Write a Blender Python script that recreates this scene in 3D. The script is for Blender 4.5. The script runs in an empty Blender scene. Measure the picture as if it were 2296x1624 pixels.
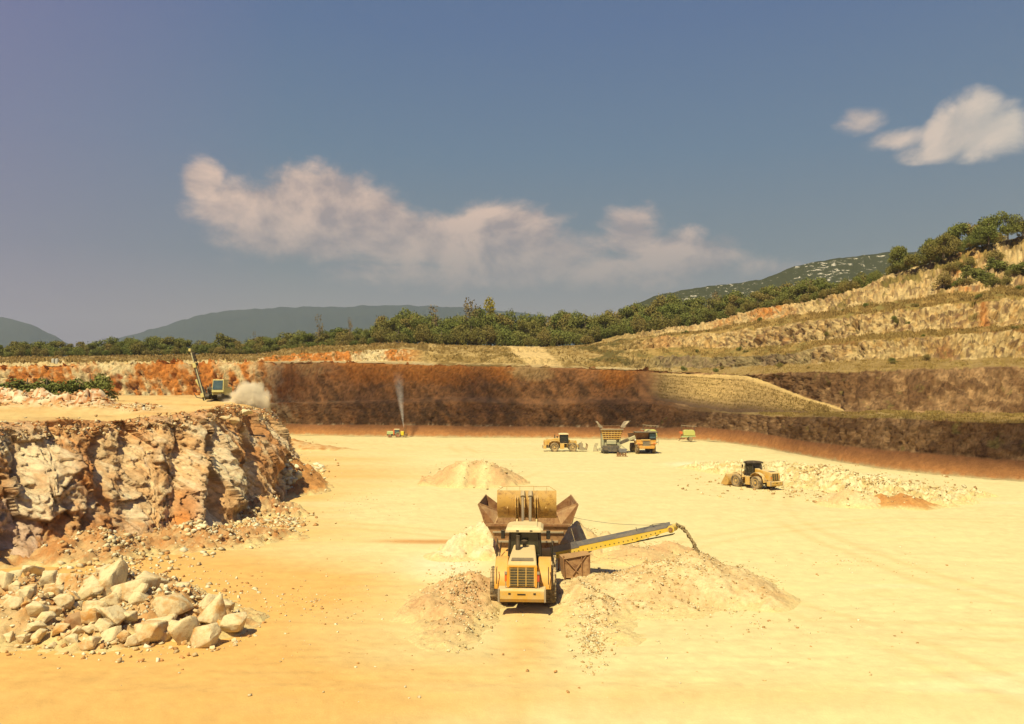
import bpy, math, random
import numpy as np
from mathutils import Vector, Matrix, Euler

random.seed(7)
RNG = np.random.default_rng(11)
SC = bpy.context.scene
COL = SC.collection
R = math.radians

# ---------------------------------------------------------------- camera, sky, sun, exposure
CAM_H = 10.7                       # eye height above the quarry floor, metres
FOC, CX, CY = 1790.0, 1148.0, 812.0
PIT = math.atan(74 / FOC)
cam_data = bpy.data.cameras.new('camera')
cam = bpy.data.objects.new('camera', cam_data)
COL.objects.link(cam)
cam.location = (0, 0, CAM_H)
cam.rotation_euler = (R(90) + PIT, 0, 0)
cam_data.sensor_width = 36
cam_data.lens = 36 * FOC / 2296
cam_data.clip_end = 30000
cam_data.clip_start = 0.3
SC.camera = cam

SUN_DIR = Vector((-0.26, -0.56, 0.84)).normalized()
SUN_EL = math.asin(SUN_DIR.z)
SUN_AZ = math.atan2(SUN_DIR.x, SUN_DIR.y)
sd = bpy.data.lights.new('sun', 'SUN')
sd.energy = 4.9
sd.angle = R(0.53)
sd.color = (1.0, 0.87, 0.52)
sun = bpy.data.objects.new('sun', sd)
COL.objects.link(sun)
sun.rotation_euler = SUN_DIR.to_track_quat('Z', 'Y').to_euler()

SC.view_settings.view_transform = 'Standard'
SC.view_settings.look = 'None'
SC.view_settings.gamma = 1
SC.view_settings.exposure = 0.42
SC.cycles.volume_max_steps = 128
SC.cycles.volume_step_rate = 2.0
SC.cycles.max_bounces = 6
SC.cycles.volume_bounces = 2


class NT:
    """small helper for node trees"""
    def __init__(s, tree):
        s.t = tree
        s.n = tree.nodes
        s.l = tree.links

    def new(s, typ, **kw):
        n = s.n.new(typ)
        for k, v in kw.items():
            setattr(n, k, v)
        return n

    def put(s, sock, v):
        if isinstance(v, bpy.types.NodeSocket):
            s.l.new(v, sock)
        else:
            sock.default_value = v

    def math(s, op, a, b=0.0, c=None, clamp=False):
        n = s.new('ShaderNodeMath', operation=op)
        n.use_clamp = clamp
        s.put(n.inputs[0], a)
        s.put(n.inputs[1], b)
        if c is not None:
            s.put(n.inputs[2], c)
        return n.outputs[0]

    def mix(s, f, a, b, blend='MIX'):
        n = s.new('ShaderNodeMix', data_type='RGBA', blend_type=blend)
        s.put(n.inputs[0], f)
        s.put(n.inputs[6], a if isinstance(a, bpy.types.NodeSocket) else (*a[:3], 1))
        s.put(n.inputs[7], b if isinstance(b, bpy.types.NodeSocket) else (*b[:3], 1))
        return n.outputs[2]

    def ramp(s, f, stops, interp='LINEAR'):
        n = s.new('ShaderNodeValToRGB')
        cr = n.color_ramp
        cr.interpolation = interp
        while len(cr.elements) < len(stops):
            cr.elements.new(0.5)
        for e, (p, c) in zip(cr.elements, stops):
            e.position = p
            e.color = (*c[:3], 1) if isinstance(c, tuple) else (c, c, c, 1)
        s.put(n.inputs[0], f)
        return n.outputs[0]

    def noise(s, vec, scale, detail=4, rough=0.55, dist=0.0):
        n = s.new('ShaderNodeTexNoise')
        n.inputs['Scale'].default_value = scale
        n.inputs['Detail'].default_value = detail
        n.inputs['Roughness'].default_value = rough
        n.inputs['Distortion'].default_value = dist
        if vec is not None:
            s.put(n.inputs['Vector'], vec)
        return n.outputs[0]


world = bpy.data.worlds.new('World')
SC.world = world
world.use_nodes = True
W = NT(world.node_tree)
W.n.clear()
sky = W.new('ShaderNodeTexSky', sky_type='NISHITA')
sky.sun_disc = False
sky.sun_elevation = SUN_EL
sky.sun_rotation = SUN_AZ
sky.air_density = 1.2
sky.dust_density = 2.5
sky.ozone_density = 1.5
geo = W.new('ShaderNodeTexCoord')
dirv = geo.outputs['Generated']
sep = W.new('ShaderNodeSeparateXYZ')
W.put(sep.inputs[0], dirv)
vx, vy, vz = sep.outputs
az = W.math('ARCTAN2', vx, vy)                 # 0 straight ahead, + to the right
el = W.math('ARCSINE', vz)


def px_dir(x, y):
    """azimuth, elevation of the direction through a photograph point"""
    u, v = (x - CX) / FOC, -(y - CY) / FOC
    d = Vector((u, math.cos(PIT) - v * math.sin(PIT), math.sin(PIT) + v * math.cos(PIT))).normalized()
    return math.atan2(d.x, d.y), math.asin(d.z)


# base sky: Nishita brought down to the dull, hazy blue of the day
elf = W.math('DIVIDE', el, R(60), clamp=True)
grad = W.ramp(elf, [(0.0, (0.33, 0.27, 0.24)), (0.09, (0.27, 0.24, 0.225)), (0.16, (0.138, 0.185, 0.215)),
                    (0.28, (0.088, 0.165, 0.26)), (0.42, (0.062, 0.128, 0.27)), (1.0, (0.04, 0.085, 0.20))])
nsk = W.mix(1.0, sky.outputs[0], (0.1, 0.1, 0.1), 'MULTIPLY')
nsk = W.mix(1.0, nsk, (0.30, 0.28, 0.27), 'MULTIPLY')
base = W.mix(0.25, grad, nsk)
# violet lens-filter tint coloured into the left of the sky
lf = W.math('MULTIPLY_ADD', az, -1.8, -0.50, clamp=True)
base = W.mix(W.math('MULTIPLY', lf, 0.75), base, (0.165, 0.125, 0.27))
# clouds as blobs in azimuth / elevation broken up by noise
nv = W.new('ShaderNodeVectorMath', operation='MULTIPLY')
W.put(nv.inputs[0], dirv)
nv.inputs[1].default_value = (1, 1, 1.5)
n1 = W.noise(nv.outputs[0], 7.5, 9, 0.58, 0.35)
n2 = W.noise(nv.outputs[0], 20, 8, 0.66, 0.3)
BL = [(458, 408, 34, 42, 1.0), (520, 455, 70, 46, 0.9), (600, 470, 80, 50, 1.0), (700, 470, 105, 66, 1.15), (790, 500, 110, 58, 1.15),
      (700, 545, 130, 48, 0.8), (900, 535, 120, 52, 1.1), (1010, 545, 130, 55, 0.95), (1130, 530, 125, 56, 1.0),
      (1190, 590, 130, 45, 0.95), (1330, 600, 150, 45, 0.75), (1415, 535, 62, 56, 0.9), (1500, 570, 90, 46, 0.85),
      (1590, 575, 70, 38, 0.8), (1640, 610, 110, 36, 0.55), (950, 610, 330, 42, 0.6), (1250, 560, 160, 45, 0.8), (640, 520, 120, 50, 0.8), (1400, 610, 260, 36, 0.6), (1740, 605, 50, 20, 0.5),
      (1930, 270, 44, 26, 0.56), (2015, 312, 60, 20, 0.50), (2135, 308, 44, 32, 0.8), (2180, 280, 44, 46, 0.95),
      (2120, 338, 80, 20, 0.5), (2240, 290, 50, 40, 0.8)]
mask = None
for (bx, by, rx, ry, a) in BL:
    a0, e0 = px_dir(bx, by)
    sx_, sy_ = FOC / rx / 1.45, FOC / ry / 1.35
    dx = W.math('MULTIPLY', W.math('SUBTRACT', az, a0), sx_)
    dy = W.math('MULTIPLY', W.math('SUBTRACT', el, e0), sy_)
    d2 = W.math('ADD', W.math('MULTIPLY', dx, dx), W.math('MULTIPLY', dy, dy))
    g = W.math('MULTIPLY', W.math('EXPONENT', W.math('MULTIPLY', d2, -1.0)), a)
    mask = g if mask is None else W.math('MAXIMUM', mask, g)
den = W.math('ADD', mask, W.math('MULTIPLY', W.math('SUBTRACT', n1, 0.5), 1.25))
den = W.math('ADD', den, W.math('MULTIPLY', W.math('SUBTRACT', n2, 0.5), 0.62))
den = W.math('MULTIPLY', den, W.math('MULTIPLY', mask, 4.0, clamp=True))
cov = W.new('ShaderNodeMapRange')
cov.interpolation_type = 'SMOOTHSTEP'
W.put(cov.inputs[0], den)
cov.inputs[1].default_value = 0.26
cov.inputs[2].default_value = 0.74
# lit from the upper left: offset noise difference gives the modelling inside the cloud
off = W.new('ShaderNodeVectorMath', operation='ADD')
W.put(off.inputs[0], nv.outputs[0])
off.inputs[1].default_value = (-0.016, 0.0, 0.022)
n3 = W.noise(off.outputs[0], 7.5, 9, 0.58, 0.35)
rel = W.math('MULTIPLY_ADD', W.math('SUBTRACT', n1, n3), 5.0, 0.55, clamp=True)
ccol = W.mix(rel, (0.30, 0.235, 0.225), (0.62, 0.44, 0.34))
rightf = W.math('MULTIPLY_ADD', az, 4.0, -1.3, clamp=True)
ccol = W.mix(W.math('MULTIPLY', rightf, 0.6), ccol, (0.55, 0.52, 0.44))
fade = W.math('MULTIPLY_ADD', W.math('DIVIDE', W.math('SUBTRACT', el, R(8.2)), R(5.0), clamp=True), 0.65, 0.35)
final = W.mix(W.math('MULTIPLY', cov.outputs[0], W.math('MULTIPLY', fade, 0.88)), base, ccol)
bg = W.new('ShaderNodeBackground')
bg.inputs['Strength'].default_value = 1.0
W.put(bg.inputs['Color'], final)
wo = W.new('ShaderNodeOutputWorld')
W.l.new(bg.outputs[0], wo.inputs[0])


# ---------------------------------------------------------------- geometry of the view
CP, SP = math.cos(PIT), math.sin(PIT)


def ray(x, y):
    u = (np.asarray(x, float) - CX) / FOC
    v = -(np.asarray(y, float) - CY) / FOC
    return u, CP - v * SP, SP + v * CP


def G(x, y, z=0.0):
    """point at height z seen at (x, y)"""
    u, f, w = ray(x, y)
    t = (z - CAM_H) / w
    return np.stack([u * t, f * t, np.broadcast_to(z, np.shape(t)) + 0 * t], -1)


def S(x, y, D):
    """point at distance D (world Y) seen at (x, y)"""
    u, f, w = ray(x, y)
    t = D / f
    return np.stack([u * t, f * t, CAM_H + w * t], -1)


def tag(o, label=None, cat=None, group=None, kind=None):
    for k, v in (('label', label), ('category', cat), ('group', group), ('kind', kind)):
        if v:
            o[k] = v
    return o


def lerp_pts(pts, x):
    p = np.array(pts, float)
    return np.interp(x, p[:, 0], p[:, 1])


# ---------------------------------------------------------------- numpy noise
def _h(ix, iy, iz, seed):
    n = (ix.astype(np.int64) * 374761393 + iy.astype(np.int64) * 668265263 + iz.astype(np.int64) * 2147483647 + seed * 974634777) & 0xffffffff
    n = ((n ^ (n >> 13)) * 1274126177) & 0xffffffff
    n = ((n ^ (n >> 16)) * 2246822519) & 0xffffffff
    return ((n ^ (n >> 15)) & 0xffffff) / float(0xffffff)


def vnoise(p, seed=0):
    f = np.floor(p)
    t = p - f
    t = t * t * t * (t * (t * 6 - 15) + 10)
    i = f.astype(np.int64)
    r = 0
    for a in (0, 1):
        for b in (0, 1):
            for c in (0, 1):
                w = (t[..., 0] if a else 1 - t[..., 0]) * (t[..., 1] if b else 1 - t[..., 1]) * (t[..., 2] if c else 1 - t[..., 2])
                r = r + w * _h(i[..., 0] + a, i[..., 1] + b, i[..., 2] + c, seed)
    return r * 2 - 1


def fbm(p, scale=1.0, octv=4, seed=0, rough=0.5, ridged=False):
    p = p * scale
    a, s, tot = 1.0, 0, 0
    for k in range(octv):
        n = vnoise(p + 17.3 * k, seed + k)
        if ridged:
            n = 1 - 2 * np.abs(n)
        s = s + a * n
        tot += a
        a *= rough
        p = p * 2.03
    return s / tot


def cells(p, scale, seed=0, tilt=0.6):
    """blocky rock relief: every cell is a tilted facet; returns height, cell random, edge distance"""
    q = p * scale
    f = np.floor(q).astype(np.int64)
    best = np.full(q.shape[:-1], 1e9)
    second = best.copy()
    val = np.zeros_like(best)
    rnd = np.zeros_like(best)
    for a in (-1, 0, 1):
        for b in (-1, 0, 1):
            for c in (-1, 0, 1):
                ix, iy, iz = f[..., 0] + a, f[..., 1] + b, f[..., 2] + c
                cx = ix + _h(ix, iy, iz, seed)
                cy = iy + _h(ix, iy, iz, seed + 1)
                cz = iz + _h(ix, iy, iz, seed + 2)
                dx, dy, dz = q[..., 0] - cx, q[..., 1] - cy, q[..., 2] - cz
                d = dx * dx + dy * dy + dz * dz
                h = _h(ix, iy, iz, seed + 3)
                v = h * 2 - 1 + tilt * 2 * ((_h(ix, iy, iz, seed + 4) - .5) * dx + (_h(ix, iy, iz, seed + 5) - .5) * dy + (_h(ix, iy, iz, seed + 6) - .5) * dz)
                m = d < best
                second = np.where(m, best, np.minimum(second, d))
                val = np.where(m, v, val)
                rnd = np.where(m, h, rnd)
                best = np.where(m, d, best)
    return val, rnd, np.sqrt(second) - np.sqrt(best)


def sstep(a, b, x):
    t = np.clip((x - a) / (b - a), 0, 1)
    return t * t * (3 - 2 * t)


def mixc(a, b, f):
    f = np.asarray(f)[..., None]
    return np.asarray(a) * (1 - f) + np.asarray(b) * f


# ---------------------------------------------------------------- meshes
def mesh_obj(name, verts, faces, mat, parent=None, col=None, smooth=False):
    verts = np.ascontiguousarray(verts, np.float32).reshape(-1, 3)
    me = bpy.data.meshes.new(name)
    if isinstance(faces, np.ndarray):
        k = faces.shape[1]
        me.vertices.add(len(verts))
        me.vertices.foreach_set('co', verts.ravel())
        me.loops.add(faces.size)
        me.loops.foreach_set('vertex_index', np.ascontiguousarray(faces, np.int32).ravel())
        me.polygons.add(len(faces))
        me.polygons.foreach_set('loop_start', np.arange(0, faces.size, k, dtype=np.int32))
        me.polygons.foreach_set('loop_total', np.full(len(faces), k, np.int32))
        me.update(calc_edges=True)
    else:
        me.from_pydata([tuple(v) for v in verts.tolist()], [], faces)
        me.update()
    if smooth:
        me.polygons.foreach_set('use_smooth', np.ones(len(me.polygons), bool))
    if col is not None:
        at = me.color_attributes.new('Col', 'FLOAT_COLOR', 'POINT')
        c = np.ones((len(verts), 4), np.float32)
        c[:, :3] = np.asarray(col).reshape(-1, 3)
        at.data.foreach_set('color', c.ravel())
    if mat:
        me.materials.append(mat)
    o = bpy.data.objects.new(name, me)
    COL.objects.link(o)
    if parent:
        o.parent = parent
    return o


def grid_faces(nr, nc):
    i = np.arange(nr * nc).reshape(nr, nc)
    return np.stack([i[:-1, :-1], i[:-1, 1:], i[1:, 1:], i[1:, :-1]], -1).reshape(-1, 4)


def new_mat(name):
    m = bpy.data.materials.new(name)
    m.use_nodes = True
    t = NT(m.node_tree)
    b = t.n.get('Principled BSDF')
    return m, t, b


def earth_mat(name, scale=1.0, bump=0.35, grain=0.25, dist=0.08):
    """albedo carried by the mesh (soil and rock kinds), broken up by fine procedural grain"""
    m, t, b = new_mat(name)
    at = t.new('ShaderNodeAttribute', attribute_name='Col')
    g = t.new('ShaderNodeNewGeometry')
    a = t.noise(g.outputs['Position'], 3.0 * scale, 6, 0.7)
    c = t.noise(g.outputs['Position'], 17.0 * scale, 4, 0.7)
    f = t.math('MULTIPLY_ADD', t.math('SUBTRACT', t.math('ADD', a, c), 1.0), grain * 2.2, 1.0)
    vm = t.new('ShaderNodeVectorMath', operation='SCALE')
    t.put(vm.inputs[0], at.outputs['Color'])
    t.put(vm.inputs['Scale'], f)
    t.put(b.inputs['Base Color'], vm.outputs[0])
    b.inputs['Roughness'].default_value = 0.95
    b.inputs['Specular IOR Level'].default_value = 0.15
    bp = t.new('ShaderNodeBump')
    bp.inputs['Strength'].default_value = bump
    bp.inputs['Distance'].default_value = dist
    t.put(bp.inputs['Height'], t.math('ADD', a, t.math('MULTIPLY', c, 0.5)))
    t.put(b.inputs['Normal'], bp.outputs[0])
    return m


M_EARTH = earth_mat('earth', 1.0, 0.5, 0.22, 0.12)
M_FLOOR = earth_mat('quarry_dust', 0.8, 0.45, 0.10, 0.06)
M_ROCK = earth_mat('rock', 1.1, 1.0, 0.36, 0.2)
M_FAR = earth_mat('far_earth', 0.35, 0.9, 0.42, 0.5)
# ---------------------------------------------------------------- far wall, terraces and ramp road (one terrain sheet)
PALE = np.array((0.60, 0.51, 0.27))
SAND = np.array((0.56, 0.40, 0.17))
ORNG = np.array((0.52, 0.20, 0.045))
CREAM = np.array((0.66, 0.54, 0.32))
BROWN = np.array((0.21, 0.10, 0.04))
DKBR = np.array((0.105, 0.055, 0.027))
UMBER = np.array((0.17, 0.105, 0.058))
GREYR = np.array((0.27, 0.19, 0.115))
OLIVE = np.array((0.14, 0.11, 0.035))
GRASS = np.array((0.33, 0.215, 0.07))
WHITE = np.array((0.66, 0.58, 0.42))

X0, X1 = -260, 2560
xs = np.arange(X0, X1, 3.1)
LA = [(-260, 975), (620, 975), (860, 980), (1200, 983), (1500, 986), (1600, 990), (1700, 1003), (1800, 1022), (1900, 1040), (2000, 1055), (2100, 1066), (2200, 1074), (2560, 1098)]
LB = [(-260, 950), (620, 950), (1200, 955), (1450, 958), (1600, 958), (1700, 968), (1800, 985), (1900, 1000), (2000, 1010), (2200, 1025), (2560, 1040)]
LC = [(-260, 905), (600, 905), (800, 903), (1000, 900), (1100, 903), (1230, 906), (1330, 903), (1450, 905), (1500, 910), (1560, 920), (1640, 928), (1700, 932), (1900, 937), (2000, 937), (2200, 945), (2560, 950)]
LD = [(-260, 903), (600, 903), (900, 895), (1000, 888), (1230, 893), (1330, 890), (1450, 893), (1520, 904), (1640, 924), (1700, 926), (1800, 927), (1900, 924), (2000, 922), (2200, 928), (2560, 930)]
LE = [(-260, 820), (100, 822), (300, 815), (560, 815), (700, 813), (860, 815), (1000, 820), (1100, 822), (1230, 824), (1300, 826), (1450, 833), (1600, 838), (1665, 842), (1720, 838), (1800, 834), (1900, 831), (2000, 828), (2200, 824), (2560, 816)]
LR = [(-260, 0), (1665, 0)]
LF = [(-260, 817), (560, 812), (640, 810), (860, 809), (1000, 812), (1230, 818), (1450, 826), (1600, 826), (1800, 816), (1850, 812), (2000, 806), (2200, 802), (2560, 794)]
LG = [(-260, 813), (500, 809), (560, 806), (620, 799), (700, 792), (800, 787), (860, 784), (930, 783), (1000, 795), (1100, 800), (1230, 805), (1320, 805), (1450, 805), (1500, 800), (1600, 800), (1700, 797), (1790, 790), (1850, 775), (1950, 763), (2100, 756), (2200, 746), (2560, 725)]
LH = [(-260, 810), (560, 801), (700, 786), (860, 778), (1000, 785), (1100, 790), (1320, 790), (1450, 782), (1500, 780), (1600, 781), (1700, 780), (1800, 768), (1900, 756), (2000, 746), (2100, 740), (2200, 736), (2560, 715)]
LI = [(-260, 807), (560, 797), (700, 780), (860, 773), (950, 772), (1000, 779), (1100, 782), (1230, 781), (1310, 778), (1400, 768), (1450, 759), (1500, 753), (1600, 747), (1700, 736), (1800, 722), (1900, 708), (2000, 696), (2100, 686), (2200, 676), (2560, 640)]
LJ = [(-260, 806), (560, 796), (860, 772), (1230, 780), (1310, 777), (1400, 763), (1500, 750), (1600, 738), (1700, 720), (1750, 712), (1800, 704), (1900, 690), (2000, 676), (2100, 662), (2200, 652), (2560, 600)]
LK = [(-260, 805), (560, 795), (860, 771), (1230, 779), (1320, 772), (1400, 756), (1500, 737), (1600, 722), (1660, 706), (1700, 691), (1750, 688), (1850, 670), (1900, 657), (1950, 636), (2000, 612), (2050, 598), (2100, 585), (2170, 560), (2300, 530), (2560, 450)]

yA = lerp_pts(LA, xs)
dA = G(xs, yA)[:, 1]
dA = np.where(xs < 620, np.interp(xs, [-260, 620], [226, 215]), dA)
yD_, yE_ = lerp_pts(LD, xs), lerp_pts(LE, xs)
yR = np.where(xs < 1665, yE_ + 1.4, np.where(xs > 1893, yD_ - 1.2, np.interp(xs, [1665, 1700, 1750, 1800, 1850, 1893], [843.4, 853, 873, 893, 909, 922.5])))
yR2 = np.where(xs < 1665, yE_ + 0.7, np.where(xs > 1893, yD_ - 1.8, yR - 4.5))
dA = np.convolve(np.pad(dA, 12, mode='edge'), np.ones(25) / 25, mode='valid')
oD = np.interp(xs, [1450, 1600, 1700, 1900, 2200, 2560], [9, 12, 14, 18, 24, 30])
oE = np.interp(xs, [1400, 1500, 1600, 1665, 1750, 1900, 2200, 2560], [13, 22, 27, 27, 26, 26, 31, 37])
oR = np.where(xs < 1665, oE - 0.4, np.where(xs > 1893, oD + 0.3, np.interp(xs, [1665, 1750, 1893], [26.6, 23.5, 18.2])))
oR2 = np.where(xs < 1665, oE - 0.2, np.where(xs > 1893, oD + 0.6, oR + 2.2))
oF = oE + np.interp(xs, [1300, 1450, 1600], [5, 10, 14])
oG = oF + np.interp(xs, [600, 1000, 1400, 1600], [3, 4, 6, 3.5])
oH = oG + np.interp(xs, [900, 1500], [6, 12])
oI = oH + np.interp(xs, [900, 1500], [8, 4])
oJ = oI + 10
oK = oJ + np.interp(xs, [1500, 1900, 2200], [12, 14, 20])
rows_def = [(yA, 0 * xs), (lerp_pts(LB, xs), 5 + 0 * xs), (lerp_pts(LC, xs), 6.8 + 0 * xs), (yD_, oD), (yR, oR), (yR2, oR2), (yE_, oE),
            (lerp_pts(LF, xs), oF), (lerp_pts(LG, xs), oG), (lerp_pts(LH, xs), oH), (lerp_pts(LI, xs), oI), (lerp_pts(LJ, xs), oJ), (lerp_pts(LK, xs), oK)]
# wobble of the lines so that rims are not ruled
P3 = []
for k, (yy, oo) in enumerate(rows_def):
    wob = fbm(np.stack([xs / 60, 0 * xs + k * 3.1, 0 * xs], -1), 1, 4, 50 + k, 0.55) * np.where(k in (0, 4, 5), 0.4, np.interp(xs, [1350, 1600], [1.6, 3.6]))
    wobd = fbm(np.stack([xs / 90, 0 * xs + k * 3.1, 0 * xs], -1), 1, 4, 80 + k, 0.55) * (0.3 if k in (0, 4, 5) else 1.2)
    P3.append(S(xs, yy + wob, dA + oo + wobd))
seg_rows = [8, 22, 5, 22, 3, 30, 8, 14, 8, 16, 10, 22]
seg_kind = ['talus', 'wall1', 'ledge', 'mid', 'road', 'wall2', 'terrace', 'wall3', 'bench3', 'wall4', 'bench4', 'wall5']
V, KND, TT = [], [], []
for k, n in enumerate(seg_rows):
    for j in range(n):
        t = j / n
        V.append(P3[k] * (1 - t) + P3[k + 1] * t)
        KND.append(k)
        TT.append(t)
V.append(P3[-1]); KND.append(11); TT.append(1.0)
TOPROW = len(V) - 1
last = P3[-1]
for dd, dz in ((12, 0.6), (40, -1.0), (160, -14.0), (900, -40), (7000, -60)):
    q = last.copy()
    s_ = (last[:, 1] + dd) / last[:, 1]
    q[:, 0] *= s_
    q[:, 1] += dd
    q[:, 2] = np.maximum(q[:, 2] + dz, 8) if dd < 200 else 8 + 0 * q[:, 2]
    V.append(q); KND.append(12); TT.append(0)
V = np.array(V)
KND = np.array(KND)[:, None] + np.zeros(len(xs), int)[None]
TT = np.array(TT)[:, None] + np.zeros(len(xs))[None]
XP = np.broadcast_to(xs[None], TT.shape)
P = V.copy()
# surface normal of the undisplaced sheet
du = np.gradient(P, axis=1)
dv = np.gradient(P, axis=0)
N = np.cross(du, dv)
N /= np.linalg.norm(N, axis=-1, keepdims=True) + 1e-9
wallk = np.isin(KND, (1, 5, 7, 9, 11)) | ((KND == 3) & (XP < 1430))
amp = np.where(wallk, 1.0, 0.18)
amp = np.where((KND == 11) & (XP < 1350), 0.25, amp)
amp = np.where((KND >= 7) & (KND <= 10) & (XP < 560), 0.3, amp)
amp = np.where(KND == 12, 0.0, amp)
amp = np.where(KND == 0, 0.22, amp)
edge = np.sin(np.pi * np.clip(TT, 0, 1)) ** 0.5 * 0.8 + 0.2
Q = P * np.array((1, 1, 1))
diag = P.copy()
diag[..., 0] += 0.6 * P[..., 2]           # slanting bedding
big = fbm(diag * np.array((1, 1, 0.45)), 0.11, 4, 3, 0.55)
vert = fbm(diag * np.array((1, 1, 0.22)), 0.42, 4, 5, 0.6, ridged=True)
cv, cr, ce = cells(P * np.array((1, 1, 0.8)), 0.55, 21)
cv2, cr2, ce2 = cells(P, 1.3, 31)
soft = np.where(XP < 1430, 1.0, 0.9)
disp = amp * edge * (0.9 * big + 0.55 * vert + soft * (0.42 * cv + 0.22 * cv2))
wr = np.isin(KND, (7, 9, 11)) & (XP > 1400)
cv3, cr3, ce3 = cells(P * np.array((1, 1, 0.7)), 2.4, 41)
disp += np.where(wr, 0.35 * cv + 0.40 * cv2 + 0.25 * cv3, 0.10 * cv3 * amp) * edge
disp += np.where((XP < 590) & (KND <= 6) & (KND > 0), 0.5 * cv2 + 0.35 * cv + 0.3 * cv3, 0) * edge
P = P + N * disp[..., None] * np.where(N[..., 1:2] > 0, -1, 1)
# --- albedo
n_lo = fbm(V, 0.035, 4, 101, 0.55)
n_md = fbm(V, 0.16, 4, 111, 0.6)
n_hi = fbm(V, 0.9, 3, 121, 0.7)
n_vh = fbm(V * np.array((1, 1, 1.6)), 2.6, 3, 127, 0.7)
n_st = fbm(diag * np.array((1, 1, 0.15)), 0.5, 4, 131, 0.65)
C = np.zeros(P.shape)
f = sstep(-0.5, 0.6, n_md + n_hi * 0.7)
C[:] = mixc(SAND, GRASS, f)
# talus
k0 = KND == 0
tal = mixc(np.array((0.42, 0.19, 0.065)), np.array((0.25, 0.11, 0.045)), sstep(0.2, 1.0, TT + 0.3 * n_md))
tal = mixc(tal, PALE * 0.85, sstep(0.18, 0.0, TT + 0.08 * n_hi))
C = np.where(k0[..., None], tal, C)
# main dark wall x < 1450, brown with orange patches near the top
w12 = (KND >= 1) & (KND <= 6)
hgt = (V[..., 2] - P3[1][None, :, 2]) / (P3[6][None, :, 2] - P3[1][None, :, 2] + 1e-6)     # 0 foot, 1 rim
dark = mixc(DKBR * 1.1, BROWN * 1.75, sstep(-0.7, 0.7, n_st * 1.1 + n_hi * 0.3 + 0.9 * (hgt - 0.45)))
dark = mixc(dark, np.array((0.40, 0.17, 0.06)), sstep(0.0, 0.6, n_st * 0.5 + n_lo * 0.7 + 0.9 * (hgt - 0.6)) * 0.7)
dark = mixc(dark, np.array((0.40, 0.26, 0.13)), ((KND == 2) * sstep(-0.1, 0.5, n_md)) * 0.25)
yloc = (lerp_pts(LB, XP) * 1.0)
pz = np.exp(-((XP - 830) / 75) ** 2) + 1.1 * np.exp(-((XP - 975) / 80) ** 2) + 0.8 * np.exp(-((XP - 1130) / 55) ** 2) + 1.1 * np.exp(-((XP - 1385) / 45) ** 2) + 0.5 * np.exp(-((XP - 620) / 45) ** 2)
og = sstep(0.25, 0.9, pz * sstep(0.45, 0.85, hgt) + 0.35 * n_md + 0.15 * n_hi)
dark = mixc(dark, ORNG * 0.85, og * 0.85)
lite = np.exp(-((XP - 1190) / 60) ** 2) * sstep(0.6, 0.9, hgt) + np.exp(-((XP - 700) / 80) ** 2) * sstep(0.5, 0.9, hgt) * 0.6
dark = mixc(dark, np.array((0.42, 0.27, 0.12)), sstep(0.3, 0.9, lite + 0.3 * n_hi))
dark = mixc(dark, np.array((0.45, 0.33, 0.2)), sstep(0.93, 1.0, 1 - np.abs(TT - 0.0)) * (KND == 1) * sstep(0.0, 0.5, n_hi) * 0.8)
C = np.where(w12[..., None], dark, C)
# left far cliff: orange and cream in full sun
lf_ = 1 - sstep(530, 720, XP + 70 * n_md + 35 * n_hi)
oc = mixc(ORNG, CREAM * 0.95, sstep(-0.15, 0.45, n_st * 0.9 + n_md * 0.8 + n_hi * 0.2 + 0.25 * np.exp(-((XP - 250) / 90) ** 2)))
oc = mixc(oc, np.array((0.36, 0.11, 0.03)), sstep(0.25, 0.7, fbm(V, 0.3, 3, 141) + 0.25 * np.exp(-((XP - 110) / 40) ** 2)))
C = np.where((w12)[..., None], mixc(C, oc, lf_), C)
# right: lower grey-brown wall
rf = sstep(1455, 1560, XP + 25 * n_md)
gr = mixc(np.array((0.18, 0.095, 0.042)), np.array((0.38, 0.235, 0.115)), sstep(-0.4, 0.5, n_md + n_hi * 0.8))
gr = mixc(gr, DKBR * 1.2, sstep(0.1, 0.7, cr - 0.3 + n_hi * 0.3) * 0.7)
C = np.where((w12)[..., None], mixc(C, gr, rf), C)
# ledge and right-hand grass bench
lg = mixc(GRASS * 0.95, SAND * 0.8, sstep(-0.2, 0.5, n_md))
C = np.where(((KND == 2) & (XP > 1500))[..., None], mixc(C, lg, sstep(1500, 1700, XP)), C)
# planted rows on the green slope (between the ledge and the road)
gs = sstep(1440, 1500, XP + 12 * n_hi) * (1 - sstep(1893, 1894, XP))
rowsn = np.sin(TT * 46 + 2.2 * n_md + XP / 130)
slope = mixc(np.array((0.50, 0.34, 0.14)), np.array((0.24, 0.17, 0.06)), sstep(-0.4, 1.0, 0.55 * rowsn + 0.7 * n_hi + 0.6 * n_md) * 0.75)
slope = mixc(slope, UMBER, sstep(0.35, 0.0, TT))
slope = mixc(slope, SAND, sstep(0.88, 0.97, TT + 0.02 * n_hi) * 0.9)
C = np.where((KND == 3)[..., None], mixc(C, slope, gs), C)
# ramp road
rd = (KND == 4) & (XP > 1600) & (XP < 1893)
C = np.where(rd[..., None], SAND * 1.02, C)
rd2 = (KND == 3) & (XP > 1640) & (XP < 1893) & (TT > 0.93)
C = np.where(rd2[..., None], SAND * 0.95, C)
junction = np.exp(-((XP - 1680) / 28) ** 2) * (KND == 5) * sstep(0.4, 0.0, TT)
C = mixc(C, SAND, np.clip(junction * 1.5, 0, 1))
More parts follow.
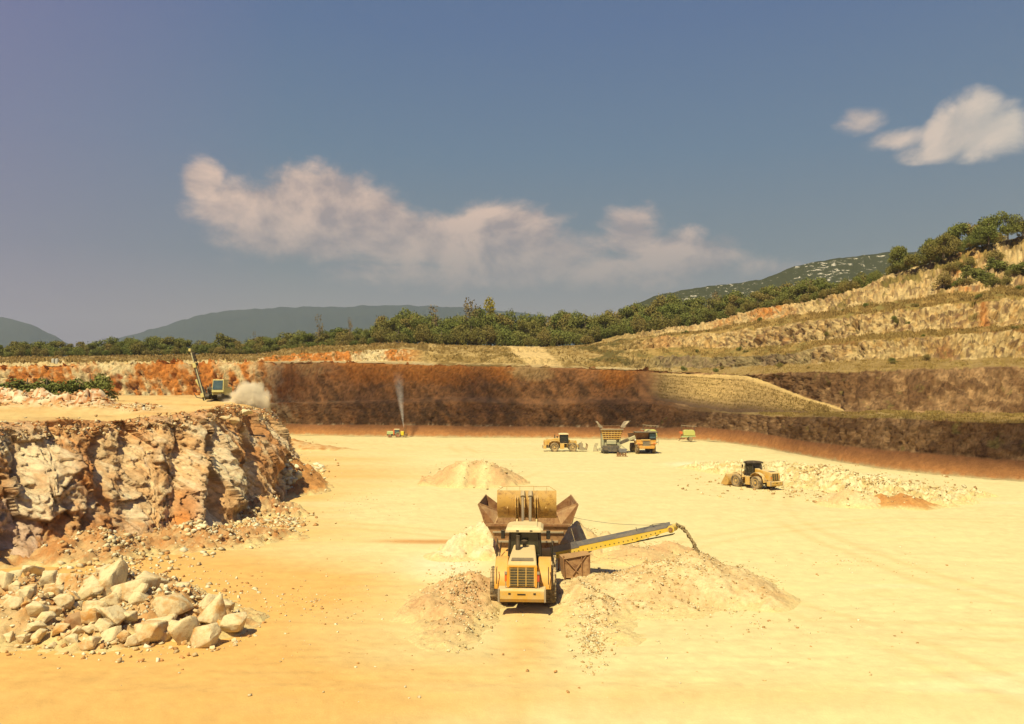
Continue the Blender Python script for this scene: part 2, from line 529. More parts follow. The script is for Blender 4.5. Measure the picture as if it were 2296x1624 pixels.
# terrace above the rim
k6 = KND == 6
sandy = mixc(SAND * 1.0, CREAM * 0.85, sstep(-0.4, 0.6, n_hi))
sandy = mixc(sandy, GRASS * 0.75, sstep(-0.1, 0.4, n_md + 0.6 * n_hi) * sstep(870, 980, XP))
up = mixc(sandy, GRASS * 0.8, sstep(1400, 1600, XP) * 0.75)
C = np.where(k6[..., None], up, C)
# small orange cliff, centre-left; then sandy slope with green dabs; then rubble terraces on the right
k78 = (KND >= 7) & (KND <= 12)
cl = mixc(ORNG * 1.0, CREAM * 1.0, sstep(-0.2, 0.3, n_st + 0.9 * np.exp(-((XP - 830) / 25) ** 2) - 0.2 + n_hi * 0.4))
slp = mixc(SAND * 0.85, GRASS * 0.75, sstep(-0.35, 0.35, n_hi * 0.8 + n_md * 0.7))
slp = mixc(slp, OLIVE * 0.9, sstep(0.35, 0.65, fbm(V * np.array((0.4, 1, 1)), 0.35, 3, 151) + 0.35 * np.exp(-((XP - 1370) / 60) ** 2)))
leftc = mixc(cl, slp, sstep(890, 960, XP))
scrub = mixc(GRASS * 0.6, SAND * 0.7, sstep(0.0, 0.5, n_hi + n_md))
leftc = np.where(((KND >= 8) & (XP < 960))[..., None], mixc(scrub, SAND * 0.8, sstep(0.3, 0.6, n_hi)), leftc)
leftc = np.where(((KND == 7) & (XP < 580))[..., None], scrub, leftc)
# the cleared sandy swath
ZRIM = P3[6][None, :, 2]
swc = 1226 - 7.5 * np.clip(V[..., 2] - ZRIM, 0, 9)       # the swath slants up to the left
swa = np.exp(-((XP - swc) / 42) ** 6)
leftc = mixc(leftc, np.array((0.61, 0.44, 0.205)), np.where(KND >= 6, sstep(0.3, 0.7, swa + 0.12 * n_hi), 0))
C = np.where(((KND == 6) & (XP < 1400))[..., None], mixc(C, np.array((0.61, 0.44, 0.205)), sstep(0.3, 0.7, swa + 0.12 * n_hi)), C)
rw = mixc(np.array((0.64, 0.48, 0.24)), np.array((0.46, 0.29, 0.115)), sstep(-0.3, 0.5, n_hi + n_md * 0.5))
rw = mixc(rw, np.array((0.17, 0.10, 0.06)), sstep(0.62, 0.8, cr2 * 0.6 + cr3 * 0.4 + 0.40 * n_md) * 0.8)
rw = mixc(rw, ORNG * 0.9, sstep(0.3, 0.6, n_md + n_lo * 0.6) * (KND == 11) * (1 - sstep(1750, 1850, XP)))
rw = mixc(rw, ORNG * 0.8, sstep(0.35, 0.6, n_md) * 0.35)
rw = mixc(rw, ORNG * 1.05, np.clip((np.exp(-((XP - 1725) / 42) ** 2) + 0.8 * np.exp(-((XP - 2165) / 30) ** 2) + 0.5 * np.exp(-((XP - 1610) / 40) ** 2)) * (KND == 11) * sstep(-0.5, 0.2, n_md + n_hi), 0, 1) * 0.85)
rw = mixc(rw, ORNG, np.clip(np.exp(-((XP - 2205) / 12) ** 2) + 0.6 * np.exp(-((XP - 1480) / 40) ** 2), 0, 1) * (KND == 9) * 0.7)
w3g = mixc(np.array((0.36, 0.28, 0.14)), GREYR, sstep(-0.2, 0.4, n_md + n_hi * 0.6))
rw = np.where(((KND == 7))[..., None], mixc(w3g * 0.85, rw * 0.95, sstep(1750, 1880, XP + 20 * n_md)), rw)
bn = mixc(GRASS * 1.1, OLIVE * 1.5, sstep(-0.3, 0.4, n_md + 0.5 * n_hi))
bn = mixc(bn, np.array((0.24, 0.12, 0.04)), sstep(0.2, 0.6, n_lo + n_hi * 0.4) * (KND == 8))
rightc = np.where(np.isin(KND, (7, 9, 11))[..., None], rw, bn)
rightc = np.where(((KND == 11))[..., None], mixc(rightc, bn, sstep(0.25, 0.5, n_md + 0.5 * sstep(1900, 2300, XP) * (TT > 0.5))), rightc)
mixr = sstep(1380, 1500, XP + 18 * n_md)
C = np.where(k78[..., None], mixc(leftc, rightc, mixr), C)
C = np.where((KND == 12)[..., None], mixc(OLIVE, GRASS * 0.5, sstep(0, .5, n_md)), C)
shf = np.round(3.2 * fbm(V, 0.22, 4, 161, 0.65) * np.where(XP > 1350, 1.0, 0.5)).astype(int)
shf = np.where((KND == 4) | ((XP < 1900) & (KND == 3)) | (KND <= 1), 0, shf)
ri = np.clip(np.arange(C.shape[0])[:, None] + shf, 0, C.shape[0] - 1)
C = C[ri, np.arange(C.shape[1])[None]]
rwv = (XP > 1480) & np.isin(KND, (1, 5, 7, 9, 11))
C = np.where(rwv[..., None], mixc(C, OLIVE * 1.6, sstep(0.36, 0.56, fbm(V, 0.45, 4, 163, 0.65)) * 0.75), C)
crev_shade = sstep(0.16, 0.0, ce2) * 0.35 + sstep(0.16, 0.0, ce3) * 0.25  # crevice shade, darkened into the wall colour
C = C * (1 - crev_shade * np.where(wallk, 1, 0.0))[..., None]
C = C * (1 + 0.16 * n_hi + 0.10 * n_md + 0.22 * n_vh * np.where(wallk, 1.0, 0.5))[..., None]
C = np.clip(C, 0.01, 0.8)
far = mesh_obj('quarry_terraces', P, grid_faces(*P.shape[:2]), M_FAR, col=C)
tag(far, kind='structure')
FARV = P
FAR_TOP = P[TOPROW]


def far_at(x, seg, t):
    """world point on the terraces at photo column x, in segment seg, fraction t"""
    r0 = sum(seg_rows[:seg])
    r = min(int(round(r0 + t * seg_rows[seg])), len(V) - 1)
    c = int(np.clip(round((x - X0) / 3.1), 0, len(xs) - 1))
    return Vector(P[r, c])


# ---------------------------------------------------------------- quarry floor
fy = np.concatenate([np.linspace(2300, 1560, 60), np.linspace(1555, 1100, 230), np.linspace(1098, 958, 110)])
fx = np.arange(-420, 2720, 6.0)
FX, FY = np.meshgrid(fx, fy)
FP = G(FX, FY)
FP[..., 1] = np.minimum(FP[..., 1], 262)
far_row = FP[..., 1] > 225


def floor_h(x, y):
    p = np.stack([x, y, 0 * x], -1)
    return 0.10 * fbm(p, 0.12, 3, 201) + 0.05 * fbm(p * np.array((0.35, 1.6, 1)), 0.7, 3, 205, 0.6) + 0.02 * fbm(p, 2.4, 3, 209, 0.6)


FP[..., 2] = floor_h(FP[..., 0], FP[..., 1]) + 0.02 * fbm(FP, 1.1, 3, 243, 0.7)
p2 = FP * np.array((0.55, 1.0, 1.0))
a1 = fbm(p2, 0.05, 4, 211, 0.55)
a2 = fbm(FP * np.array((0.25, 1.5, 1)), 0.16, 4, 221, 0.6)
a3 = fbm(FP, 1.7, 3, 231, 0.7)
# reddish soil near the left cliff and in the foreground, white limestone dust towards the middle and right
u = (FX - 1148) / 1148
orange = sstep(0.05, 0.95, 0.55 - (FX - 640) / 780 + 0.35 * a1 + 0.25 * a2 + 0.35 * sstep(1250, 1500, FY) * (1 - sstep(1500, 2100, FX)))
orange *= sstep(985, 1060, FY) * 0.75 + 0.25
def gau(cx, cy, rx, ry):
    return np.exp(-((FX - cx) / rx) ** 2 - ((FY - cy) / ry) ** 2)
orange = np.clip(orange + 0.5 * gau(820, 1060, 160, 16) + 0.7 * gau(560, 1310, 330, 45) + 0.75 * gau(1180, 1430, 62, 75) + 0.35 * gau(1060, 1500, 160, 40) + 0.35 * gau(1560, 1560, 500, 40) - 0.75 * gau(1010, 1270, 90, 32)
                 - 0.45 * gau(1100, 1160, 330, 60) - 0.35 * gau(760, 1225, 220, 18) + 0.3 * gau(300, 1520, 500, 50), 0, 1)
FC = mixc(np.array((0.62, 0.53, 0.285)), np.array((0.60, 0.365, 0.125)), orange)
wht = np.clip(0.9 * gau(1000, 1268, 75, 26) + 0.8 * gau(1545, 1042, 45, 5) + 0.5 * gau(1900, 1068, 120, 6) + sstep(0.35, 0.7, a2 - 0.25 * a1) * 0.35 * (1 - orange), 0, 1)
FC = mixc(FC, np.array((0.68, 0.63, 0.45)), wht)
streak = sstep(0.22, 0.6, a2 + 0.4 * a3) * 0.30
FC = mixc(FC, np.array((0.55, 0.33, 0.12)), streak * (0.35 + 0.65 * orange))
soil = np.clip(gau(960, 1216, 130, 5.5) * 1.4 - 0.2 + 0.2 * a3, 0, 1) + np.clip(1.2 * gau(1200, 1215, 150, 10) - 0.2, 0, 1) * 0.5
FC = mixc(FC, np.array((0.46, 0.22, 0.07)), np.clip(soil, 0, 1) * 0.85)
# wheel tracks coming towards the camera behind the big loader
for tx in (-1.2, 1.2):
    lx = 0.5 + tx + 0.35 * np.sin(FP[..., 1] * 0.2)
    tr = np.exp(-((FP[..., 0] - lx) / 0.42) ** 2) * (FP[..., 1] < 42) * sstep(26, 34, FP[..., 1])
    FP[..., 2] -= 0.05 * tr
    FC = mixc(FC, np.array((0.54, 0.31, 0.11)), tr * 0.25 * sstep(-0.4, 0.4, a3 + a2))
trk = np.zeros_like(a3)
for (ax_, ay_, rad_, wd_, st_) in [(-30, 20, 48, .45, .5), (-30, 20, 50.2, .45, .5), (40, 30, 38, .4, .45), (40, 30, 40, .4, .45), (-60, 120, 62, .5, .5), (-60, 120, 64.4, .5, .5), (60, 170, 70, .6, .5), (60, 170, 73, .6, .5),
                                   (-20, 0, 31, .35, .6), (-20, 0, 33, .35, .6), (15, -30, 66, .4, .5), (15, -30, 68.2, .4, .5), (90, 60, 66, .5, .5), (90, 60, 68, .5, .5), (-90, 60, 96, .6, .4), (-90, 60, 99, .6, .4)]:
    rr0 = np.hypot(FP[..., 0] - ax_, FP[..., 1] - ay_) + 1.2 * a1
    trk += st_ * np.exp(-((rr0 - rad_) / wd_) ** 2)
trk = np.clip(trk, 0, 1) * sstep(-0.4, 0.3, a1 + 0.6 * a2)
FC = mixc(FC, np.array((0.52, 0.34, 0.13)), trk * 0.52)
blot = sstep(0.15, 0.55, fbm(FP * np.array((0.6, 1.3, 1)), 0.35, 5, 241, 0.7))
FC = mixc(FC, np.array((0.54, 0.36, 0.14)), blot * (0.14 + 0.30 * orange))
FC = FC * (1 + 0.13 * a3 + 0.06 * a2)[..., None]
floor = mesh_obj('quarry_floor', FP, grid_faces(*FP.shape[:2])[:, ::-1], M_FLOOR, col=np.clip(FC, 0, 0.85), smooth=True)
tag(floor, kind='structure')
# ground beyond the frame: one wide sheet a little below
gm, t, b = new_mat('outer_ground')
gn = t.new('ShaderNodeNewGeometry')
t.put(b.inputs['Base Color'], t.mix(t.noise(gn.outputs['Position'], 0.05, 5), (0.60, 0.45, 0.2), (0.5, 0.33, 0.13)))
b.inputs['Roughness'].default_value = 0.95
bm_v = [(-9000, -2500, -0.6), (9000, -2500, -0.6), (9000, 9000, -0.6), (-9000, 9000, -0.6)]
og_ = mesh_obj('outer_ground', bm_v, [(0, 1, 2, 3)], gm)
tag(og_, kind='structure')

# ---------------------------------------------------------------- left bench with its broken cliff
ST = [  # rim x, rim y, rim distance, toe x, toe y
    (-330, 960, 46, -330, 1330), (-150, 957, 50, -150, 1300), (0, 954, 54, 0, 1268), (98, 952, 57, 90, 1250), (150, 948, 58, 160, 1246), (200, 950, 60, 215, 1238), (260, 950, 62, 290, 1215), (300, 946, 63.5, 330, 1206),
    (350, 940, 65, 385, 1203), (400, 936, 67, 430, 1198), (440, 930, 68.5, 470, 1190), (480, 922, 71, 500, 1176), (520, 918, 76, 540, 1158), (560, 922, 82, 583, 1138),
    (590, 928, 88, 615, 1118), (604, 938, 95, 640, 1104), (610, 950, 103, 655, 1080), (611, 948, 112, 655, 1055), (604, 935, 128, 640, 1030), (598, 925, 150, 626, 1008), (592, 914, 175, 615, 992), (586, 903, 205, 606, 979)]
st = np.array(ST, float)
st[:, 2] += np.interp(np.arange(len(st)), [0, 10, 14, 16], [3.2, 3.2, 1.5, 0])
cum = np.concatenate([[0], np.cumsum(np.linalg.norm(np.diff(S(st[:, 0], st[:, 1], st[:, 2])[:, :2], axis=0), axis=1))])
ns = 760
sv = np.concatenate([np.linspace(0, cum[16], 640), np.linspace(cum[16], cum[-1], 130)[1:]])
ns = len(sv)
stf = [np.interp(sv, cum, st[:, k]) for k in range(5)]
rim = S(stf[0], stf[1], stf[2])
toe = G(stf[3], stf[4])
nt = 110
tt = np.linspace(0, 1, nt)
t2 = np.linspace(-0.03, 1.04, nt)
prof_z = 1 - tt                              # height goes down evenly
base = rim[None] * (1 - t2[:, None, None]) + toe[None] * t2[:, None, None]
hz = np.clip(rim[:, 2], 3, 20)
TTc, SSc = np.meshgrid(tt, sv, indexing='ij')
# outward direction (horizontal)
tng = np.gradient(base[nt // 2], axis=0)
nrm = np.stack([tng[:, 1], -tng[:, 0], 0 * tng[:, 0]], -1)
nrm /= np.linalg.norm(nrm, axis=-1, keepdims=True) + 1e-9
for _ in range(60):
    nrm[1:-1] = (nrm[:-2] + nrm[1:-1] + nrm[2:]) / 3
nrm /= np.linalg.norm(nrm, axis=-1, keepdims=True)
pxx = np.interp(sv, cum, st[:, 0])           # photo column of the rim, for placing the ribs
PXX = np.broadcast_to(pxx[None], TTc.shape) + 55 * (TTc - 0.35)     # ribs slant down to the right
BK = np.zeros_like(TTc)
#       centre, width left, width right, push (m), where it starts
for (c, wl, wr_, a, t0) in [(105, 60, 42, 1.7, 0.25), (205, 14, 28, -2.3, 0.05), (262, 26, 22, -1.5, 0.1), (345, 70, 20, 1.9, 0.0), (372, 18, 16, -0.9, 0.25), (420, 30, 14, 1.5, 0.2), (452, 12, 30, -2.2, 0.12),
                         (505, 24, 14, 1.2, 0.3), (530, 12, 22, -1.7, 0.15), (585, 30, 10, 1.8, 0.2), (603, 8, 10, -1.0, 0.3), (640, 20, 20, 1.2, 0.3), (30, 25, 30, -1.8, 0.2), (-60, 60, 40, 1.6, 0.1)]:
    d_ = PXX - c
    g_ = np.where(d_ < 0, np.exp(-(d_ / wl) ** 2), np.exp(-(d_ / wr_) ** 2))
    BK += a * g_ * sstep(t0 - 0.1, t0 + 0.15, TTc)
env = sstep(0, 0.05, TTc) * (1 - 0.85 * sstep(0.82, 1.0, TTc))
pp = base.copy()
q1 = fbm(pp * np.array((1, 1, 0.35)), 0.32, 4, 301, 0.55, ridged=True)
q2 = fbm(pp, 0.8, 4, 305, 0.6)
q3 = fbm(pp * np.array((1, 1, 0.6)), 3.5, 3, 307, 0.7)
c1, r1, e1 = cells(pp * np.array((1, 1, 0.38)), 0.34, 311, 1.3)
c2, r2, e2 = cells(pp * np.array((1, 1, 0.45)), 1.1, 321, 1.3)
c3, r3, e3 = cells(pp * np.array((1, 1, 0.6)), 2.8, 331, 1.3)
dsp = BK * 0.52 + 0.6 * q1 + 0.16 * q2 + 0.62 * c1 + 0.20 * c2 + 0.13 * c3 + 0.07 * q3
# concave foot: talus sweeps out
dsp = dsp * env + 1.1 * sstep(0.78, 1.0, TTc) * (TTc - 0.78) * 4 + 0.5 * np.sin(np.pi * TTc)
CV_ = base + nrm[None] * dsp[..., None]
CV_[..., 2] += (0.06 * c2 + 0.15 * q2) * (1 - sstep(0.9, 1, TTc)) * 0.8
CV_[-3:, :, 2] = np.minimum(CV_[-3:, :, 2], -0.15)
# albedo
m1 = fbm(pp * np.array((1, 1, 0.5)), 0.16, 4, 341, 0.6)
m2 = fbm(pp * np.array((1, 1, 0.25)), 0.7, 4, 345, 0.65)
m3 = fbm(pp, 2.2, 3, 349, 0.7)
cc = mixc(np.array((0.52, 0.32, 0.155)), np.array((0.56, 0.43, 0.26)), sstep(-0.35, 0.45, m2 + 0.3 * m3 + (r2 - .5) * 0.5))
cc = mixc(cc, np.array((0.40, 0.17, 0.055)), sstep(0.05, 0.45, m1 + 0.4 * m3 + 0.1) * 0.8)
cc = mixc(cc, np.array((0.50, 0.39, 0.31)), sstep(0.1, 0.5, m2 + 0.8 * sstep(230, 60, PXX) * sstep(0.35, 0.6, TTc) - 0.15) * 0.8)
cc = mixc(cc, np.array((0.62, 0.52, 0.36)), sstep(0.62, 0.85, r1 + 0.35 * m2) * 0.75)
og2 = np.exp(-((PXX - 395) / 24) ** 2) * sstep(0.5, 0.75, TTc) + 0.8 * np.exp(-((PXX - 180) / 24) ** 2) * np.exp(-((TTc - 0.35) / 0.18) ** 2)
cc = mixc(cc, np.array((0.46, 0.17, 0.04)), np.clip(og2 + 0.15 * m3, 0, 1) * 0.85)
cc = mixc(cc, np.array((0.30, 0.16, 0.075)), np.maximum(sstep(0.12, 0.02, e2) * 0.3, sstep(0.08, 0.02, e1) * 0.45))  # shade in the creases between facets, put into the colour
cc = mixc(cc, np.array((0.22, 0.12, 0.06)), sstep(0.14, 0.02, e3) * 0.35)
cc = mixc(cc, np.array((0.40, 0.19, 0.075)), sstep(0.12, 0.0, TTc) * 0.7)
cc = mixc(cc, np.array((0.55, 0.33, 0.14)), sstep(0.9, 1.0, TTc) * 0.8)
m4 = fbm(pp * np.array((1, 1, 0.6)), 6.0, 3, 353, 0.7)
cc *= (1 + 0.18 * m3 + 0.25 * m4)[..., None] * 1.38
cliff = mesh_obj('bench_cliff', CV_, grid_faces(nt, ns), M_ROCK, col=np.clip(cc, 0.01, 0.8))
tag(cliff, kind='structure')


def cliff_at(px, t):
    i = int(np.argmin(np.abs(pxx[:620] - px)))
    return Vector(CV_[min(int(t * nt), nt - 1), i])


# bench top: rays from the rim back to the far wall
bx = np.concatenate([np.arange(-330, 560, 5.0), np.linspace(560, 612, 22)])
front = np.interp(bx, [-330, -150, 0, 98, 200, 350, 440, 520, 560, 590, 604, 612], [49.2, 53.2, 57.2, 60.2, 63.2, 68.2, 71.5, 78, 83.4, 89, 95.3, 103])
zf = S(bx, np.interp(bx, st[:16, 0], st[:16, 1]), front)[:, 2]
nb = 150
tb = np.linspace(0, 1, nb) ** 1.25
BXX, TB = np.meshgrid(bx, tb)
DD = front[None] * (1 - TB) + 222 * TB
# the right-hand edge follows the rim that runs back to the far wall
edge_x = np.interp(DD, [88, 95, 103, 112, 128, 150, 175, 205, 222], [590, 604, 612, 611, 604, 598, 592, 586, 583])
XX = np.minimum(BXX, 400) + np.maximum(BXX - 400, 0) / 212.0 * (np.where(DD > 88, edge_x, 612) - 400)
XX = np.where(DD < 88, BXX, XX)
ZB = zf[None] * (1 - sstep(0, 0.28, TB)) + np.interp(DD, [60, 90, 104, 112, 205, 222], [9.1, 9.75, 10.12, 10.25, 10.5, 10.5]) * sstep(0, 0.28, TB)
uu = (XX - CX) / FOC
BPx = np.stack([uu * DD / CP, DD, ZB], -1)
pB = BPx * np.array((1, 1, 0))
bump1 = 0.22 * fbm(pB, 0.25, 4, 401, 0.6) + 0.10 * fbm(pB, 1.2, 3, 405, 0.6)
wide = sstep(0.0, 0.04, TB)
BPx[..., 2] += bump1 * wide
# low spoil ridge at the left, with bushes on it
rg = np.exp(-((DD - 92) / 5.5) ** 2) * sstep(285, 215, XX + 12 * fbm(pB, 0.3, 3, 409)) * (1.25 + 0.5 * fbm(pB, 0.5, 3, 411))
rg2 = np.exp(-((DD - 88) / 6) ** 2) * np.exp(-((XX - 310) / 55) ** 2) * 0.5
rg3 = 0.75 * np.exp(-((DD - front[None] - 3.5) / 3.5) ** 2) * sstep(430, 500, XX) * (0.7 + 0.6 * fbm(pB, 0.9, 3, 413))
BPx[..., 2] += (rg * 1.2 + rg2 + rg3 * 0.55 + (0.35 * cells(pB + np.array((0, 0, 1.)), 0.8, 415)[0]) * np.clip(rg + rg3, 0, 1)) * wide
bm1 = fbm(pB * np.array((0.4, 1, 1)), 0.3, 4, 421, 0.6)
bm2 = fbm(pB, 1.3, 3, 425, 0.7)
bc = mixc(np.array((0.60, 0.43, 0.19)), np.array((0.52, 0.31, 0.115)), sstep(-0.2, 0.5, bm1 + 0.4 * bm2))
bc = mixc(bc, mixc(np.array((0.42, 0.17, 0.06)), WHITE, sstep(-0.1, 0.3, bm2 + 0.1)), np.clip(rg * 1.3 + rg2 * 1.3, 0, 1))
bc = mixc(bc, np.array((0.42, 0.21, 0.08)), np.clip(rg3 * 1.2 + sstep(1.6, 0.2, DD - front[None]) * 0.8, 0, 0.85))
bc = mixc(bc, np.array((0.33, 0.17, 0.07)), sstep(0.3, 0.6, fbm(pB, 0.12, 3, 431)) * 0.5)
bc *= (1 + 0.12 * bm2)[..., None]
btop = mesh_obj('bench_top', BPx, grid_faces(*BPx.shape[:2]), M_EARTH, col=np.clip(bc, 0.01, 0.8))
tag(btop, kind='structure')


def bench_z(x, D):
    """height of the bench at photo column x, distance D"""
    i = np.argmin(np.abs(BPx[..., 1] - D) * 1.0 + np.abs(XX - x) * 0.3)
    return float(BPx.reshape(-1, 3)[i, 2])


# ---------------------------------------------------------------- distant mountain and rocky hill
def hill(name, prof, D, depth_, mat, base_y, seed, rough, step=4.0):
    hx = np.arange(prof[0][0], prof[-1][0] + 1, step)
    hy = lerp_pts(prof, hx)
    hy = np.convolve(np.pad(hy, 15, mode='edge'), np.ones(31) / 31, mode='valid') + 1.1 * fbm(np.stack([hx / 14, 0 * hx, 0 * hx], -1), 1, 4, seed + 3, 0.6)
    nr = 46
    rows = []
    for j in range(nr):
        t_ = j / (nr - 1)
        top = S(hx, hy, D)
        foot = S(hx, base_y + 0 * hx, D - depth_)
        foot[:, 2] = 0
        p = top.copy()
        k_ = t_
        p[:, 1] = foot[:, 1] + (top[:, 1] - foot[:, 1]) * k_
        p[:, 0] = top[:, 0] * (p[:, 1] / top[:, 1])
        p[:, 2] = foot[:, 2] + (top[:, 2] - foot[:, 2]) * (k_ ** 0.9)
        nn = fbm(p, 1.0 / (depth_ * 0.35), 5, seed, 0.55)
        p[:, 2] += rough * nn * top[:, 2] * (1 - k_) * k_ * 2.2
        p[:, 1] += rough * nn * depth_ * (1 - k_)
        p[:, 2] += rough * 0.05 * top[:, 2] * fbm(top, 1.0 / (depth_ * 0.05), 3, seed + 9) * k_
        rows.append(p)
    bk = rows[-1].copy()
    bk[:, 1] += depth_
    bk[:, 0] *= bk[:, 1] / rows[-1][:, 1]
    bk[:, 2] = 0
    rows.append(bk)
    rows = np.array(rows)
    o = mesh_obj(name, rows, grid_faces(*rows.shape[:2]), mat, smooth=True)
    return tag(o, kind='structure')


mm, t, b = new_mat('wooded_mountain')
g_ = t.new('ShaderNodeNewGeometry')
t.put(b.inputs['Base Color'], t.mix(t.noise(g_.outputs['Position'], 0.004, 7, 0.65), (0.018, 0.03, 0.03), (0.04, 0.052, 0.045)))
b.inputs['Roughness'].default_value = 1
b.inputs['Specular IOR Level'].default_value = 0
mh, t, b = new_mat('scrub_and_limestone')
g_ = t.new('ShaderNodeNewGeometry')
pos = g_.outputs['Position']
gc = t.mix(t.noise(pos, 0.12, 6, 0.75), (0.02, 0.026, 0.012), (0.065, 0.068, 0.03))
n_ = t.noise(pos, 0.10, 5, 0.72)
n2_ = t.noise(pos, 0.012, 3, 0.5)
rk = t.math('MULTIPLY', t.math('GREATER_THAN', t.math('ADD', n_, t.math('MULTIPLY', n2_, 0.35)), 0.80), 1.0)
t.put(b.inputs['Base Color'], t.mix(rk, gc, (0.45, 0.42, 0.36)))
b.inputs['Roughness'].default_value = 1
b.inputs['Specular IOR Level'].default_value = 0
hill('mountain', [(150, 800), (230, 768), (290, 752), (340, 740), (380, 727), (420, 713), (470, 701), (520, 696), (560, 692), (650, 688), (750, 688), (850, 685), (930, 685), (1050, 690), (1180, 702), (1300, 722), (1450, 760)], 5200, 1500, mm, 900, 501, 0.35)
hill('mountain', [(-260, 640), (-60, 700), (60, 722), (98, 738), (130, 757), (160, 775), (200, 800)], 5000, 1300, mm, 900, 511, 0.3)
hill('hill', [(1290, 760), (1350, 722), (1395, 698), (1440, 673), (1500, 656), (1560, 645), (1600, 640), (1700, 631), (1740, 616), (1780, 597), (1850, 583), (1920, 573), (1990, 568), (2080, 563), (2200, 560), (2450, 570), (2700, 600)], 1250, 420, mh, 880, 521, 0.25, 3.0)
# ---------------------------------------------------------------- mesh builder for made objects
class MB:
    def __init__(s):
        s.v = []
        s.f = []

    def add(s, verts, faces, M=None):
        o = len(s.v)
        for v in verts:
            v = Vector(v)
            s.v.append(M @ v if M is not None else v)
        s.f += [tuple(o + i for i in f) for f in faces]
        return s

    def hexa(s, p, M=None):
        return s.add(p, [(0, 3, 2, 1), (4, 5, 6, 7), (0, 1, 5, 4), (1, 2, 6, 5), (2, 3, 7, 6), (3, 0, 4, 7)], M)

    def box(s, x0, x1, y0, y1, z0, z1, M=None):
        return s.hexa([(x0, y0, z0), (x1, y0, z0), (x1, y1, z0), (x0, y1, z0), (x0, y0, z1), (x1, y0, z1), (x1, y1, z1), (x0, y1, z1)], M)

    def bevbox(s, x0, x1, y0, y1, z0, z1, b=0.05, M=None):
        """box with chamfered vertical and top edges"""
        def ring(i, z):
            return [(x0 + i + b, y0 + i, z), (x1 - i - b, y0 + i, z), (x1 - i, y0 + i + b, z), (x1 - i, y1 - i - b, z),
                    (x1 - i - b, y1 - i, z), (x0 + i + b, y1 - i, z), (x0 + i, y1 - i - b, z), (x0 + i, y0 + i + b, z)]
        v = ring(0, z0) + ring(0, z1 - b) + ring(b, z1)
        f = [tuple(reversed(range(8))), tuple(range(16, 24))]
        for k in (0, 8):
            f += [(k + i, k + (i + 1) % 8, k + 8 + (i + 1) % 8, k + 8 + i) for i in range(8)]
        return s.add(v, f, M)

    def prism(s, poly, x0, x1, M=None, axis='x', taper=None):
        """polygon (a, b) pushed along an axis: x -> (y, z), y -> (x, z), z -> (x, y)"""
        n = len(poly)
        def pt(a, b, c, k=1.0):
            return {'x': (c, a, b), 'y': (a, c, b), 'z': (a, b, c)}[axis]
        v = [pt(a, b, x0) for a, b in poly] + [pt(a, b, x1) for a, b in poly]
        if taper:
            v = [tuple(taper(*q)) for q in v]
        f = [tuple(range(n)), tuple(reversed(range(n, 2 * n)))] + [(i, (i + 1) % n + 0, n + (i + 1) % n, n + i)[::-1] for i in range(n)]
        return s.add(v, f, M)

    def tube(s, pts, r, n=6, M=None, caps=True):
        pts = [Vector(p) for p in pts]
        rs = r if isinstance(r, (list, tuple)) else [r] * len(pts)
        o = len(s.v)
        vs, fs = [], []
        up = None
        for i, p in enumerate(pts):
            d = (pts[min(i + 1, len(pts) - 1)] - pts[max(i - 1, 0)]).normalized()
            if up is None:
                up = d.orthogonal().normalized()
            up = (up - d * up.dot(d)).normalized()
            sd_ = d.cross(up)
            for k in range(n):
                a = 2 * math.pi * k / n + math.pi / n
                vs.append(p + (up * math.cos(a) + sd_ * math.sin(a)) * rs[i])
        for i in range(len(pts) - 1):
            for k in range(n):
                fs.append((i * n + k, i * n + (k + 1) % n, (i + 1) * n + (k + 1) % n, (i + 1) * n + k))
        if caps:
            fs.append(tuple(reversed(range(n))))
            fs.append(tuple((len(pts) - 1) * n + k for k in range(n)))
        return s.add(vs, fs, M)

    def lathe(s, prof, n=24, M=None, axis='x'):
        """profile of (radius, along axis)"""
        vs, fs = [], []
        for (r, h) in prof:
            for k in range(n):
                a = 2 * math.pi * k / n
                c, d = r * math.cos(a), r * math.sin(a)
                vs.append({'x': (h, c, d), 'y': (c, h, d), 'z': (c, d, h)}[axis])
        for i in range(len(prof) - 1):
            for k in range(n):
                fs.append((i * n + k, i * n + (k + 1) % n, (i + 1) * n + (k + 1) % n, (i + 1) * n + k))
        fs.append(tuple(range(n)))
        fs.append(tuple(reversed(range((len(prof) - 1) * n, len(prof) * n))))
        return s.add(vs, fs, M)

    def islands(s):
        par = list(range(len(s.v)))
        def find(a):
            while par[a] != a:
                par[a] = par[par[a]]
                a = par[a]
            return a
        for f in s.f:
            for k in f[1:]:
                par[find(k)] = find(f[0])
        out = {}
        for f in s.f:
            out.setdefault(find(f[0]), []).append(f)
        res = []
        for fs in out.values():
            m = MB()
            ids = sorted({k for f in fs for k in f})
            mp = {k: i for i, k in enumerate(ids)}
            m.v = [s.v[k] for k in ids]
            m.f = [tuple(mp[k] for k in f) for f in fs]
            res.append(m)
        return res

    def each(s, name, mat, parent=None, bevel=0, smooth=False):
        """one object for every separate piece"""
        return [m.build(name, mat, parent, bevel, smooth) for m in s.islands()]

    def build(s, name, mat, parent=None, bevel=0, smooth=False):
        me = bpy.data.meshes.new(name)
        me.from_pydata([tuple(v) for v in s.v], [], s.f)
        me.update()
        if smooth:
            me.shade_smooth()
            me.set_sharp_from_angle(angle=R(35))
        me.materials.append(mat)
        o = bpy.data.objects.new(name, me)
        COL.objects.link(o)
        if parent is not None:
            o.parent = parent
        if bevel:
            bv = o.modifiers.new('bevel', 'BEVEL')
            bv.width = bevel
            bv.segments = 2
            bv.limit_method = 'ANGLE'
            bv.angle_limit = R(40)
        return o


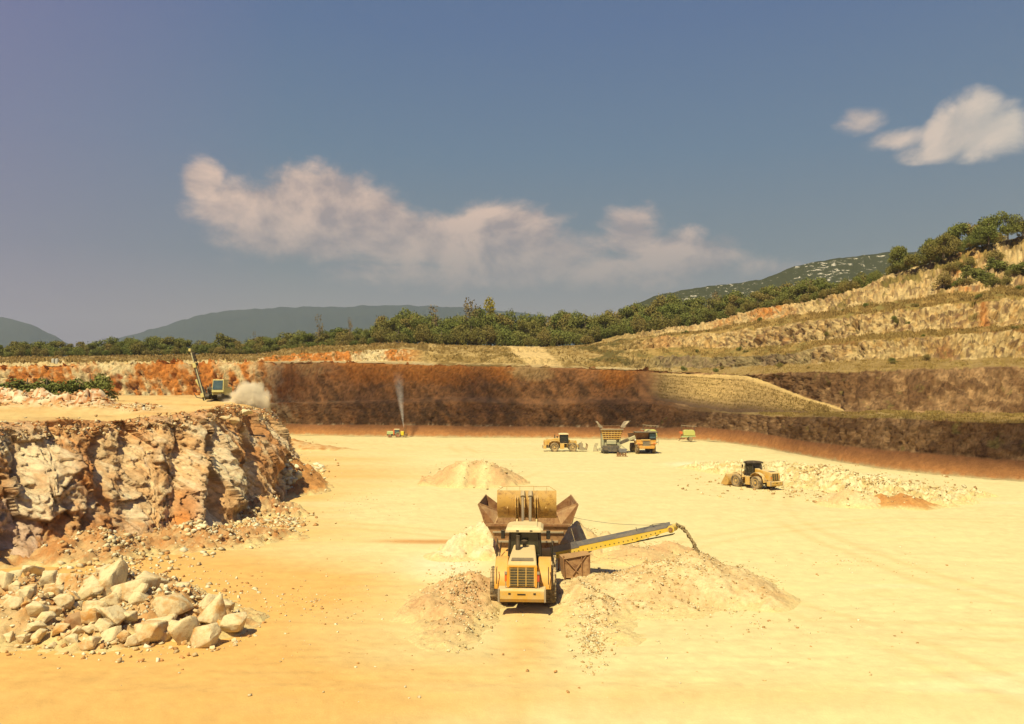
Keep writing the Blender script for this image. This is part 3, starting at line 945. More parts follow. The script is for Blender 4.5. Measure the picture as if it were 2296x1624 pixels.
def thing(name, loc, label, cat, yaw=0.0, group=None, pitch=0.0, scale=1.0):
    o = bpy.data.objects.new(name, None)
    COL.objects.link(o)
    o.location = loc
    o.rotation_euler = (pitch, 0, yaw)
    o.scale = (scale,) * 3
    o.empty_display_size = 0.5
    return tag(o, label, cat, group)


def paint(name, c, rough=0.45, dust=0.45, dustc=(0.55, 0.42, 0.22), metal=0.0, rust=0.0, spec=0.4):
    """painted metal with dust lying on it and grime in patches"""
    m, t, b = new_mat(name)
    g = t.new('ShaderNodeNewGeometry')
    tc = t.new('ShaderNodeTexCoord')
    a = t.noise(tc.outputs['Object'], 1.3, 6, 0.65)
    d = t.noise(tc.outputs['Object'], 9.0, 4, 0.7)
    sx = t.new('ShaderNodeSeparateXYZ')
    t.put(sx.inputs[0], g.outputs['Normal'])
    upf = t.math('MULTIPLY', t.math('MAXIMUM', sx.outputs[2], 0.0), 0.55)
    f = t.math('ADD', t.math('MULTIPLY', t.math('SUBTRACT', a, 0.42), 1.6), upf)
    f = t.math('MULTIPLY', t.math('ADD', f, t.math('MULTIPLY', t.math('SUBTRACT', d, 0.5), 0.7)), dust * 1.7, clamp=True)
    base = t.mix(t.math('MULTIPLY', d, 0.25), c, tuple(x * 0.55 for x in c))
    if rust:
        rn = t.noise(tc.outputs['Object'], 2.7, 7, 0.75)
        rf = t.math('MULTIPLY', t.math('SUBTRACT', rn, 0.62 - 0.25 * rust), 6, clamp=True)
        base = t.mix(rf, base, (0.14, 0.05, 0.02))
    t.put(b.inputs['Base Color'], t.mix(f, base, dustc))
    t.put(b.inputs['Roughness'], t.math('MULTIPLY_ADD', f, 0.5, rough, clamp=True))
    b.inputs['Metallic'].default_value = metal
    b.inputs['Specular IOR Level'].default_value = spec
    return m


Y_PAINT = paint('machine_yellow', (0.66, 0.31, 0.025), 0.4, 0.32)
Y_DUSTY = paint('dusty_yellow', (0.60, 0.36, 0.07), 0.5, 1.0)
Y_CONV = paint('conveyor_yellow', (0.66, 0.46, 0.045), 0.5, 0.5)
O_PAINT = paint('truck_orange', (0.60, 0.30, 0.045), 0.45, 0.6)
CREAM_P = paint('cream_roof', (0.66, 0.55, 0.32), 0.5, 0.5)
BLACK = paint('black_steel', (0.018, 0.016, 0.014), 0.5, 0.28, (0.25, 0.17, 0.08))
DGREY = paint('dark_grey_steel', (0.06, 0.055, 0.05), 0.5, 0.5, (0.3, 0.22, 0.12))
RUBBER = paint('tyre_rubber', (0.10, 0.075, 0.05), 0.9, 1.3, (0.42, 0.31, 0.17))
RUSTY = paint('rusty_steel', (0.26, 0.125, 0.05), 0.7, 0.5, (0.46, 0.32, 0.17), rust=0.7)
RUSTY2 = paint('rust_brown_plate', (0.36, 0.20, 0.09), 0.7, 0.4, (0.42, 0.27, 0.13), rust=0.6)
WORN = paint('worn_bucket', (0.54, 0.33, 0.09), 0.45, 0.6, (0.45, 0.32, 0.16), rust=0.45)
STEEL = paint('worn_steel', (0.34, 0.29, 0.22), 0.4, 0.5, metal=0.3)
CHROME = paint('cylinder_rod', (0.62, 0.58, 0.5), 0.25, 0.3, metal=0.6)
GREYG = paint('grey_green_steel', (0.36, 0.36, 0.24), 0.55, 0.4)
BELT = paint('rubber_belt', (0.09, 0.085, 0.08), 0.8, 0.35, (0.30, 0.25, 0.2))
LIME = paint('lime_plastic', (0.48, 0.50, 0.15), 0.4, 0.25)
GREEN = paint('pale_green_paint', (0.40, 0.50, 0.22), 0.4, 0.35)
RED = paint('red_paint', (0.50, 0.05, 0.025), 0.4, 0.2)
YEL = paint('bright_yellow_paint', (0.75, 0.56, 0.03), 0.4, 0.2)
ORR = paint('orange_red_paint', (0.60, 0.13, 0.03), 0.4, 0.25)
CONC = paint('pale_grey_tank', (0.42, 0.42, 0.38), 0.7, 0.2)
BLUEG = paint('blue_grey_paint', (0.15, 0.15, 0.17), 0.6, 0.3)
WHITEP = paint('white_paint', (0.72, 0.70, 0.64), 0.5, 0.3)
PALEY = paint('pale_yellow_paint', (0.55, 0.50, 0.20), 0.5, 0.6)
GRIM = paint('grille_mesh', (0.045, 0.038, 0.02), 0.6, 0.35, (0.35, 0.25, 0.1))


def glass_mat(name, c, rough=0.12):
    m, t, b = new_mat(name)
    tc = t.new('ShaderNodeTexCoord')
    n = t.noise(tc.outputs['Object'], 2.0, 5, 0.65)
    t.put(b.inputs['Base Color'], t.mix(t.math('MULTIPLY', t.math('SUBTRACT', n, 0.4), 1.5, clamp=True), c, tuple(min(1, x * 2.2 + 0.02) for x in c)))
    b.inputs['Roughness'].default_value = rough
    b.inputs['Specular IOR Level'].default_value = 0.6
    return m


GLASS = glass_mat('cab_glass', (0.02, 0.02, 0.012))
GLASSB = glass_mat('blue_cab_glass', (0.05, 0.085, 0.10))


def wheel(parent, x, y, r=0.9, w=0.72, side=1, rim_mat=None, tyre_mat=None, lugs=True, yaw=0.0, n=28, hub=True):
    """wheel: tyre with lugs, rim as a sub-part.  side +1: outer face to +x"""
    M = Matrix.Translation((x, y, r)) @ Matrix.Rotation(yaw, 4, 'Z')
    t = MB()
    h = w / 2
    prof = [(r * 0.56, -h * 0.82), (r * 0.72, -h * 0.98), (r * 0.90, -h), (r * 0.975, -h * 0.86), (r * 0.985, 0), (r * 0.975, h * 0.86), (r * 0.90, h), (r * 0.72, h * 0.98), (r * 0.56, h * 0.82)]
    t.lathe(prof, n, M)
    if lugs:
        nl = 22
        for k in range(nl):
            for sd_ in (-1, 1):
                a = 2 * math.pi * (k + (0.5 if sd_ > 0 else 0)) / nl
                MM = M @ Matrix.Rotation(a, 4, 'X')
                xa, xb = (0.02, h * 0.97) if sd_ > 0 else (-h * 0.97, -0.02)
                t.hexa([(xa, -0.075 * r, r * 0.95), (xb, -0.055 * r, r * 0.90), (xb, 0.075 * r, r * 0.90), (xa, 0.02 * r, r * 0.95),
                        (xa, -0.075 * r, r * 1.0), (xb, -0.055 * r, r * 0.985), (xb, 0.075 * r, r * 0.985), (xa, 0.02 * r, r * 1.0)], MM)
    wh = t.build('wheel', tyre_mat or RUBBER, parent, smooth=True)
    q = MB()
    o = side
    q.lathe([(r * 0.57, o * h * 0.80), (r * 0.55, o * h * 0.88), (r * 0.50, o * h * 0.86), (r * 0.44, o * h * 0.55), (r * 0.26, o * h * 0.50), (r * 0.24, o * h * 0.80), (r * 0.10, o * h * 0.86)], n, M)
    q.build('rim', rim_mat or Y_DUSTY, wh, smooth=True)
    return wh


def arc(cx, cz, r, a0, a1, n):
    return [(cx + r * math.cos(R(a0 + (a1 - a0) * k / n)), cz + r * math.sin(R(a0 + (a1 - a0) * k / n))) for k in range(n + 1)]


def fender(mb, xa, xb, cy, cz, r, a0, a1, th=0.05, n=12):
    poly = arc(cy, cz, r, a0, a1, n) + arc(cy, cz, r - th, a1, a0, n)
    mb_o, mb_i = arc(cy, cz, r, a0, a1, n), arc(cy, cz, r - th, a0, a1, n)
    v = []
    for (y, z) in mb_o:
        v += [(xa, y, z), (xb, y, z)]
    o = len(v)
    for (y, z) in mb_i:
        v += [(xa, y, z), (xb, y, z)]
    f = []
    for k in range(n):
        f += [(2 * k, 2 * k + 1, 2 * k + 3, 2 * k + 2), (o + 2 * k, o + 2 * k + 2, o + 2 * k + 3, o + 2 * k + 1),
              (2 * k, 2 * k + 2, o + 2 * k + 2, o + 2 * k), (2 * k + 1, o + 2 * k + 1, o + 2 * k + 3, 2 * k + 3)]
    f += [(0, o, o + 1, 1), (2 * n, 2 * n + 1, o + 2 * n + 1, o + 2 * n)]
    mb.add(v, f)


def wheel_loader(name, loc, yaw, label, pose='raised', attach='bucket', paintm=None, group=None, scale=1.0, roof_mat=None, steer=0.0):
    """articulated wheel loader, nose to +y; origin on the ground under the joint between the axles"""
    P_ = paintm or Y_PAINT
    o = thing(name, loc, label, 'wheel loader', yaw, group, scale=scale)
    # ---- rear half
    m = MB()
    m.box(-0.52, 0.52, -3.9, -0.1, 0.72, 1.35)
    m.box(-1.15, 1.15, -2.15, -1.55, 0.65, 1.15)
    m.box(-0.75, 0.75, -0.9, 0.5, 0.8, 1.5)
    m.build('chassis', DGREY, o, 0.02)
    m = MB()
    prof = [(-0.75, 1.35), (-3.72, 1.28), (-4.02, 1.34), (-3.93, 2.30), (-3.60, 2.50), (-2.3, 2.66), (-0.75, 2.78)]
    def tp(x, y, z):
        k = np.interp(y, [-4.0, -0.75], [0.73, 0.56])
        return (x * k / 0.7 * (1.0 if z > 1.6 else 1.04), y, z)
    m.prism(prof, -0.7, 0.7, taper=tp)
    hood = m.build('hood', Y_DUSTY if pose == 'raised' else P_, o, 0.07)
    m = MB()
    m.hexa([(-0.56, -3.62, 2.495), (0.56, -3.62, 2.495), (0.53, -3.2, 2.56), (-0.53, -3.2, 2.56), (-0.56, -3.62, 2.515), (0.56, -3.62, 2.515), (0.53, -3.2, 2.58), (-0.53, -3.2, 2.58)])
    m.build('air_vent', DGREY, hood)
    gm_ = MB()
    gm_.hexa([(-0.60, -4.055, 1.38), (0.60, -4.055, 1.38), (0.60, -3.9, 1.38), (-0.60, -3.9, 1.38), (-0.58, -3.965, 2.27), (0.58, -3.965, 2.27), (0.58, -3.85, 2.27), (-0.58, -3.85, 2.27)])
    gr_ = gm_.build('grille', GRIM, o)
    m = MB()
    for xx_ in (-0.60, -0.205, 0.195, 0.60):
        m.hexa([(xx_ - 0.018, -4.075, 1.37), (xx_ + 0.018, -4.075, 1.37), (xx_ + 0.018, -4.05, 1.37), (xx_ - 0.018, -4.05, 1.37),
                (xx_ - 0.018, -3.985, 2.29), (xx_ + 0.018, -3.985, 2.29), (xx_ + 0.018, -3.95, 2.29), (xx_ - 0.018, -3.95, 2.29)])
    for k in range(7):
        z = 1.44 + k * 0.124
        yb = -4.057 + (z - 1.38) * 0.101
        m.box(-0.585, 0.585, yb - 0.006, yb + 0.02, z, z + 0.012)
    m.build('grille_bars', BLACK if False else Y_DUSTY, gr_)
    m = MB()
    m.box(-0.74, -0.62, -4.06, -3.88, 1.30, 2.32)
    m.box(0.62, 0.74, -4.06, -3.88, 1.30, 2.32)
    m.box(-0.735, 0.735, -4.0, -3.82, 2.26, 2.36)
    m.build('grille_frame', P_, gr_, 0.02)
    m = MB()
    m.prism([(-4.28, 0.80), (-4.30, 1.20), (-4.2, 1.27), (-3.55, 1.27), (-3.55, 0.62), (-4.15, 0.62)], -1.16, 1.16)
    cw = m.build('counterweight', Y_DUSTY if pose == 'raised' else P_, o, 0.04)
    m = MB()
    m.box(-0.66, -0.54, -4.312, -4.28, 1.02, 1.10)
    m.box(0.56, 0.68, -4.312, -4.28, 1.02, 1.10)
    m.box(-0.22, 0.18, -4.312, -4.28, 1.00, 1.06)
    m.each('slot', BLACK, cw)
    m = MB()
    m.box(-1.17, -1.08, -4.33, -4.2, 0.66, 1.28)
    m.box(1.08, 1.17, -4.33, -4.2, 0.66, 1.28)
    m.each('bumper_end', STEEL, cw, 0.01)
    # rear lamps on the frame beside the grille
    for sx_, mt in ((-1, ORR), (1, RED)):
        m = MB()
        m.box(sx_ * 0.80 - 0.05, sx_ * 0.80 + 0.05, -4.06, -3.98, 1.60, 1.92)
        lp = m.build('tail_lamp', mt, o)
        m = MB()
        m.box(sx_ * 0.80 - 0.06, sx_ * 0.80 + 0.06, -4.10, -4.0, 1.95, 2.07)
        m.box(sx_ * 0.80 - 0.02, sx_ * 0.80 + 0.02, -4.03, -3.97, 1.27, 1.6)
        m.each('lamp_bracket', STEEL, lp)
    # fenders: broad shells over the rear wheels
    for sx_ in (-1, 1):
        m = MB()
        xa, xb = (0.78, 1.42) if sx_ > 0 else (-1.42, -0.78)
        poly = arc(-1.87, 0.92, 1.24, 160, 28, 12)
        fender(m, xa, xb, -1.80, 0.92, 1.42, 176, 35, 0.06, 14)
        m.box(min(sx_ * 0.74, sx_ * 0.80), max(sx_ * 0.74, sx_ * 0.80), -3.0, -0.8, 1.3, 2.1)
        m.build('rear_fender', P_, o, 0.03, smooth=True)
        # platform, steps and rails
        m = MB()
        xo = sx_ * 1.50
        m.tube([(xo, -0.55, 1.1), (xo, -0.6, 2.75), (xo * 0.97, -0.35, 3.0), (xo * 0.97, -0.1, 2.75), (xo, -0.05, 1.1)], 0.028, 6)
        m.tube([(xo, -2.95, 1.1), (xo, -3.0, 2.0), (xo, -2.75, 2.05)], 0.026, 6)
        m.tube([(xo, 0.9, 1.2), (xo * 0.9, 0.95, 2.6)], 0.026, 6)
        m.tube([(xo * 0.86, -3.35, 1.3), (xo * 0.86, -3.38, 2.05), (xo * 0.86, -3.1, 2.1)], 0.022, 6)
        m.each('handrail', BLACK, o)
        m = MB()
        xa, xb = (0.80, 1.52) if sx_ > 0 else (-1.52, -0.80)
        m.box(xa, xb, -0.80, 0.75, 1.62, 1.70)
        m.box(sx_ * 1.52 - 0.03, sx_ * 1.52 + 0.03, -0.75, 0.1, 0.55, 1.64)
        for zz in (0.6, 0.92, 1.24):
            m.box(min(sx_ * 1.18, sx_ * 1.54), max(sx_ * 1.18, sx_ * 1.54), -0.7, 0.05, zz, zz + 0.05)
        m.each('step', Y_DUSTY, o, 0.01)
    # exhaust and air intake
    m = MB()
    m.lathe([(0.13, 2.6), (0.13, 2.95), (0.10, 3.0), (0.10, 3.42)], 12, Matrix.Translation((-0.30, -1.75, 0)), 'z')
    m.build('exhaust_pipe', BLACK, o, smooth=True)
    m = MB()
    m.lathe([(0.10, 2.62), (0.10, 2.9), (0.17, 2.95), (0.17, 3.08), (0.05, 3.12)], 12, Matrix.Translation((0.02, -1.25, 0)), 'z')
    m.build('air_intake', BLACK, o, smooth=True)
    # ---- cab
    m = MB()
    lean = [(-0.84, -0.72), (0.84, -0.72), (0.84, 0.95), (-0.84, 0.95)]
    for (a, bq) in lean:
        k = 0.90
        m.tube([(a, bq, 1.65), (a * 0.99, bq, 2.3), (a * k, bq * k + 0.05, 3.46)], 0.065, 4)
    m.box(-0.86, 0.86, -0.78, -0.70, 1.55, 2.25)
    m.box(-0.88, -0.80, -0.7, 0.95, 1.55, 2.15)
    m.box(0.80, 0.88, -0.7, 0.95, 1.55, 2.15)
    m.box(-0.86, 0.86, 0.9, 1.0, 1.55, 2.1)
    m.box(-0.8, 0.8, -0.72, 0.95, 3.38, 3.46)
    cab = m.build('cab', BLACK, o, 0.015)
    m = MB()
    m.hexa([(-0.79, -0.69, 2.1), (0.79, -0.69, 2.1), (0.79, 0.9, 2.1), (-0.79, 0.9, 2.1), (-0.72, -0.60, 3.4), (0.72, -0.60, 3.4), (0.72, 0.86, 3.4), (-0.72, 0.86, 3.4)])
    m.build('window', GLASS, cab)
    m = MB()
    m.bevbox(-0.99, 0.99, -1.0, 1.12, 3.46, 3.70, 0.13)
    m.bevbox(-0.7, 0.7, -0.7, 0.8, 3.70, 3.76, 0.05)
    rf_ = m.build('cab_roof', roof_mat or CREAM_P, o, 0.03)
    m = MB()
    for xx_ in (-0.36, 0.36):
        m.box(xx_ - 0.07, xx_ + 0.07, -1.012, -0.99, 3.50, 3.57)
    m.each('work_lamp', BLACK, rf_)
    for sx_ in (-1, 1):
        m = MB()
        m.tube([(sx_ * 0.88, 0.9, 3.3), (sx_ * 1.25, 0.95, 3.3), (sx_ * 1.25, 0.95, 2.75)], 0.02, 5)
        m.bevbox(sx_ * 1.25 - 0.11, sx_ * 1.25 + 0.11, 0.90, 0.97, 2.78, 3.25, 0.03)
        m.build('mirror', BLACK, o)
    # ---- front half (may be steered)
    FM = Matrix.Rotation(steer, 4, 'Z')
    fr = bpy.data.objects.new('front_frame', None)
    m = MB()
    m.box(-0.5, 0.5, 0.3, 2.3, 0.75, 1.35, FM)
    m.hexa([(-0.48, 0.5, 1.3), (-0.34, 0.5, 1.3), (-0.34, 2.2, 1.3), (-0.48, 2.2, 1.3), (-0.48, 0.9, 2.35), (-0.34, 0.9, 2.35), (-0.34, 1.35, 2.35), (-0.48, 1.35, 2.35)], FM)
    m.hexa([(0.34, 0.5, 1.3), (0.48, 0.5, 1.3), (0.48, 2.2, 1.3), (0.34, 2.2, 1.3), (0.34, 0.9, 2.35), (0.48, 0.9, 2.35), (0.48, 1.35, 2.35), (0.34, 1.35, 2.35)], FM)
    m.box(-1.15, 1.15, 1.65, 2.05, 0.65, 1.1, FM)
    bpy.data.objects.remove(fr)
    m.build('front_frame', P_, o, 0.02)
    for sx_ in (-1, 1):
        m = MB()
        xa, xb = (0.80, 1.40) if sx_ > 0 else (-1.40, -0.80)
        n0 = len(m.v)
        fender(m, xa, xb, 1.87, 0.92, 1.16, 165, 60, 0.05, 10)
        m.v = [FM @ v for v in m.v]
        m.build('front_fender', P_, o, 0.015, smooth=True)
    wr = 0.92
    for sx_ in (-1, 1):
        wheel(o, sx_ * 1.33, -1.87, wr, 0.70, sx_)
    for sx_ in (-1, 1):
        c_ = FM @ Vector((sx_ * 1.33, 1.87, 0))
        wheel(o, c_.x, c_.y, wr, 0.70, sx_, yaw=steer)
    # hydraulic hoses over the joint and up the arms
    m = MB()
    for xx_ in (-0.2, -0.08, 0.06, 0.2):
        m.tube([(xx_, -0.2, 1.5), (xx_ * 1.4, 0.2, 1.75), (xx_, 0.7, 1.7), (xx_, 1.1, 1.95)], 0.028, 5)
    m.each('hose', BLACK, o)
    # ---- arms and tool: pin position depends on the pose
    piv = Vector((0, 1.12, 2.2))
    pin = {'raised': Vector((0, 3.55, 3.72)), 'carry': Vector((0, 3.5, 0.75)), 'ground': Vector((0, 3.45, 0.45))}[pose]
    dvec = (pin - piv)
    L_ = dvec.length
    ang = math.atan2(dvec.z, dvec.y)
    bend = -0.30
    for sx_ in (-1, 1):
        m = MB()
        MM = FM @ Matrix.Translation(piv) @ Matrix.Rotation(ang, 4, 'X')
        xo = sx_ * 0.56
        poly = [(-0.15, -0.14), (-0.15, 0.16), (L_ * 0.5, 0.34), (L_ * 0.85, 0.16), (L_ + 0.12, 0.10), (L_ + 0.12, -0.12), (L_ * 0.8, -0.22), (L_ * 0.45, -0.10)]
        m.prism(poly, xo - 0.05, xo + 0.05, MM)
        m.build('lift_arm', Y_DUSTY if pose == 'raised' else P_, o, 0.015)
    m = MB()
    MM = FM @ Matrix.Translation(piv) @ Matrix.Rotation(ang, 4, 'X')
    m.tube([(-0.62, L_ * 0.52, 0.1), (0.62, L_ * 0.52, 0.1)], 0.13, 10, MM)
    m.tube([(-0.85, L_, 0.0), (0.85, L_, 0.0)], 0.09, 10, MM)
    m.prism([(L_ * 0.40, -0.15), (L_ * 0.36, 0.5), (L_ * 0.44, 0.85), (L_ * 0.58, 0.6), (L_ * 0.64, 0.0), (L_ * 0.60, -0.55), (L_ * 0.50, -0.6)], -0.16, 0.16, MM)
    m.build('bell_crank', Y_DUSTY, o, 0.02)
    for sx_ in (-1, 1):
        m = MB()
        a_ = Vector((sx_ * 0.27, 1.25, 1.25))
        b_ = piv + dvec * 0.55 + Vector((sx_ * 0.27, 0, -0.12))
        m.tube([FM @ a_, FM @ (a_ + (b_ - a_) * 0.55)], 0.10, 10)
        cyl_ = m.build('lift_cylinder', Y_DUSTY, o, smooth=True)
        m = MB()
        m.tube([FM @ (a_ + (b_ - a_) * 0.55), FM @ b_], 0.055, 8)
        m.build('piston_rod', CHROME, cyl_, smooth=True)
    if pose == 'raised':
        for sx_ in (-1, 1):
            m = MB()
            ce_ = piv + dvec * 0.55 + Vector((sx_ * 0.2, 0, 0.1))
            te_ = pin + Vector((sx_ * 0.22, -0.95, 1.15))
            m.tube([ce_, te_], 0.085, 8)
            m.tube([te_, te_ + Vector((0, 0.25, 0.25))], 0.14, 8)
            m.build('bucket_link', STEEL, o, smooth=True)
    m = MB()
    cr_top = piv + dvec * 0.46 + (Matrix.Rotation(ang, 3, 'X') @ Vector((0, 0, 0.75)))
    m.tube([FM @ Vector((0, 0.9, 2.15)), FM @ (Vector((0, 0.9, 2.15)) + (cr_top - Vector((0, 0.9, 2.15))) * 0.6)], 0.11, 10)
    m.tube([FM @ (Vector((0, 0.9, 2.15)) + (cr_top - Vector((0, 0.9, 2.15))) * 0.6), FM @ cr_top], 0.06, 8)
    m.build('tilt_cylinder', Y_DUSTY, o, smooth=True)
    if attach == 'bucket':
        tiltb = {'raised': 40, 'carry': 35, 'ground': 4}[pose]
        BM = FM @ Matrix.Translation(pin) @ Matrix.Rotation(R(tiltb), 4, 'X')
        hw = 1.68
        outer = [(-0.18, 0.0), (-0.10, 0.75), (0.14, 1.12), (0.52, 1.36)]
        kb = 1.28 if pose == 'raised' else 1.0
        outer = [(1.38, -0.36), (0.9, -0.38), (0.20, -0.38), (-0.08, -0.18), (-0.22, 0.14), (-0.20, 0.60), (0.02, 1.00), (0.34, 1.22)]
        inner = [(0.36, 1.16), (0.08, 0.95), (-0.12, 0.58), (-0.14, 0.16), (-0.02, -0.12), (0.22, -0.31), (0.9, -0.33), (1.38, -0.34)]
        BM = BM @ Matrix.Diagonal((1, kb, kb, 1))
        def smoothp(pl_):
            pa = np.array(pl_)
            tq = np.arange(len(pa))
            tn = np.linspace(0, len(pa) - 1, (len(pa) - 1) * 3 + 1)
            qa = np.stack([np.interp(tn, tq, pa[:, 0]), np.interp(tn, tq, pa[:, 1])], -1)
            for _ in range(3):
                qa[1:-1] = (qa[:-2] + 2 * qa[1:-1] + qa[2:]) / 4
            return [tuple(r_) for r_ in qa.tolist()]
        outer, inner = smoothp(outer), smoothp(inner)
        m = MB()
        # shell as strips between outer and inner profile
        n_ = len(outer)
        inn = inner[::-1]
        v = [(-hw, y, z) for y, z in outer] + [(hw, y, z) for y, z in outer] + [(-hw, y, z) for y, z in inn] + [(hw, y, z) for y, z in inn]
        f = []
        for k in range(n_ - 1):
            f += [(k, k + 1, n_ + k + 1, n_ + k), (2 * n_ + k, 3 * n_ + k, 3 * n_ + k + 1, 2 * n_ + k + 1)]
        f += [(0, n_, 3 * n_, 2 * n_), (n_ - 1, 3 * n_ - 1, 4 * n_ - 1, 2 * n_ - 1)]
        m.add(v, f, BM)
        side_poly = outer + [(0.62, 0.86), (1.12, 0.05)]
        m.prism(side_poly, -hw - 0.03, -hw, BM)
        m.prism(side_poly, hw, hw + 0.03, BM)
        for xx_ in (-1.1, 1.1):
            m.box(xx_ - 0.02, xx_ + 0.02, -0.26, -0.16, 0.1, 0.7, BM)
        bk = m.build('bucket', WORN, o, 0, smooth=True)
        m = MB()
        for k in range(8):
            xx_ = -1.5 + 3.0 * k / 7
            m.hexa([(xx_ - 0.07, 1.30, -0.42), (xx_ + 0.07, 1.30, -0.42), (xx_ + 0.04, 1.62, -0.37), (xx_ - 0.04, 1.62, -0.37), (xx_ - 0.07, 1.30, -0.30), (xx_ + 0.07, 1.30, -0.30), (xx_ + 0.04, 1.62, -0.34), (xx_ - 0.04, 1.62, -0.34)], BM)
        m.each('bucket_tooth', STEEL, bk)
        m = MB()
        for xx_ in (-0.62, -0.50, 0.50, 0.62, -0.12, 0.12):
            m.prism([(-0.30, -0.25), (-0.46, 0.0), (-0.42, 0.45), (-0.34, 0.85), (-0.10, 1.12), (0.10, 1.15), (-0.1, 0.5), (-0.08, -0.1)], xx_ - 0.025, xx_ + 0.025, BM)
        m.each('hinge_plate', WORN, bk)
        m = MB()
        # spill guard rail along the top edge
        m.tube([(-hw, 0.36, 1.20), (-1.3, 0.48, 1.34), (1.3, 0.48, 1.34), (hw, 0.36, 1.20)], 0.014, 5, BM)
        for xx_ in (-1.15, -0.4, 0.4, 1.15):
            m.tube([(xx_, 0.35, 1.2), (xx_, 0.48, 1.34)], 0.012, 5, BM)
        m.build('spill_guard', WORN, bk)
    else:
        # pallet-like quick hitch with a loose bucket of steel parts held low
        BM = FM @ Matrix.Translation(pin)
        m = MB()
        m.prism([(-0.35, -0.25), (-0.45, 0.55), (0.1, 1.0), (0.5, 0.95), (0.45, 0.2), (1.35, -0.28), (1.35, -0.36), (-0.1, -0.36)], -1.2, -1.1, BM)
        m.prism([(-0.35, -0.25), (-0.45, 0.55), (0.1, 1.0), (0.5, 0.95), (0.45, 0.2), (1.35, -0.28), (1.35, -0.36), (-0.1, -0.36)], 1.1, 1.2, BM)
        m.box(-1.2, 1.2, -0.4, -0.28, -0.25, 0.7, BM)
        m.box(-1.2, 1.2, -0.4, 1.35, -0.38, -0.30, BM)
        hk = m.build('tool_carrier', STEEL, o, 0.01)
        m = MB()
        m.tube([(1.15, 1.2, -0.3), (1.15, 1.45, 0.5), (1.15, 1.3, 0.85)], 0.09, 6, BM)
        m.tube([(-1.15, 1.2, -0.3), (-1.15, 1.45, 0.5), (-1.15, 1.3, 0.85)], 0.09, 6, BM)
        m.tube([(0.3, 0.1, 0.9), (0.0, 0.35, 1.25)], 0.05, 6, BM)
        m.each('claw', RUSTY, hk)
    return o
# ---------------------------------------------------------------- placing helpers
def on_floor(x, y):
    p = G(x, y)
    return Vector((float(p[0]), float(p[1]), float(floor_h(p[0:1], p[1:2])[0]) - 0.02))


# ---------------------------------------------------------------- machines
main_loader = wheel_loader('wheel_loader', (0.70, 43.45, 0.0), R(-3.0),
                           'large yellow wheel loader seen from behind, bucket raised over the rusty hopper', 'raised')
p = on_floor(1263, 1012)
side_loader = wheel_loader('wheel_loader', (p.x, p.y, 0), R(-90), 'yellow wheel loader seen side-on near the far wall, arms lowered', 'carry', 'tool', Y_DUSTY, scale=0.92)
p = on_floor(1694, 1095)
right_loader = wheel_loader('wheel_loader', (p.x, p.y + 0.6, 0), R(28), 'yellow wheel loader turned away beside the pale rubble ridge on the right', 'ground', paintm=Y_DUSTY, roof_mat=BLACK, scale=0.82)

# feed hopper under the raised bucket
HX = 1.02
o = thing('feed_hopper', (HX, 51.0, 0), 'rusty brown steel hopper with flared wings below the raised loader bucket', 'hopper', R(-1.5))
m = MB()
tw, bw = 2.95, 1.72
for (y0, y1, sgn) in ((0.0, 0.07, 1), (3.43, 3.5, -1)):
    m.hexa([(-bw, y0 + 0.35 * sgn, 0.45), (bw, y0 + 0.35 * sgn, 0.45), (bw, y1 + 0.35 * sgn, 0.45), (-bw, y1 + 0.35 * sgn, 0.45), (-tw, y0, 2.55), (tw, y0, 2.55), (tw, y1, 2.55), (-tw, y1, 2.55)])
for s_ in (-1, 1):
    a, bq = s_ * tw, s_ * bw
    m.hexa([(bq, 0.35, 0.45), (bq + s_ * 0.06, 0.35, 0.45), (bq + s_ * 0.06, 3.15, 0.45), (bq, 3.15, 0.45), (a, 0, 2.55), (a + s_ * 0.06, 0, 2.55), (a + s_ * 0.06, 3.5, 2.55), (a, 3.5, 2.55)])
body = m.build('hopper_body', RUSTY2, o)
m = MB()
m.box(-tw - 0.1, tw + 0.1, -0.12, 0.0, 2.46, 2.62)
m.box(-tw - 0.1, tw + 0.1, 3.5, 3.6, 2.46, 2.62)
m.each('rim_beam', RUSTY, o, 0.01)
m = MB()
for z_, w_ in ((2.02, 2.55), (1.40, 2.15)):
    m.box(-w_, w_, 0.02 - 0.06, 0.20, z_, z_ + 0.11)
m.box(-1.75, 1.75, 0.2, 0.34, 0.75, 0.86)
m.each('flange', STEEL, o, 0.01)
for s_ in (-1, 1):
    m = MB()
    # wing: leans outwards, top edge rises away from the rim
    m.hexa([(s_ * 2.35, 0.02, 2.62), (s_ * 2.41, 0.02, 2.60), (s_ * 3.2, 0.2, 2.60), (s_ * 3.14, 0.2, 2.62), (s_ * 2.0, 0.9, 3.35), (s_ * 2.05, 0.92, 3.33), (s_ * 3.62, 0.25, 3.92), (s_ * 3.56, 0.25, 3.95)])
    m.hexa([(s_ * 3.02, 0.1, 2.56), (s_ * 3.10, 0.1, 2.52), (s_ * 3.10, 3.5, 2.52), (s_ * 3.02, 3.5, 2.56), (s_ * 3.58, 0.1, 3.88), (s_ * 3.66, 0.1, 3.86), (s_ * 3.30, 3.5, 4.12), (s_ * 3.22, 3.5, 4.15)])
    m.hexa([(s_ * 1.6, 3.42, 2.6), (s_ * 3.05, 3.42, 2.6), (s_ * 3.05, 3.50, 2.6), (s_ * 1.6, 3.5, 2.6), (s_ * 1.6, 3.42, 3.0), (s_ * 3.25, 3.42, 4.12), (s_ * 3.25, 3.50, 4.12), (s_ * 1.6, 3.5, 3.0)])
    m.build('wing', RUSTY, o, 0.01)
m = MB()
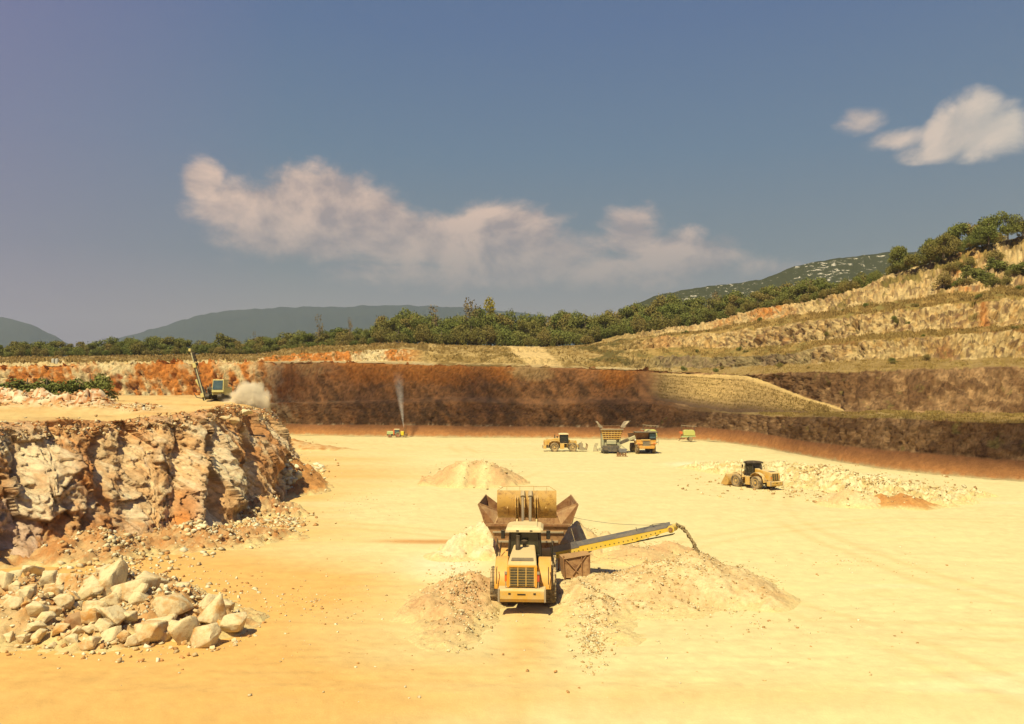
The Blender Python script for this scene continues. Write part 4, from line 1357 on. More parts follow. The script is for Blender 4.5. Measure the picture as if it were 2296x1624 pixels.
for s_ in (-1, 1):
    for y_ in (0.4, 3.0):
        m.box(s_ * 1.6 - 0.12, s_ * 1.6 + 0.12, y_ - 0.1, y_ + 0.1, 0.0, 0.5)
m.box(-1.9, 1.9, 0.25, 0.45, 0.0, 0.22)
m.build('base_frame', RUSTY, o, 0.01)

o.scale = (0.88, 0.9, 0.97)

# discharge conveyor
c0, c1 = S(1238, 1243, 49.2), S(1508, 1187, 46.0)
c0, c1 = Vector(c0), Vector(c1)
ax = (c1 - c0)
Lc = ax.length
yawc = math.atan2(ax.y, ax.x)
pitc = math.asin(ax.z / Lc)
o = thing('belt_conveyor', (c0.x, c0.y, 0.0), 'yellow inclined belt conveyor with a row of holes, dropping gravel on the pile', 'conveyor', yawc)
CM = Matrix.Translation((0, 0, c0.z)) @ Matrix.Rotation(-pitc, 4, 'Y')
m = MB()
hh = 0.21
for s_ in (-1, 1):
    y_ = s_ * 0.32
    m.hexa([(-0.3, y_ - 0.03, -hh), (Lc * 0.72, y_ - 0.03, -hh), (Lc * 0.72, y_ + 0.03, -hh), (-0.3, y_ + 0.03, -hh), (-0.3, y_ - 0.03, hh), (Lc * 0.72, y_ - 0.03, hh), (Lc * 0.72, y_ + 0.03, hh), (-0.3, y_ + 0.03, hh)], CM)
    m.hexa([(Lc * 0.72, y_ - 0.03, -hh), (Lc + 0.05, y_ - 0.03, -0.02), (Lc + 0.05, y_ + 0.03, -0.02), (Lc * 0.72, y_ + 0.03, -hh), (Lc * 0.72, y_ - 0.03, hh), (Lc + 0.05, y_ - 0.03, hh * 0.9), (Lc + 0.05, y_ + 0.03, hh * 0.9), (Lc * 0.72, y_ + 0.03, hh)], CM)
    m.box(-0.3, Lc * 0.72, y_ - 0.07, y_ + 0.07, -hh - 0.02, -hh + 0.02, CM)
for k in range(7):
    m.box(0.3 + k * Lc / 7.2, 0.36 + k * Lc / 7.2, -0.30, 0.30, -hh + 0.03, -hh + 0.09, CM)
m.build('side_frame', Y_CONV, o, 0.006)
m = MB()
for k in range(26):
    xx_ = -0.1 + k * (Lc - 0.4) / 25.5
    zc_ = -0.09 if k < 18 else -0.09 + (k - 18) * 0.018
    m.lathe([(0.035, -0.362), (0.035, -0.34)], 8, CM @ Matrix.Translation((xx_, 0, zc_)), 'y')
m.build('bolt_hole', BLACK, o)
m = MB()
m.box(-0.4, Lc, -0.27, 0.27, hh + 0.01, hh + 0.05, CM)
m.box(Lc * 0.6, Lc, -0.24, 0.24, -hh - 0.08, -hh - 0.05, CM @ Matrix.Translation((0, 0, 0)) )
m.build('belt', BELT, o)
m = MB()
m.box(0.9, Lc * 0.98, -0.37, -0.34, hh - 0.03, hh + 0.13, CM)
m.box(-0.4, Lc * 0.98, 0.33, 0.36, hh - 0.03, hh + 0.2, CM)
m.hexa([(-0.4, -0.40, hh - 0.1), (2.0, -0.37, hh - 0.1), (2.0, -0.35, hh - 0.1), (-0.4, -0.37, hh - 0.1), (-0.4, -0.45, hh + 0.22), (1.9, -0.45, hh + 0.30), (1.9, -0.42, hh + 0.30), (-0.4, -0.42, hh + 0.22)], CM)
m.build('skirt', BLUEG, o)
m = MB()
m.lathe([(0.06, -0.46), (0.21, -0.44), (0.21, -0.37), (0.19, -0.32), (0.19, 0.32), (0.21, 0.36), (0.21, 0.44), (0.06, 0.46)], 18, CM @ Matrix.Translation((Lc + 0.02, 0, 0.06)), 'y')
hd = m.build('head_drum', Y_CONV, o, smooth=True)
m = MB()
m.lathe([(0.12, -0.54), (0.12, -0.44)], 12, CM @ Matrix.Translation((Lc + 0.02, 0, 0.06)), 'y')
m.build('bearing', RUSTY, hd, smooth=True)
m = MB()
m.tube([CM @ Vector((Lc * 0.78, 0.1, hh + 0.1)), CM @ Vector((Lc * 0.86, 0.1, hh + 0.28)), CM @ Vector((Lc * 0.95, 0.1, hh + 0.22))], 0.02, 5)
m.tube([CM @ Vector((Lc * 0.74, -0.26, hh + 0.0)), CM @ Vector((Lc * 0.74, -0.26, hh + 0.35))], 0.02, 5)
m.tube([CM @ Vector((Lc * 0.80, -0.26, hh + 0.0)), CM @ Vector((Lc * 0.80, -0.26, hh + 0.25))], 0.02, 5)
m.build('scraper_wire', BELT, o)
# legs stand on the ground
m = MB()
for s_ in (-1, 1):
    m.tube([CM @ Vector((0.3, s_ * 0.28, -hh)), Vector((0.3, s_ * 0.28, 0))], 0.05, 6)
m.each('leg', RUSTY, o)
# gravel falling off the head drum: a thin curved stream
hd_w = c1 + Vector((0.25, -0.05, 0.25))
pts = []
e = Vector(S(1566, 1243, 45.2))
for k in range(22):
    q = k / 21
    px_ = 1518 + (1566 - 1518) * q
    py_ = 1176 + 9 * q + 58 * q ** 1.8
    pts.append(Vector(S(px_, py_, 46.0 - 0.8 * q)) + Vector((random.uniform(-.02, .02), random.uniform(-.02, .02), random.uniform(-.02, .02))))
vv, ff = [], []
m = MB()
for k in range(420):
    q = random.random()
    i = min(int(q * 21), 20)
    c_ = pts[i].lerp(pts[i + 1], q * 21 - i) + Vector((random.gauss(0, .035), random.gauss(0, .12), random.gauss(0, .035)))
    r_ = random.uniform(0.02, 0.05)
    m.hexa([c_ + Vector((dx * r_ * random.uniform(.6, 1.2), dy * r_ * random.uniform(.6, 1.2), dz * r_ * random.uniform(.6, 1.2))) for dx, dy, dz in
            ((-1, -1, -1), (1, -1, -1), (1, 1, -1), (-1, 1, -1), (-1, -1, 1), (1, -1, 1), (1, 1, 1), (-1, 1, 1))])
stone_m = paint('falling_stone', (0.30, 0.23, 0.12), 0.9, 0.2)
tag(m.build('falling_gravel', stone_m), kind='stuff', label='thin curved stream of gravel falling from the conveyor head onto the pile')

# rusty box under the conveyor
bp_ = Vector(S(1290, 1290, 47.3))
o = thing('steel_box', (bp_.x, bp_.y, 0), 'rusty brown steel box with an X brace under the lower end of the conveyor', 'steel box', R(8))
m = MB()
m.hexa([(-0.72, -0.5, 0.12), (0.66, -0.62, 0.02), (0.72, 0.6, 0.02), (-0.72, 0.6, 0.12), (-0.85, -0.42, 1.25), (0.80, -0.42, 1.45), (0.80, 0.6, 1.45), (-0.85, 0.6, 1.25)])
bxo = m.build('box_shell', RUSTY2, o, 0.01)
m = MB()
for a, bq in (((-0.72, -0.46, 1.2), (0.0, -0.60, 0.45)), ((0.55, -0.46, 1.35), (-0.28, -0.60, 0.30))):
    m.tube([a, bq], 0.04, 5)
for xx_ in (-0.80, 0.28, 0.74):
    m.tube([(xx_ * 0.95, -0.60, 0.05), (xx_, -0.46, 1.38)], 0.05, 4)
m.tube([(-0.1, -0.63, 0.06), (0.68, -0.66, 0.04)], 0.045, 4)
m.tube([(-0.8, -0.5, 1.2), (0.8, -0.47, 1.42)], 0.045, 4)
m.build('brace', RUSTY, o)

# cable hanging from hopper to conveyor head
m = MB()
a_, b_ = Vector(S(1268, 1157, 52.5)), Vector(S(1482, 1178, 46.3))
m.tube([a_.lerp(b_, k / 10) - Vector((0, 0, 0.18 * math.sin(math.pi * k / 10))) for k in range(11)], 0.012, 5)
tag(m.build('cable', BELT), 'thin dark cable strung from the hopper to the conveyor head', 'cable')

# ---- mobile crusher with its own conveyor
p = on_floor(1374, 1017)
sc_ = p.y / 150.0
o = thing('crusher', (p.x, p.y, 0), 'grey-brown mobile crusher with slatted hopper and two spread wings, beside the dump truck', 'crusher', scale=sc_)
m = MB()
m.hexa([(-1.75, 0, 2.6), (1.25, 0, 2.6), (1.25, 3, 2.6), (-1.75, 3, 2.6), (-2.2, -0.5, 4.55), (1.9, -0.5, 4.45), (1.9, 3.2, 4.45), (-2.2, 3.2, 4.55)])
m.build('hopper_body', RUSTY2, o)
m = MB()
for k in range(5):
    z_ = 2.75 + k * 0.38
    w0 = 1.75 + (z_ - 2.6) * 0.23
    yb = -0.06 - (z_ - 2.6) * 0.256
    m.box(-w0 - 0.05, w0 - 0.4, yb - 0.1, yb, z_, z_ + 0.12)
for k in range(7):
    x_ = -1.7 + k * 0.48
    m.hexa([(x_ - .05, -0.12, 2.6), (x_ + .05, -0.12, 2.6), (x_ + .05, -0.02, 2.6), (x_ - .05, -0.02, 2.6), (x_ * 1.25 - .05, -0.62, 4.5), (x_ * 1.25 + .05, -0.62, 4.5), (x_ * 1.25 + .05, -0.5, 4.5), (x_ * 1.25 - .05, -0.5, 4.5)])
m.build('slat', Y_DUSTY, o)
m = MB()
m.box(-2.35, 1.95, -0.75, -0.45, 4.42, 4.62)
m.build('rim_beam', STEEL, o, 0.02)
for s_, xo in ((-1, -2.2), (1, 2.2)):
    m = MB()
    m.hexa([(xo - 0.5 * s_, 0.2, 4.9), (xo - 0.1 * s_, 0.2, 4.9), (xo - 0.1 * s_, 0.4, 4.9), (xo - 0.5 * s_, 0.4, 4.9), (xo + 0.95 * s_, 0.2, 5.9), (xo + 1.25 * s_, 0.2, 6.15), (xo + 1.25 * s_, 0.4, 6.15), (xo + 0.95 * s_, 0.4, 5.9)])
    m.hexa([(xo - 0.4 * s_, 0.2, 4.8), (xo + 0.1 * s_, 0.2, 4.8), (xo + 0.1 * s_, 3.0, 4.8), (xo - 0.4 * s_, 3.0, 4.8), (xo + 0.55 * s_, 0.4, 5.85), (xo + 1.0 * s_, 0.4, 6.1), (xo + 0.6 * s_, 3.0, 5.95), (xo + 0.3 * s_, 3.0, 5.9)])
    m.build('wing', STEEL, o, 0.02)
m = MB()
m.box(-2.0, 2.0, 3.0, 3.15, 4.5, 5.0)
m.tube([(-2.3, 2.9, 5.0), (2.3, 2.9, 5.0)], 0.06, 5)
m.build('back_plate', RUSTY, o)
m = MB()
m.box(-2.0, -1.7, -0.1, 2.6, 1.2, 4.2)
m.box(1.2, 1.5, -0.1, 2.6, 1.2, 4.0)
m.box(-1.9, 1.3, 0.3, 2.6, 1.3, 2.6)
m.box(-2.5, -2.0, 0.2, 1.2, 0.5, 1.0)
m.build('frame', GREYG, o, 0.03)
m = MB()
m.bevbox(-1.15, 0.65, -0.5, 0.4, 1.75, 2.55, 0.12)
m.build('engine_cover', GREYG, o)
m = MB()
m.hexa([(-2.1, -0.8, 0.45), (1.3, -0.8, 0.3), (1.3, 2.0, 0.3), (-2.1, 2.0, 0.45), (-1.9, -0.6, 1.55), (1.1, -0.6, 1.5), (1.1, 2.0, 1.5), (-1.9, 2.0, 1.55)])
m.build('lower_housing', DGREY, o, 0.05)
for xo in (-1.5, 1.0):
    m = MB()
    m.prism(arc(-1.3, 0.55, 0.55, 90, 270, 8) + arc(3.0, 0.55, 0.55, -90, 90, 8), xo - 0.35, xo + 0.35)
    m.build('track', BLACK, o, 0.02)
m = MB()
a_, b_ = Vector((1.3, 0.2, 1.9)), Vector((6.8, 0.2, 4.15))
d_ = b_ - a_
TM = Matrix.Translation(a_) @ Matrix.Rotation(-math.atan2(d_.z, d_.x), 4, 'Y')
m.box(0, d_.length * 0.3, -0.45, 0.45, -0.28, 0.28, TM)
cvr = m.build('conveyor_boom', DGREY, o, 0.03)
m = MB()
m.bevbox(d_.length * 0.3, d_.length, -0.45, 0.45, -0.25, 0.28, 0.1, TM)
m.lathe([(0.28, -0.5), (0.28, 0.5)], 12, TM @ Matrix.Translation((d_.length, 0, 0)), 'y')
m.build('conveyor_hood', GREYG, cvr)
m = MB()
m.tube([(4.9, -0.3, 3.5), (6.9, -0.3, 4.55), (5.2, -0.3, 4.5)], 0.07, 5)
m.tube([(1.2, -0.4, 1.8), (2.9, -1.1, 0.5)], 0.07, 5)
m.tube([(1.2, -0.4, 1.4), (2.5, -1.1, 0.9)], 0.05, 5)
m.each('support_bar', GREYG, o)

# dump truck front
p = on_floor(1450, 1018)
o = thing('dump_truck', (p.x, p.y, 0), 'orange mining dump truck facing the camera under the crusher conveyor', 'dump truck', R(2), scale=1.0)
sc2 = 1.0
m = MB()
m.hexa([(-1.55, 0.1, 1.0), (1.55, 0.1, 1.0), (1.55, 3.0, 1.0), (-1.55, 3.0, 1.0), (-1.9, 0.0, 2.55), (1.85, 0.0, 2.55), (1.85, 3.0, 2.6), (-1.9, 3.0, 2.6)])
m.box(-1.35, 1.35, -0.25, 0.2, 0.95, 1.45)
m.box(-1.95, 1.9, -0.1, 0.15, 1.75, 2.0)
bd = m.build('front_body', O_PAINT, o, 0.05)
m = MB()
m.box(-0.72, 0.55, -0.13, 0.02, 1.30, 2.28)
gr2 = m.build('grille', DGREY, o)
m = MB()
for k in range(6):
    m.box(-0.7, 0.53, -0.16, -0.12, 1.34 + k * 0.15, 1.41 + k * 0.15)
m.build('grille_bars', STEEL, gr2)
for xo in (-1.45, 1.4):
    m = MB()
    m.box(xo - 0.2, xo + 0.2, -0.13, -0.08, 1.78, 1.95)
    m.build('headlight', ORR, o)
m = MB()
m.box(-1.0, 0.7, -0.08, 0.3, 2.42, 2.62)
m.build('deck_sill', Y_DUSTY, o, 0.02)
m = MB()
m.hexa([(-1.75, 0.9, 2.6), (0.45, 0.9, 2.6), (0.45, 7.5, 1.9), (-1.75, 7.5, 1.9), (-2.1, 0.6, 3.85), (1.9, 0.6, 3.85), (2.0, 7.8, 3.4), (-2.1, 7.8, 3.4)])
m.build('dump_body', RUSTY, o, 0.03)
m = MB()
m.hexa([(-2.15, -0.6, 3.85), (2.05, -0.6, 3.85), (2.05, 1.6, 3.85), (-2.15, 1.6, 3.85), (-2.15, -0.6, 3.98), (2.05, -0.6, 3.98), (2.05, 1.6, 4.05), (-2.15, 1.6, 4.05)])
m.build('canopy', DGREY, o, 0.02)
m = MB()
m.bevbox(0.5, 1.75, -0.05, 1.5, 2.55, 3.82, 0.08)
cb = m.build('cab', BLACK, o)
m = MB()
m.hexa([(0.56, -0.10, 2.85), (1.69, -0.10, 2.85), (1.69, -0.02, 2.85), (0.56, -0.02, 2.85), (0.58, -0.07, 3.68), (1.67, -0.07, 3.68), (1.67, 0.0, 3.68), (0.58, 0.0, 3.68)])
m.build('windscreen', GLASSB, cb)
m = MB()
m.box(-1.3, 1.3, 0.3, 7.5, 0.9, 1.4)
m.build('chassis', BLACK, o)
for s_ in (-1, 1):
    wheel(o, s_ * 1.5, 1.3, 0.85, 0.6, s_)
    wheel(o, s_ * 1.45, 5.9, 0.85, 0.9, s_)
m = MB()
m.tube([(1.85, -0.1, 2.5), (2.15, -0.1, 2.9), (2.12, -0.15, 1.7), (1.95, -0.1, 1.6)], 0.035, 5)
m.tube([(0.62, -0.15, 2.5), (0.70, -0.2, 1.0)], 0.03, 5)
for k in range(4):
    m.box(-1.9, -1.5, -0.3, -0.1, 0.7 + k * 0.3, 0.76 + k * 0.3)
m.build('handrail', STEEL, o)
m = MB()
m.box(-2.2, -2.0, -0.2, 0.0, 2.45, 2.75)
m.build('mirror', WHITEP, o)

# small machine parts standing about
p = on_floor(1395, 1024)
o = thing('generator', (p.x, p.y, 0), 'small blue-grey generator on a red stand in front of the crusher', 'generator')
m = MB()
m.bevbox(-0.5, 0.75, -0.4, 0.4, 0.75, 1.4, 0.05)
m.build('housing', BLUEG, o)
m = MB()
for x_ in (-0.75, -0.35, 0.15, 0.6):
    m.box(x_ - 0.09, x_ + 0.09, -0.35, 0.35, 0.0, 0.72)
m.box(-0.95, 0.7, -0.3, 0.3, 0.25, 0.4)
m.tube([(-1.1, -0.3, 0.1), (0.9, -0.3, 0.05)], 0.05, 5)
m.build('stand', RUSTY, o)
p = on_floor(1335, 1013)
o = thing('steel_rack', (p.x, p.y, 0), 'small rack of upright grey steel bars between the far loader and the crusher', 'steel rack')
m = MB()
for k, x_ in enumerate((-0.35, -0.12, 0.12)):
    m.tube([(x_, 0.1 * k, 0), (x_ + 0.12, 0.1 * k, 0.9), (x_ + 0.38, 0.1 * k, 1.6)], 0.06, 5)
m.box(0.3, 0.55, -0.1, 0.3, 0, 0.55)
m.box(-0.5, 0.5, -0.05, 0.35, 0, 0.08)
m.build('bars', STEEL, o)


# lime-green mist sprayers with a boom above
def sprayer(px, py, D, label, full=True, yaw=0.0, s=1.0):
    q = S(px, py, D)
    o = thing('sprayer', (float(q[0]), float(q[1]), max(float(q[2]), 0)), label, 'sprayer', yaw, 'lime-green tank sprayers near the far wall', scale=s)
    m = MB()
    prof = [(-1.25, 1.3), (-1.3, 2.0), (-1.15, 2.45), (-0.8, 2.6), (0.8, 2.6), (1.15, 2.45), (1.38, 2.0), (1.4, 1.25)]
    m.prism(prof, -0.7, 0.7, axis='y')
    tk = m.build('tank', LIME, o, 0.1)
    m = MB()
    m.lathe([(0.18, 2.6), (0.18, 2.72)], 10, None, 'z')
    m.build('cap', BLACK, tk)
    m = MB()
    m.box(-1.6, 1.5, -0.6, 0.6, 1.0, 1.22)
    m.box(-1.9, -0.2, -0.75, -0.55, 0.9, 1.1)
    m.build('frame', GREEN, o)
    m = MB()
    for x_ in (-1.5, 1.35):
        m.tube([(x_, 0, 1.1), (x_ - 0.05, 0, 3.4)], 0.06, 5)
    m.build('mast', DGREY, o)
    m = MB()
    m.tube([(-1.7, 0, 3.65), (-0.5, 0, 3.50), (0.9, 0, 3.42), (1.9, 0, 3.38)], 0.06, 5)
    for k in range(6):
        m.tube([(-1.5 + k * 0.6, 0, 3.5), (-1.5 + k * 0.6, 0, 3.1)], 0.02, 4)
    m.build('spray_boom', STEEL, o)
    m = MB()
    m.lathe([(0.36, -0.5), (0.36, 0.3), (0.2, 0.35)], 14, Matrix.Translation((-1.75, 0, 1.95)), 'y')
    m.build('fan', ORR, o, smooth=True)
    for s_ in (-1, 1):
        wheel(o, 0.3, s_ * 0.75, 0.5, 0.3, 1, n=14, lugs=False, yaw=R(90), rim_mat=LIME)
    m = MB()
    m.tube([(-1.6, -0.3, 0.9), (-2.1, -0.4, 0.35), (-2.4, -0.4, 0.1)], 0.08, 5)
    m.box(-2.3, -0.9, -0.6, -0.2, 0.55, 0.72)
    m.build('drawbar', BROWNP, o)
    return o


BROWNP = paint('brown_steel', (0.16, 0.08, 0.03), 0.6, 0.3)
sprayer(1544, 989.5, 183, 'lime-green tank sprayer with orange fan standing alone right of the dump truck', s=1.0)
sprayer(1458, 989, 180, 'lime-green tank sprayer half hidden behind the dump truck', s=1.0)

# orchard tractor with yellow sprayer
p = Vector((float(G(886, 981.5)[0]), float(G(886, 981.5)[1]), 0))
o = thing('tractor', (p.x, p.y, 0), 'small pale green tractor with red wheels at the foot of the dark wall', 'tractor', R(90), scale=1.05)
m = MB()          # nose to +y, so the yaw turns it to the left
m.bevbox(-0.42, 0.42, 0.2, 1.95, 0.85, 1.55, 0.12)
hd_ = m.build('bonnet', GREEN, o)
m = MB()
m.box(-0.35, 0.35, -0.9, 1.9, 0.5, 0.85)
m.build('chassis', BLACK, o)
m = MB()
m.bevbox(-0.55, 0.55, -1.0, 0.1, 0.9, 1.9, 0.08)
cbt = m.build('cab', GLASSB, o)
m = MB()
m.bevbox(-0.62, 0.62, -1.1, 0.2, 1.9, 2.08, 0.08)
m.build('cab_roof', CREAM_P, cbt)
m = MB()
m.box(-0.5, 0.5, 0.12, 0.42, 0.7, 1.95)
m.build('front_post', ORR, cbt)
for s_ in (-1, 1):
    wheel(o, s_ * 0.62, -0.75, 0.62, 0.34, s_, RED, n=18)
    wheel(o, s_ * 0.58, 1.25, 0.44, 0.26, s_, RED, n=18)
    m = MB()
    xa, xb = (0.45, 0.8) if s_ > 0 else (-0.8, -0.45)
    fender(m, xa, xb, -0.75, 0.62, 0.72, 160, 20, 0.04, 8)
    m.build('fender', GREEN, o)
q = Vector((float(G(902, 981.5)[0]) + 0.5, p.y, 0))
o = thing('spray_trailer', (q.x, q.y, 0), 'yellow tank trailer with a dark nozzle tower, coupled behind the red-wheeled tractor', 'trailer', scale=1.05)
m = MB()
m.bevbox(-0.85, -0.05, -0.45, 0.45, 0.55, 1.55, 0.12)
m.build('tank', YEL, o)
m = MB()
m.bevbox(0.0, 0.75, -0.4, 0.4, 0.35, 1.0, 0.08)
m.tube([(0.1, 0, 0.9), (0.12, 0, 2.1), (0.05, 0, 2.35)], 0.16, 8)
m.tube([(0.5, 0.1, 0.9), (0.42, 0.1, 2.9)], 0.05, 5)
m.box(-1.3, 0.6, -0.1, 0.1, 0.3, 0.5)
m.build('nozzle_tower', BROWNP, o)
for s_ in (-1, 1):
    wheel(o, 0.15, s_ * 0.5, 0.35, 0.22, 1, BLACK, n=14, yaw=R(90), lugs=False)

# drilling rig on the bench
RD = 104.0
rb = S(487, 893, RD)
rz = 10.12
o = thing('drill_rig', (float(rb[0]), RD, rz), 'pale yellow rock drilling rig with a tall leaning mast on the bench', 'drilling rig', 0)
k_ = RD / FOC       # metres per photograph pixel at that distance
def rp(x, y, dy=0.0):
    return Vector(((x - 487) * k_, dy, CAM_H + (886 - y) * k_ - rz))
m = MB()
m.bevbox(-0.75, 1.05, -0.2, 2.6, rp(0, 886).z, rp(0, 870).z + 0.15, 0.08)
m.build('body', PALEY, o)
m = MB()
a0_, a1_ = rp(477, 880), rp(504, 851)
m.hexa([(a0_.x, -0.5, a0_.z), (a1_.x, -0.5, a0_.z), (a1_.x, 1.1, a0_.z), (a0_.x, 1.1, a0_.z), (a0_.x + 0.12, -0.4, a1_.z), (a1_.x, -0.4, a1_.z), (a1_.x, 1.1, a1_.z), (a0_.x + 0.12, 1.1, a1_.z)])
cb = m.build('cab', PALEY, o, 0.06)
m = MB()
m.hexa([(a0_.x + 0.12, -0.53, a0_.z + 0.35), (a1_.x - 0.14, -0.53, a0_.z + 0.35), (a1_.x - 0.14, -0.40, a0_.z + 0.35), (a0_.x + 0.12, -0.40, a0_.z + 0.35), (a0_.x + 0.22, -0.44, a1_.z - 0.14), (a1_.x - 0.12, -0.44, a1_.z - 0.14), (a1_.x - 0.12, -0.36, a1_.z - 0.14), (a0_.x + 0.22, -0.36, a1_.z - 0.14)])
m.build('windscreen', GLASSB, cb)
for xo in (-0.85, 0.75):
    m = MB()
    m.prism(arc(-1.0, 0.35, 0.35, 90, 270, 8) + arc(2.2, 0.35, 0.35, -90, 90, 8), xo - 0.25, xo + 0.25)
    m.build('track', BLACK, o)
m = MB()
top_, bot_ = rp(431, 783, -0.9), rp(465, 898, -0.9)
dd_ = (bot_ - top_)
sdv = Vector((dd_.z, 0, -dd_.x)).normalized()
def beam(mb, a, b, w, d):
    dr = (b - a).normalized()
    sv_ = Vector((dr.z, 0, -dr.x)).normalized() * w / 2
    dv_ = Vector((0, d / 2, 0))
    mb.hexa([a - sv_ - dv_, a + sv_ - dv_, a + sv_ + dv_, a - sv_ + dv_, b - sv_ - dv_, b + sv_ - dv_, b + sv_ + dv_, b - sv_ + dv_])
beam(m, top_.lerp(bot_, 0.28), bot_, 0.34, 0.3)
mast = m.build('mast', DGREY, o, 0.02)
m = MB()
beam(m, top_, top_.lerp(bot_, 0.42) , 0.16, 0.2)
beam(m, top_.lerp(bot_, 0.3) + Vector((0.12, -0.2, 0)), bot_ + Vector((0.12, -0.2, 0)), 0.13, 0.1)
m.build('feed_rail', GREYG, mast)
m = MB()
beam(m, top_ + Vector((-0.02, -0.1, 0.0)), top_ + Vector((0.02, -0.1, -0.35)), 0.3, 0.3)
beam(m, top_.lerp(bot_, 0.28) + Vector((0.05, -.2, 0)), top_.lerp(bot_, 0.37) + Vector((0.05, -.2, 0)), 0.42, 0.4)
beam(m, top_.lerp(bot_, 0.86) + Vector((0.0, -.2, 0)), top_.lerp(bot_, 0.94) + Vector((0.0, -.2, 0)), 0.42, 0.4)
m.build('drill_head', PALEY, mast, 0.04)
m = MB()
for q_, w_ in ((0.10, 0.35), (0.16, 0.3), (0.22, 0.35), (0.3, 0.3)):
    c_ = top_.lerp(bot_, q_) + Vector((0.28, 0, 0))
    m.bevbox(c_.x - 0.15, c_.x + 0.15, -1.1, -0.8, c_.z - 0.2, c_.z + 0.2, 0.04)
hs = [top_.lerp(bot_, 0.12) + Vector((0.3, 0, 0)), top_.lerp(bot_, 0.3) + Vector((0.42, 0, 0)), top_.lerp(bot_, 0.5) + Vector((0.32, 0, 0))]
m.tube(hs, 0.05, 5)
c_ = top_.lerp(bot_, 0.48)
m.tube([c_ + Vector((-0.15, -0.2, -0.05)), c_ + Vector((0.55, -0.2, 0.06))], 0.05, 5)
m.build('hose_reel', BLACK, mast)
m = MB()
beam(m, rp(446, 851, -0.8), rp(456, 868, -0.8), 0.42, 0.4)
m.build('feed_cylinder', PALEY, o, 0.06)
m = MB()
beam(m, rp(456, 866, -0.7), rp(468, 888, -0.6), 0.22, 0.25)
m.tube([rp(468, 872, -0.5), rp(478, 880, 0.2)], 0.16, 8)
m.tube([rp(441, 882, -0.9), rp(447, 891, -0.9), rp(462, 894, -0.9), rp(480, 893, -0.8)], 0.06, 6)
m.tube([rp(470, 862, 0.2), rp(467, 884, 0.0)], 0.1, 6)
m.bevbox(rp(465, 0).x, rp(478, 0).x, -0.2, 0.8, rp(0, 884).z, rp(0, 868).z, 0.06)
m.build('boom', DGREY, o)

# two pale tanks on the plateau at the far left
for k, (x_, lab) in enumerate(((119, 'left-hand of two pale grey upright tanks above the orange cliff'), (127.5, 'right-hand of two pale grey upright tanks above the orange cliff'))):
    D_ = 238.0
    q = S(x_, 819, D_)
    m = MB()
    m.lathe([(0.46, 0), (0.46, 1.75), (0.42, 1.9), (0.2, 1.98)], 16, Matrix.Translation((float(q[0]), float(q[1]), float(q[2]))), 'z')
    tag(m.build('upright_tank', CONC, smooth=True), lab, 'tank', 'pair of upright tanks')

# canister and dark box on the bench
q = S(323, 911, 83)
m = MB()
m.lathe([(0.14, 0), (0.15, 0.28), (0.10, 0.34)], 10, Matrix.Translation((float(q[0]), 83, bench_z(323, 83) + 0.0)), 'z')
cn = m.build('canister', WHITEP, None, smooth=True)
tag(cn, 'small white canister with a black cap on the bench, left of the drilling rig', 'canister')
m = MB()
m.lathe([(0.12, 0.34), (0.12, 0.5), (0.06, 0.55)], 10, Matrix.Translation((float(q[0]), 83, bench_z(323, 83))), 'z')
m.build('cap', BLACK, cn)
q = S(508, 911, 84)
m = MB()
zb_ = bench_z(505, 84)
m.hexa([(float(q[0]) + a * 0.25, 84 + bq * 0.2, zb_ + c_) for a, bq, c_ in ((-1, -1, 0), (1, -1, 0), (1, 1, 0), (-1, 1, 0), (-.9, -.9, .34), (1.1, -.9, .30), (1, .9, .3), (-.9, .9, .34))])
tag(m.build('battered_box', RUSTY, None, 0.05), 'small dark rust-red box on the bench edge in front of the dust cloud', 'box')
# ---------------------------------------------------------------- stones
ORD = ['first', 'second', 'third', 'fourth', 'fifth', 'sixth', 'seventh', 'eighth', 'ninth', 'tenth', 'eleventh', 'twelfth', 'thirteenth', 'fourteenth', 'fifteenth', 'sixteenth', 'seventeenth', 'eighteenth', 'nineteenth', 'twentieth', 'twenty-first', 'twenty-second', 'twenty-third', 'twenty-fourth', 'twenty-fifth', 'twenty-sixth', 'twenty-seventh', 'twenty-eighth', 'twenty-ninth', 'thirtieth']
def ico(sub):
    import bmesh
    bm = bmesh.new()
    bmesh.ops.create_icosphere(bm, subdivisions=sub, radius=1)
    v = np.array([x.co[:] for x in bm.verts])
    f = np.array([[x.index for x in q.verts] for q in bm.faces])
    bm.free()
    return v, f


ICO1, ICO2, ICO4 = ico(1), ico(2), ico(4)


def rock_shape(rng, base, planes=12, flat=1.0, rough=0.0):
    """convex broken block: radius limited by random planes"""
    v, f = base
    n = rng.normal(size=(planes, 3))
    n /= np.linalg.norm(n, axis=1, keepdims=True)
    d = rng.uniform(0.55, 0.86, planes)
    dots = v @ n.T
    r = np.where(dots > 0.05, d / np.maximum(dots, 0.05), 9).min(1)
    r = np.minimum(r, 1.15)
    p = v * r[:, None]
    if rough:
        nn = fbm(p + rng.uniform(0, 50, 3), 2.2, 4, 7, 0.6)
        p = p * (1 + rough * nn[:, None])
    return p, f


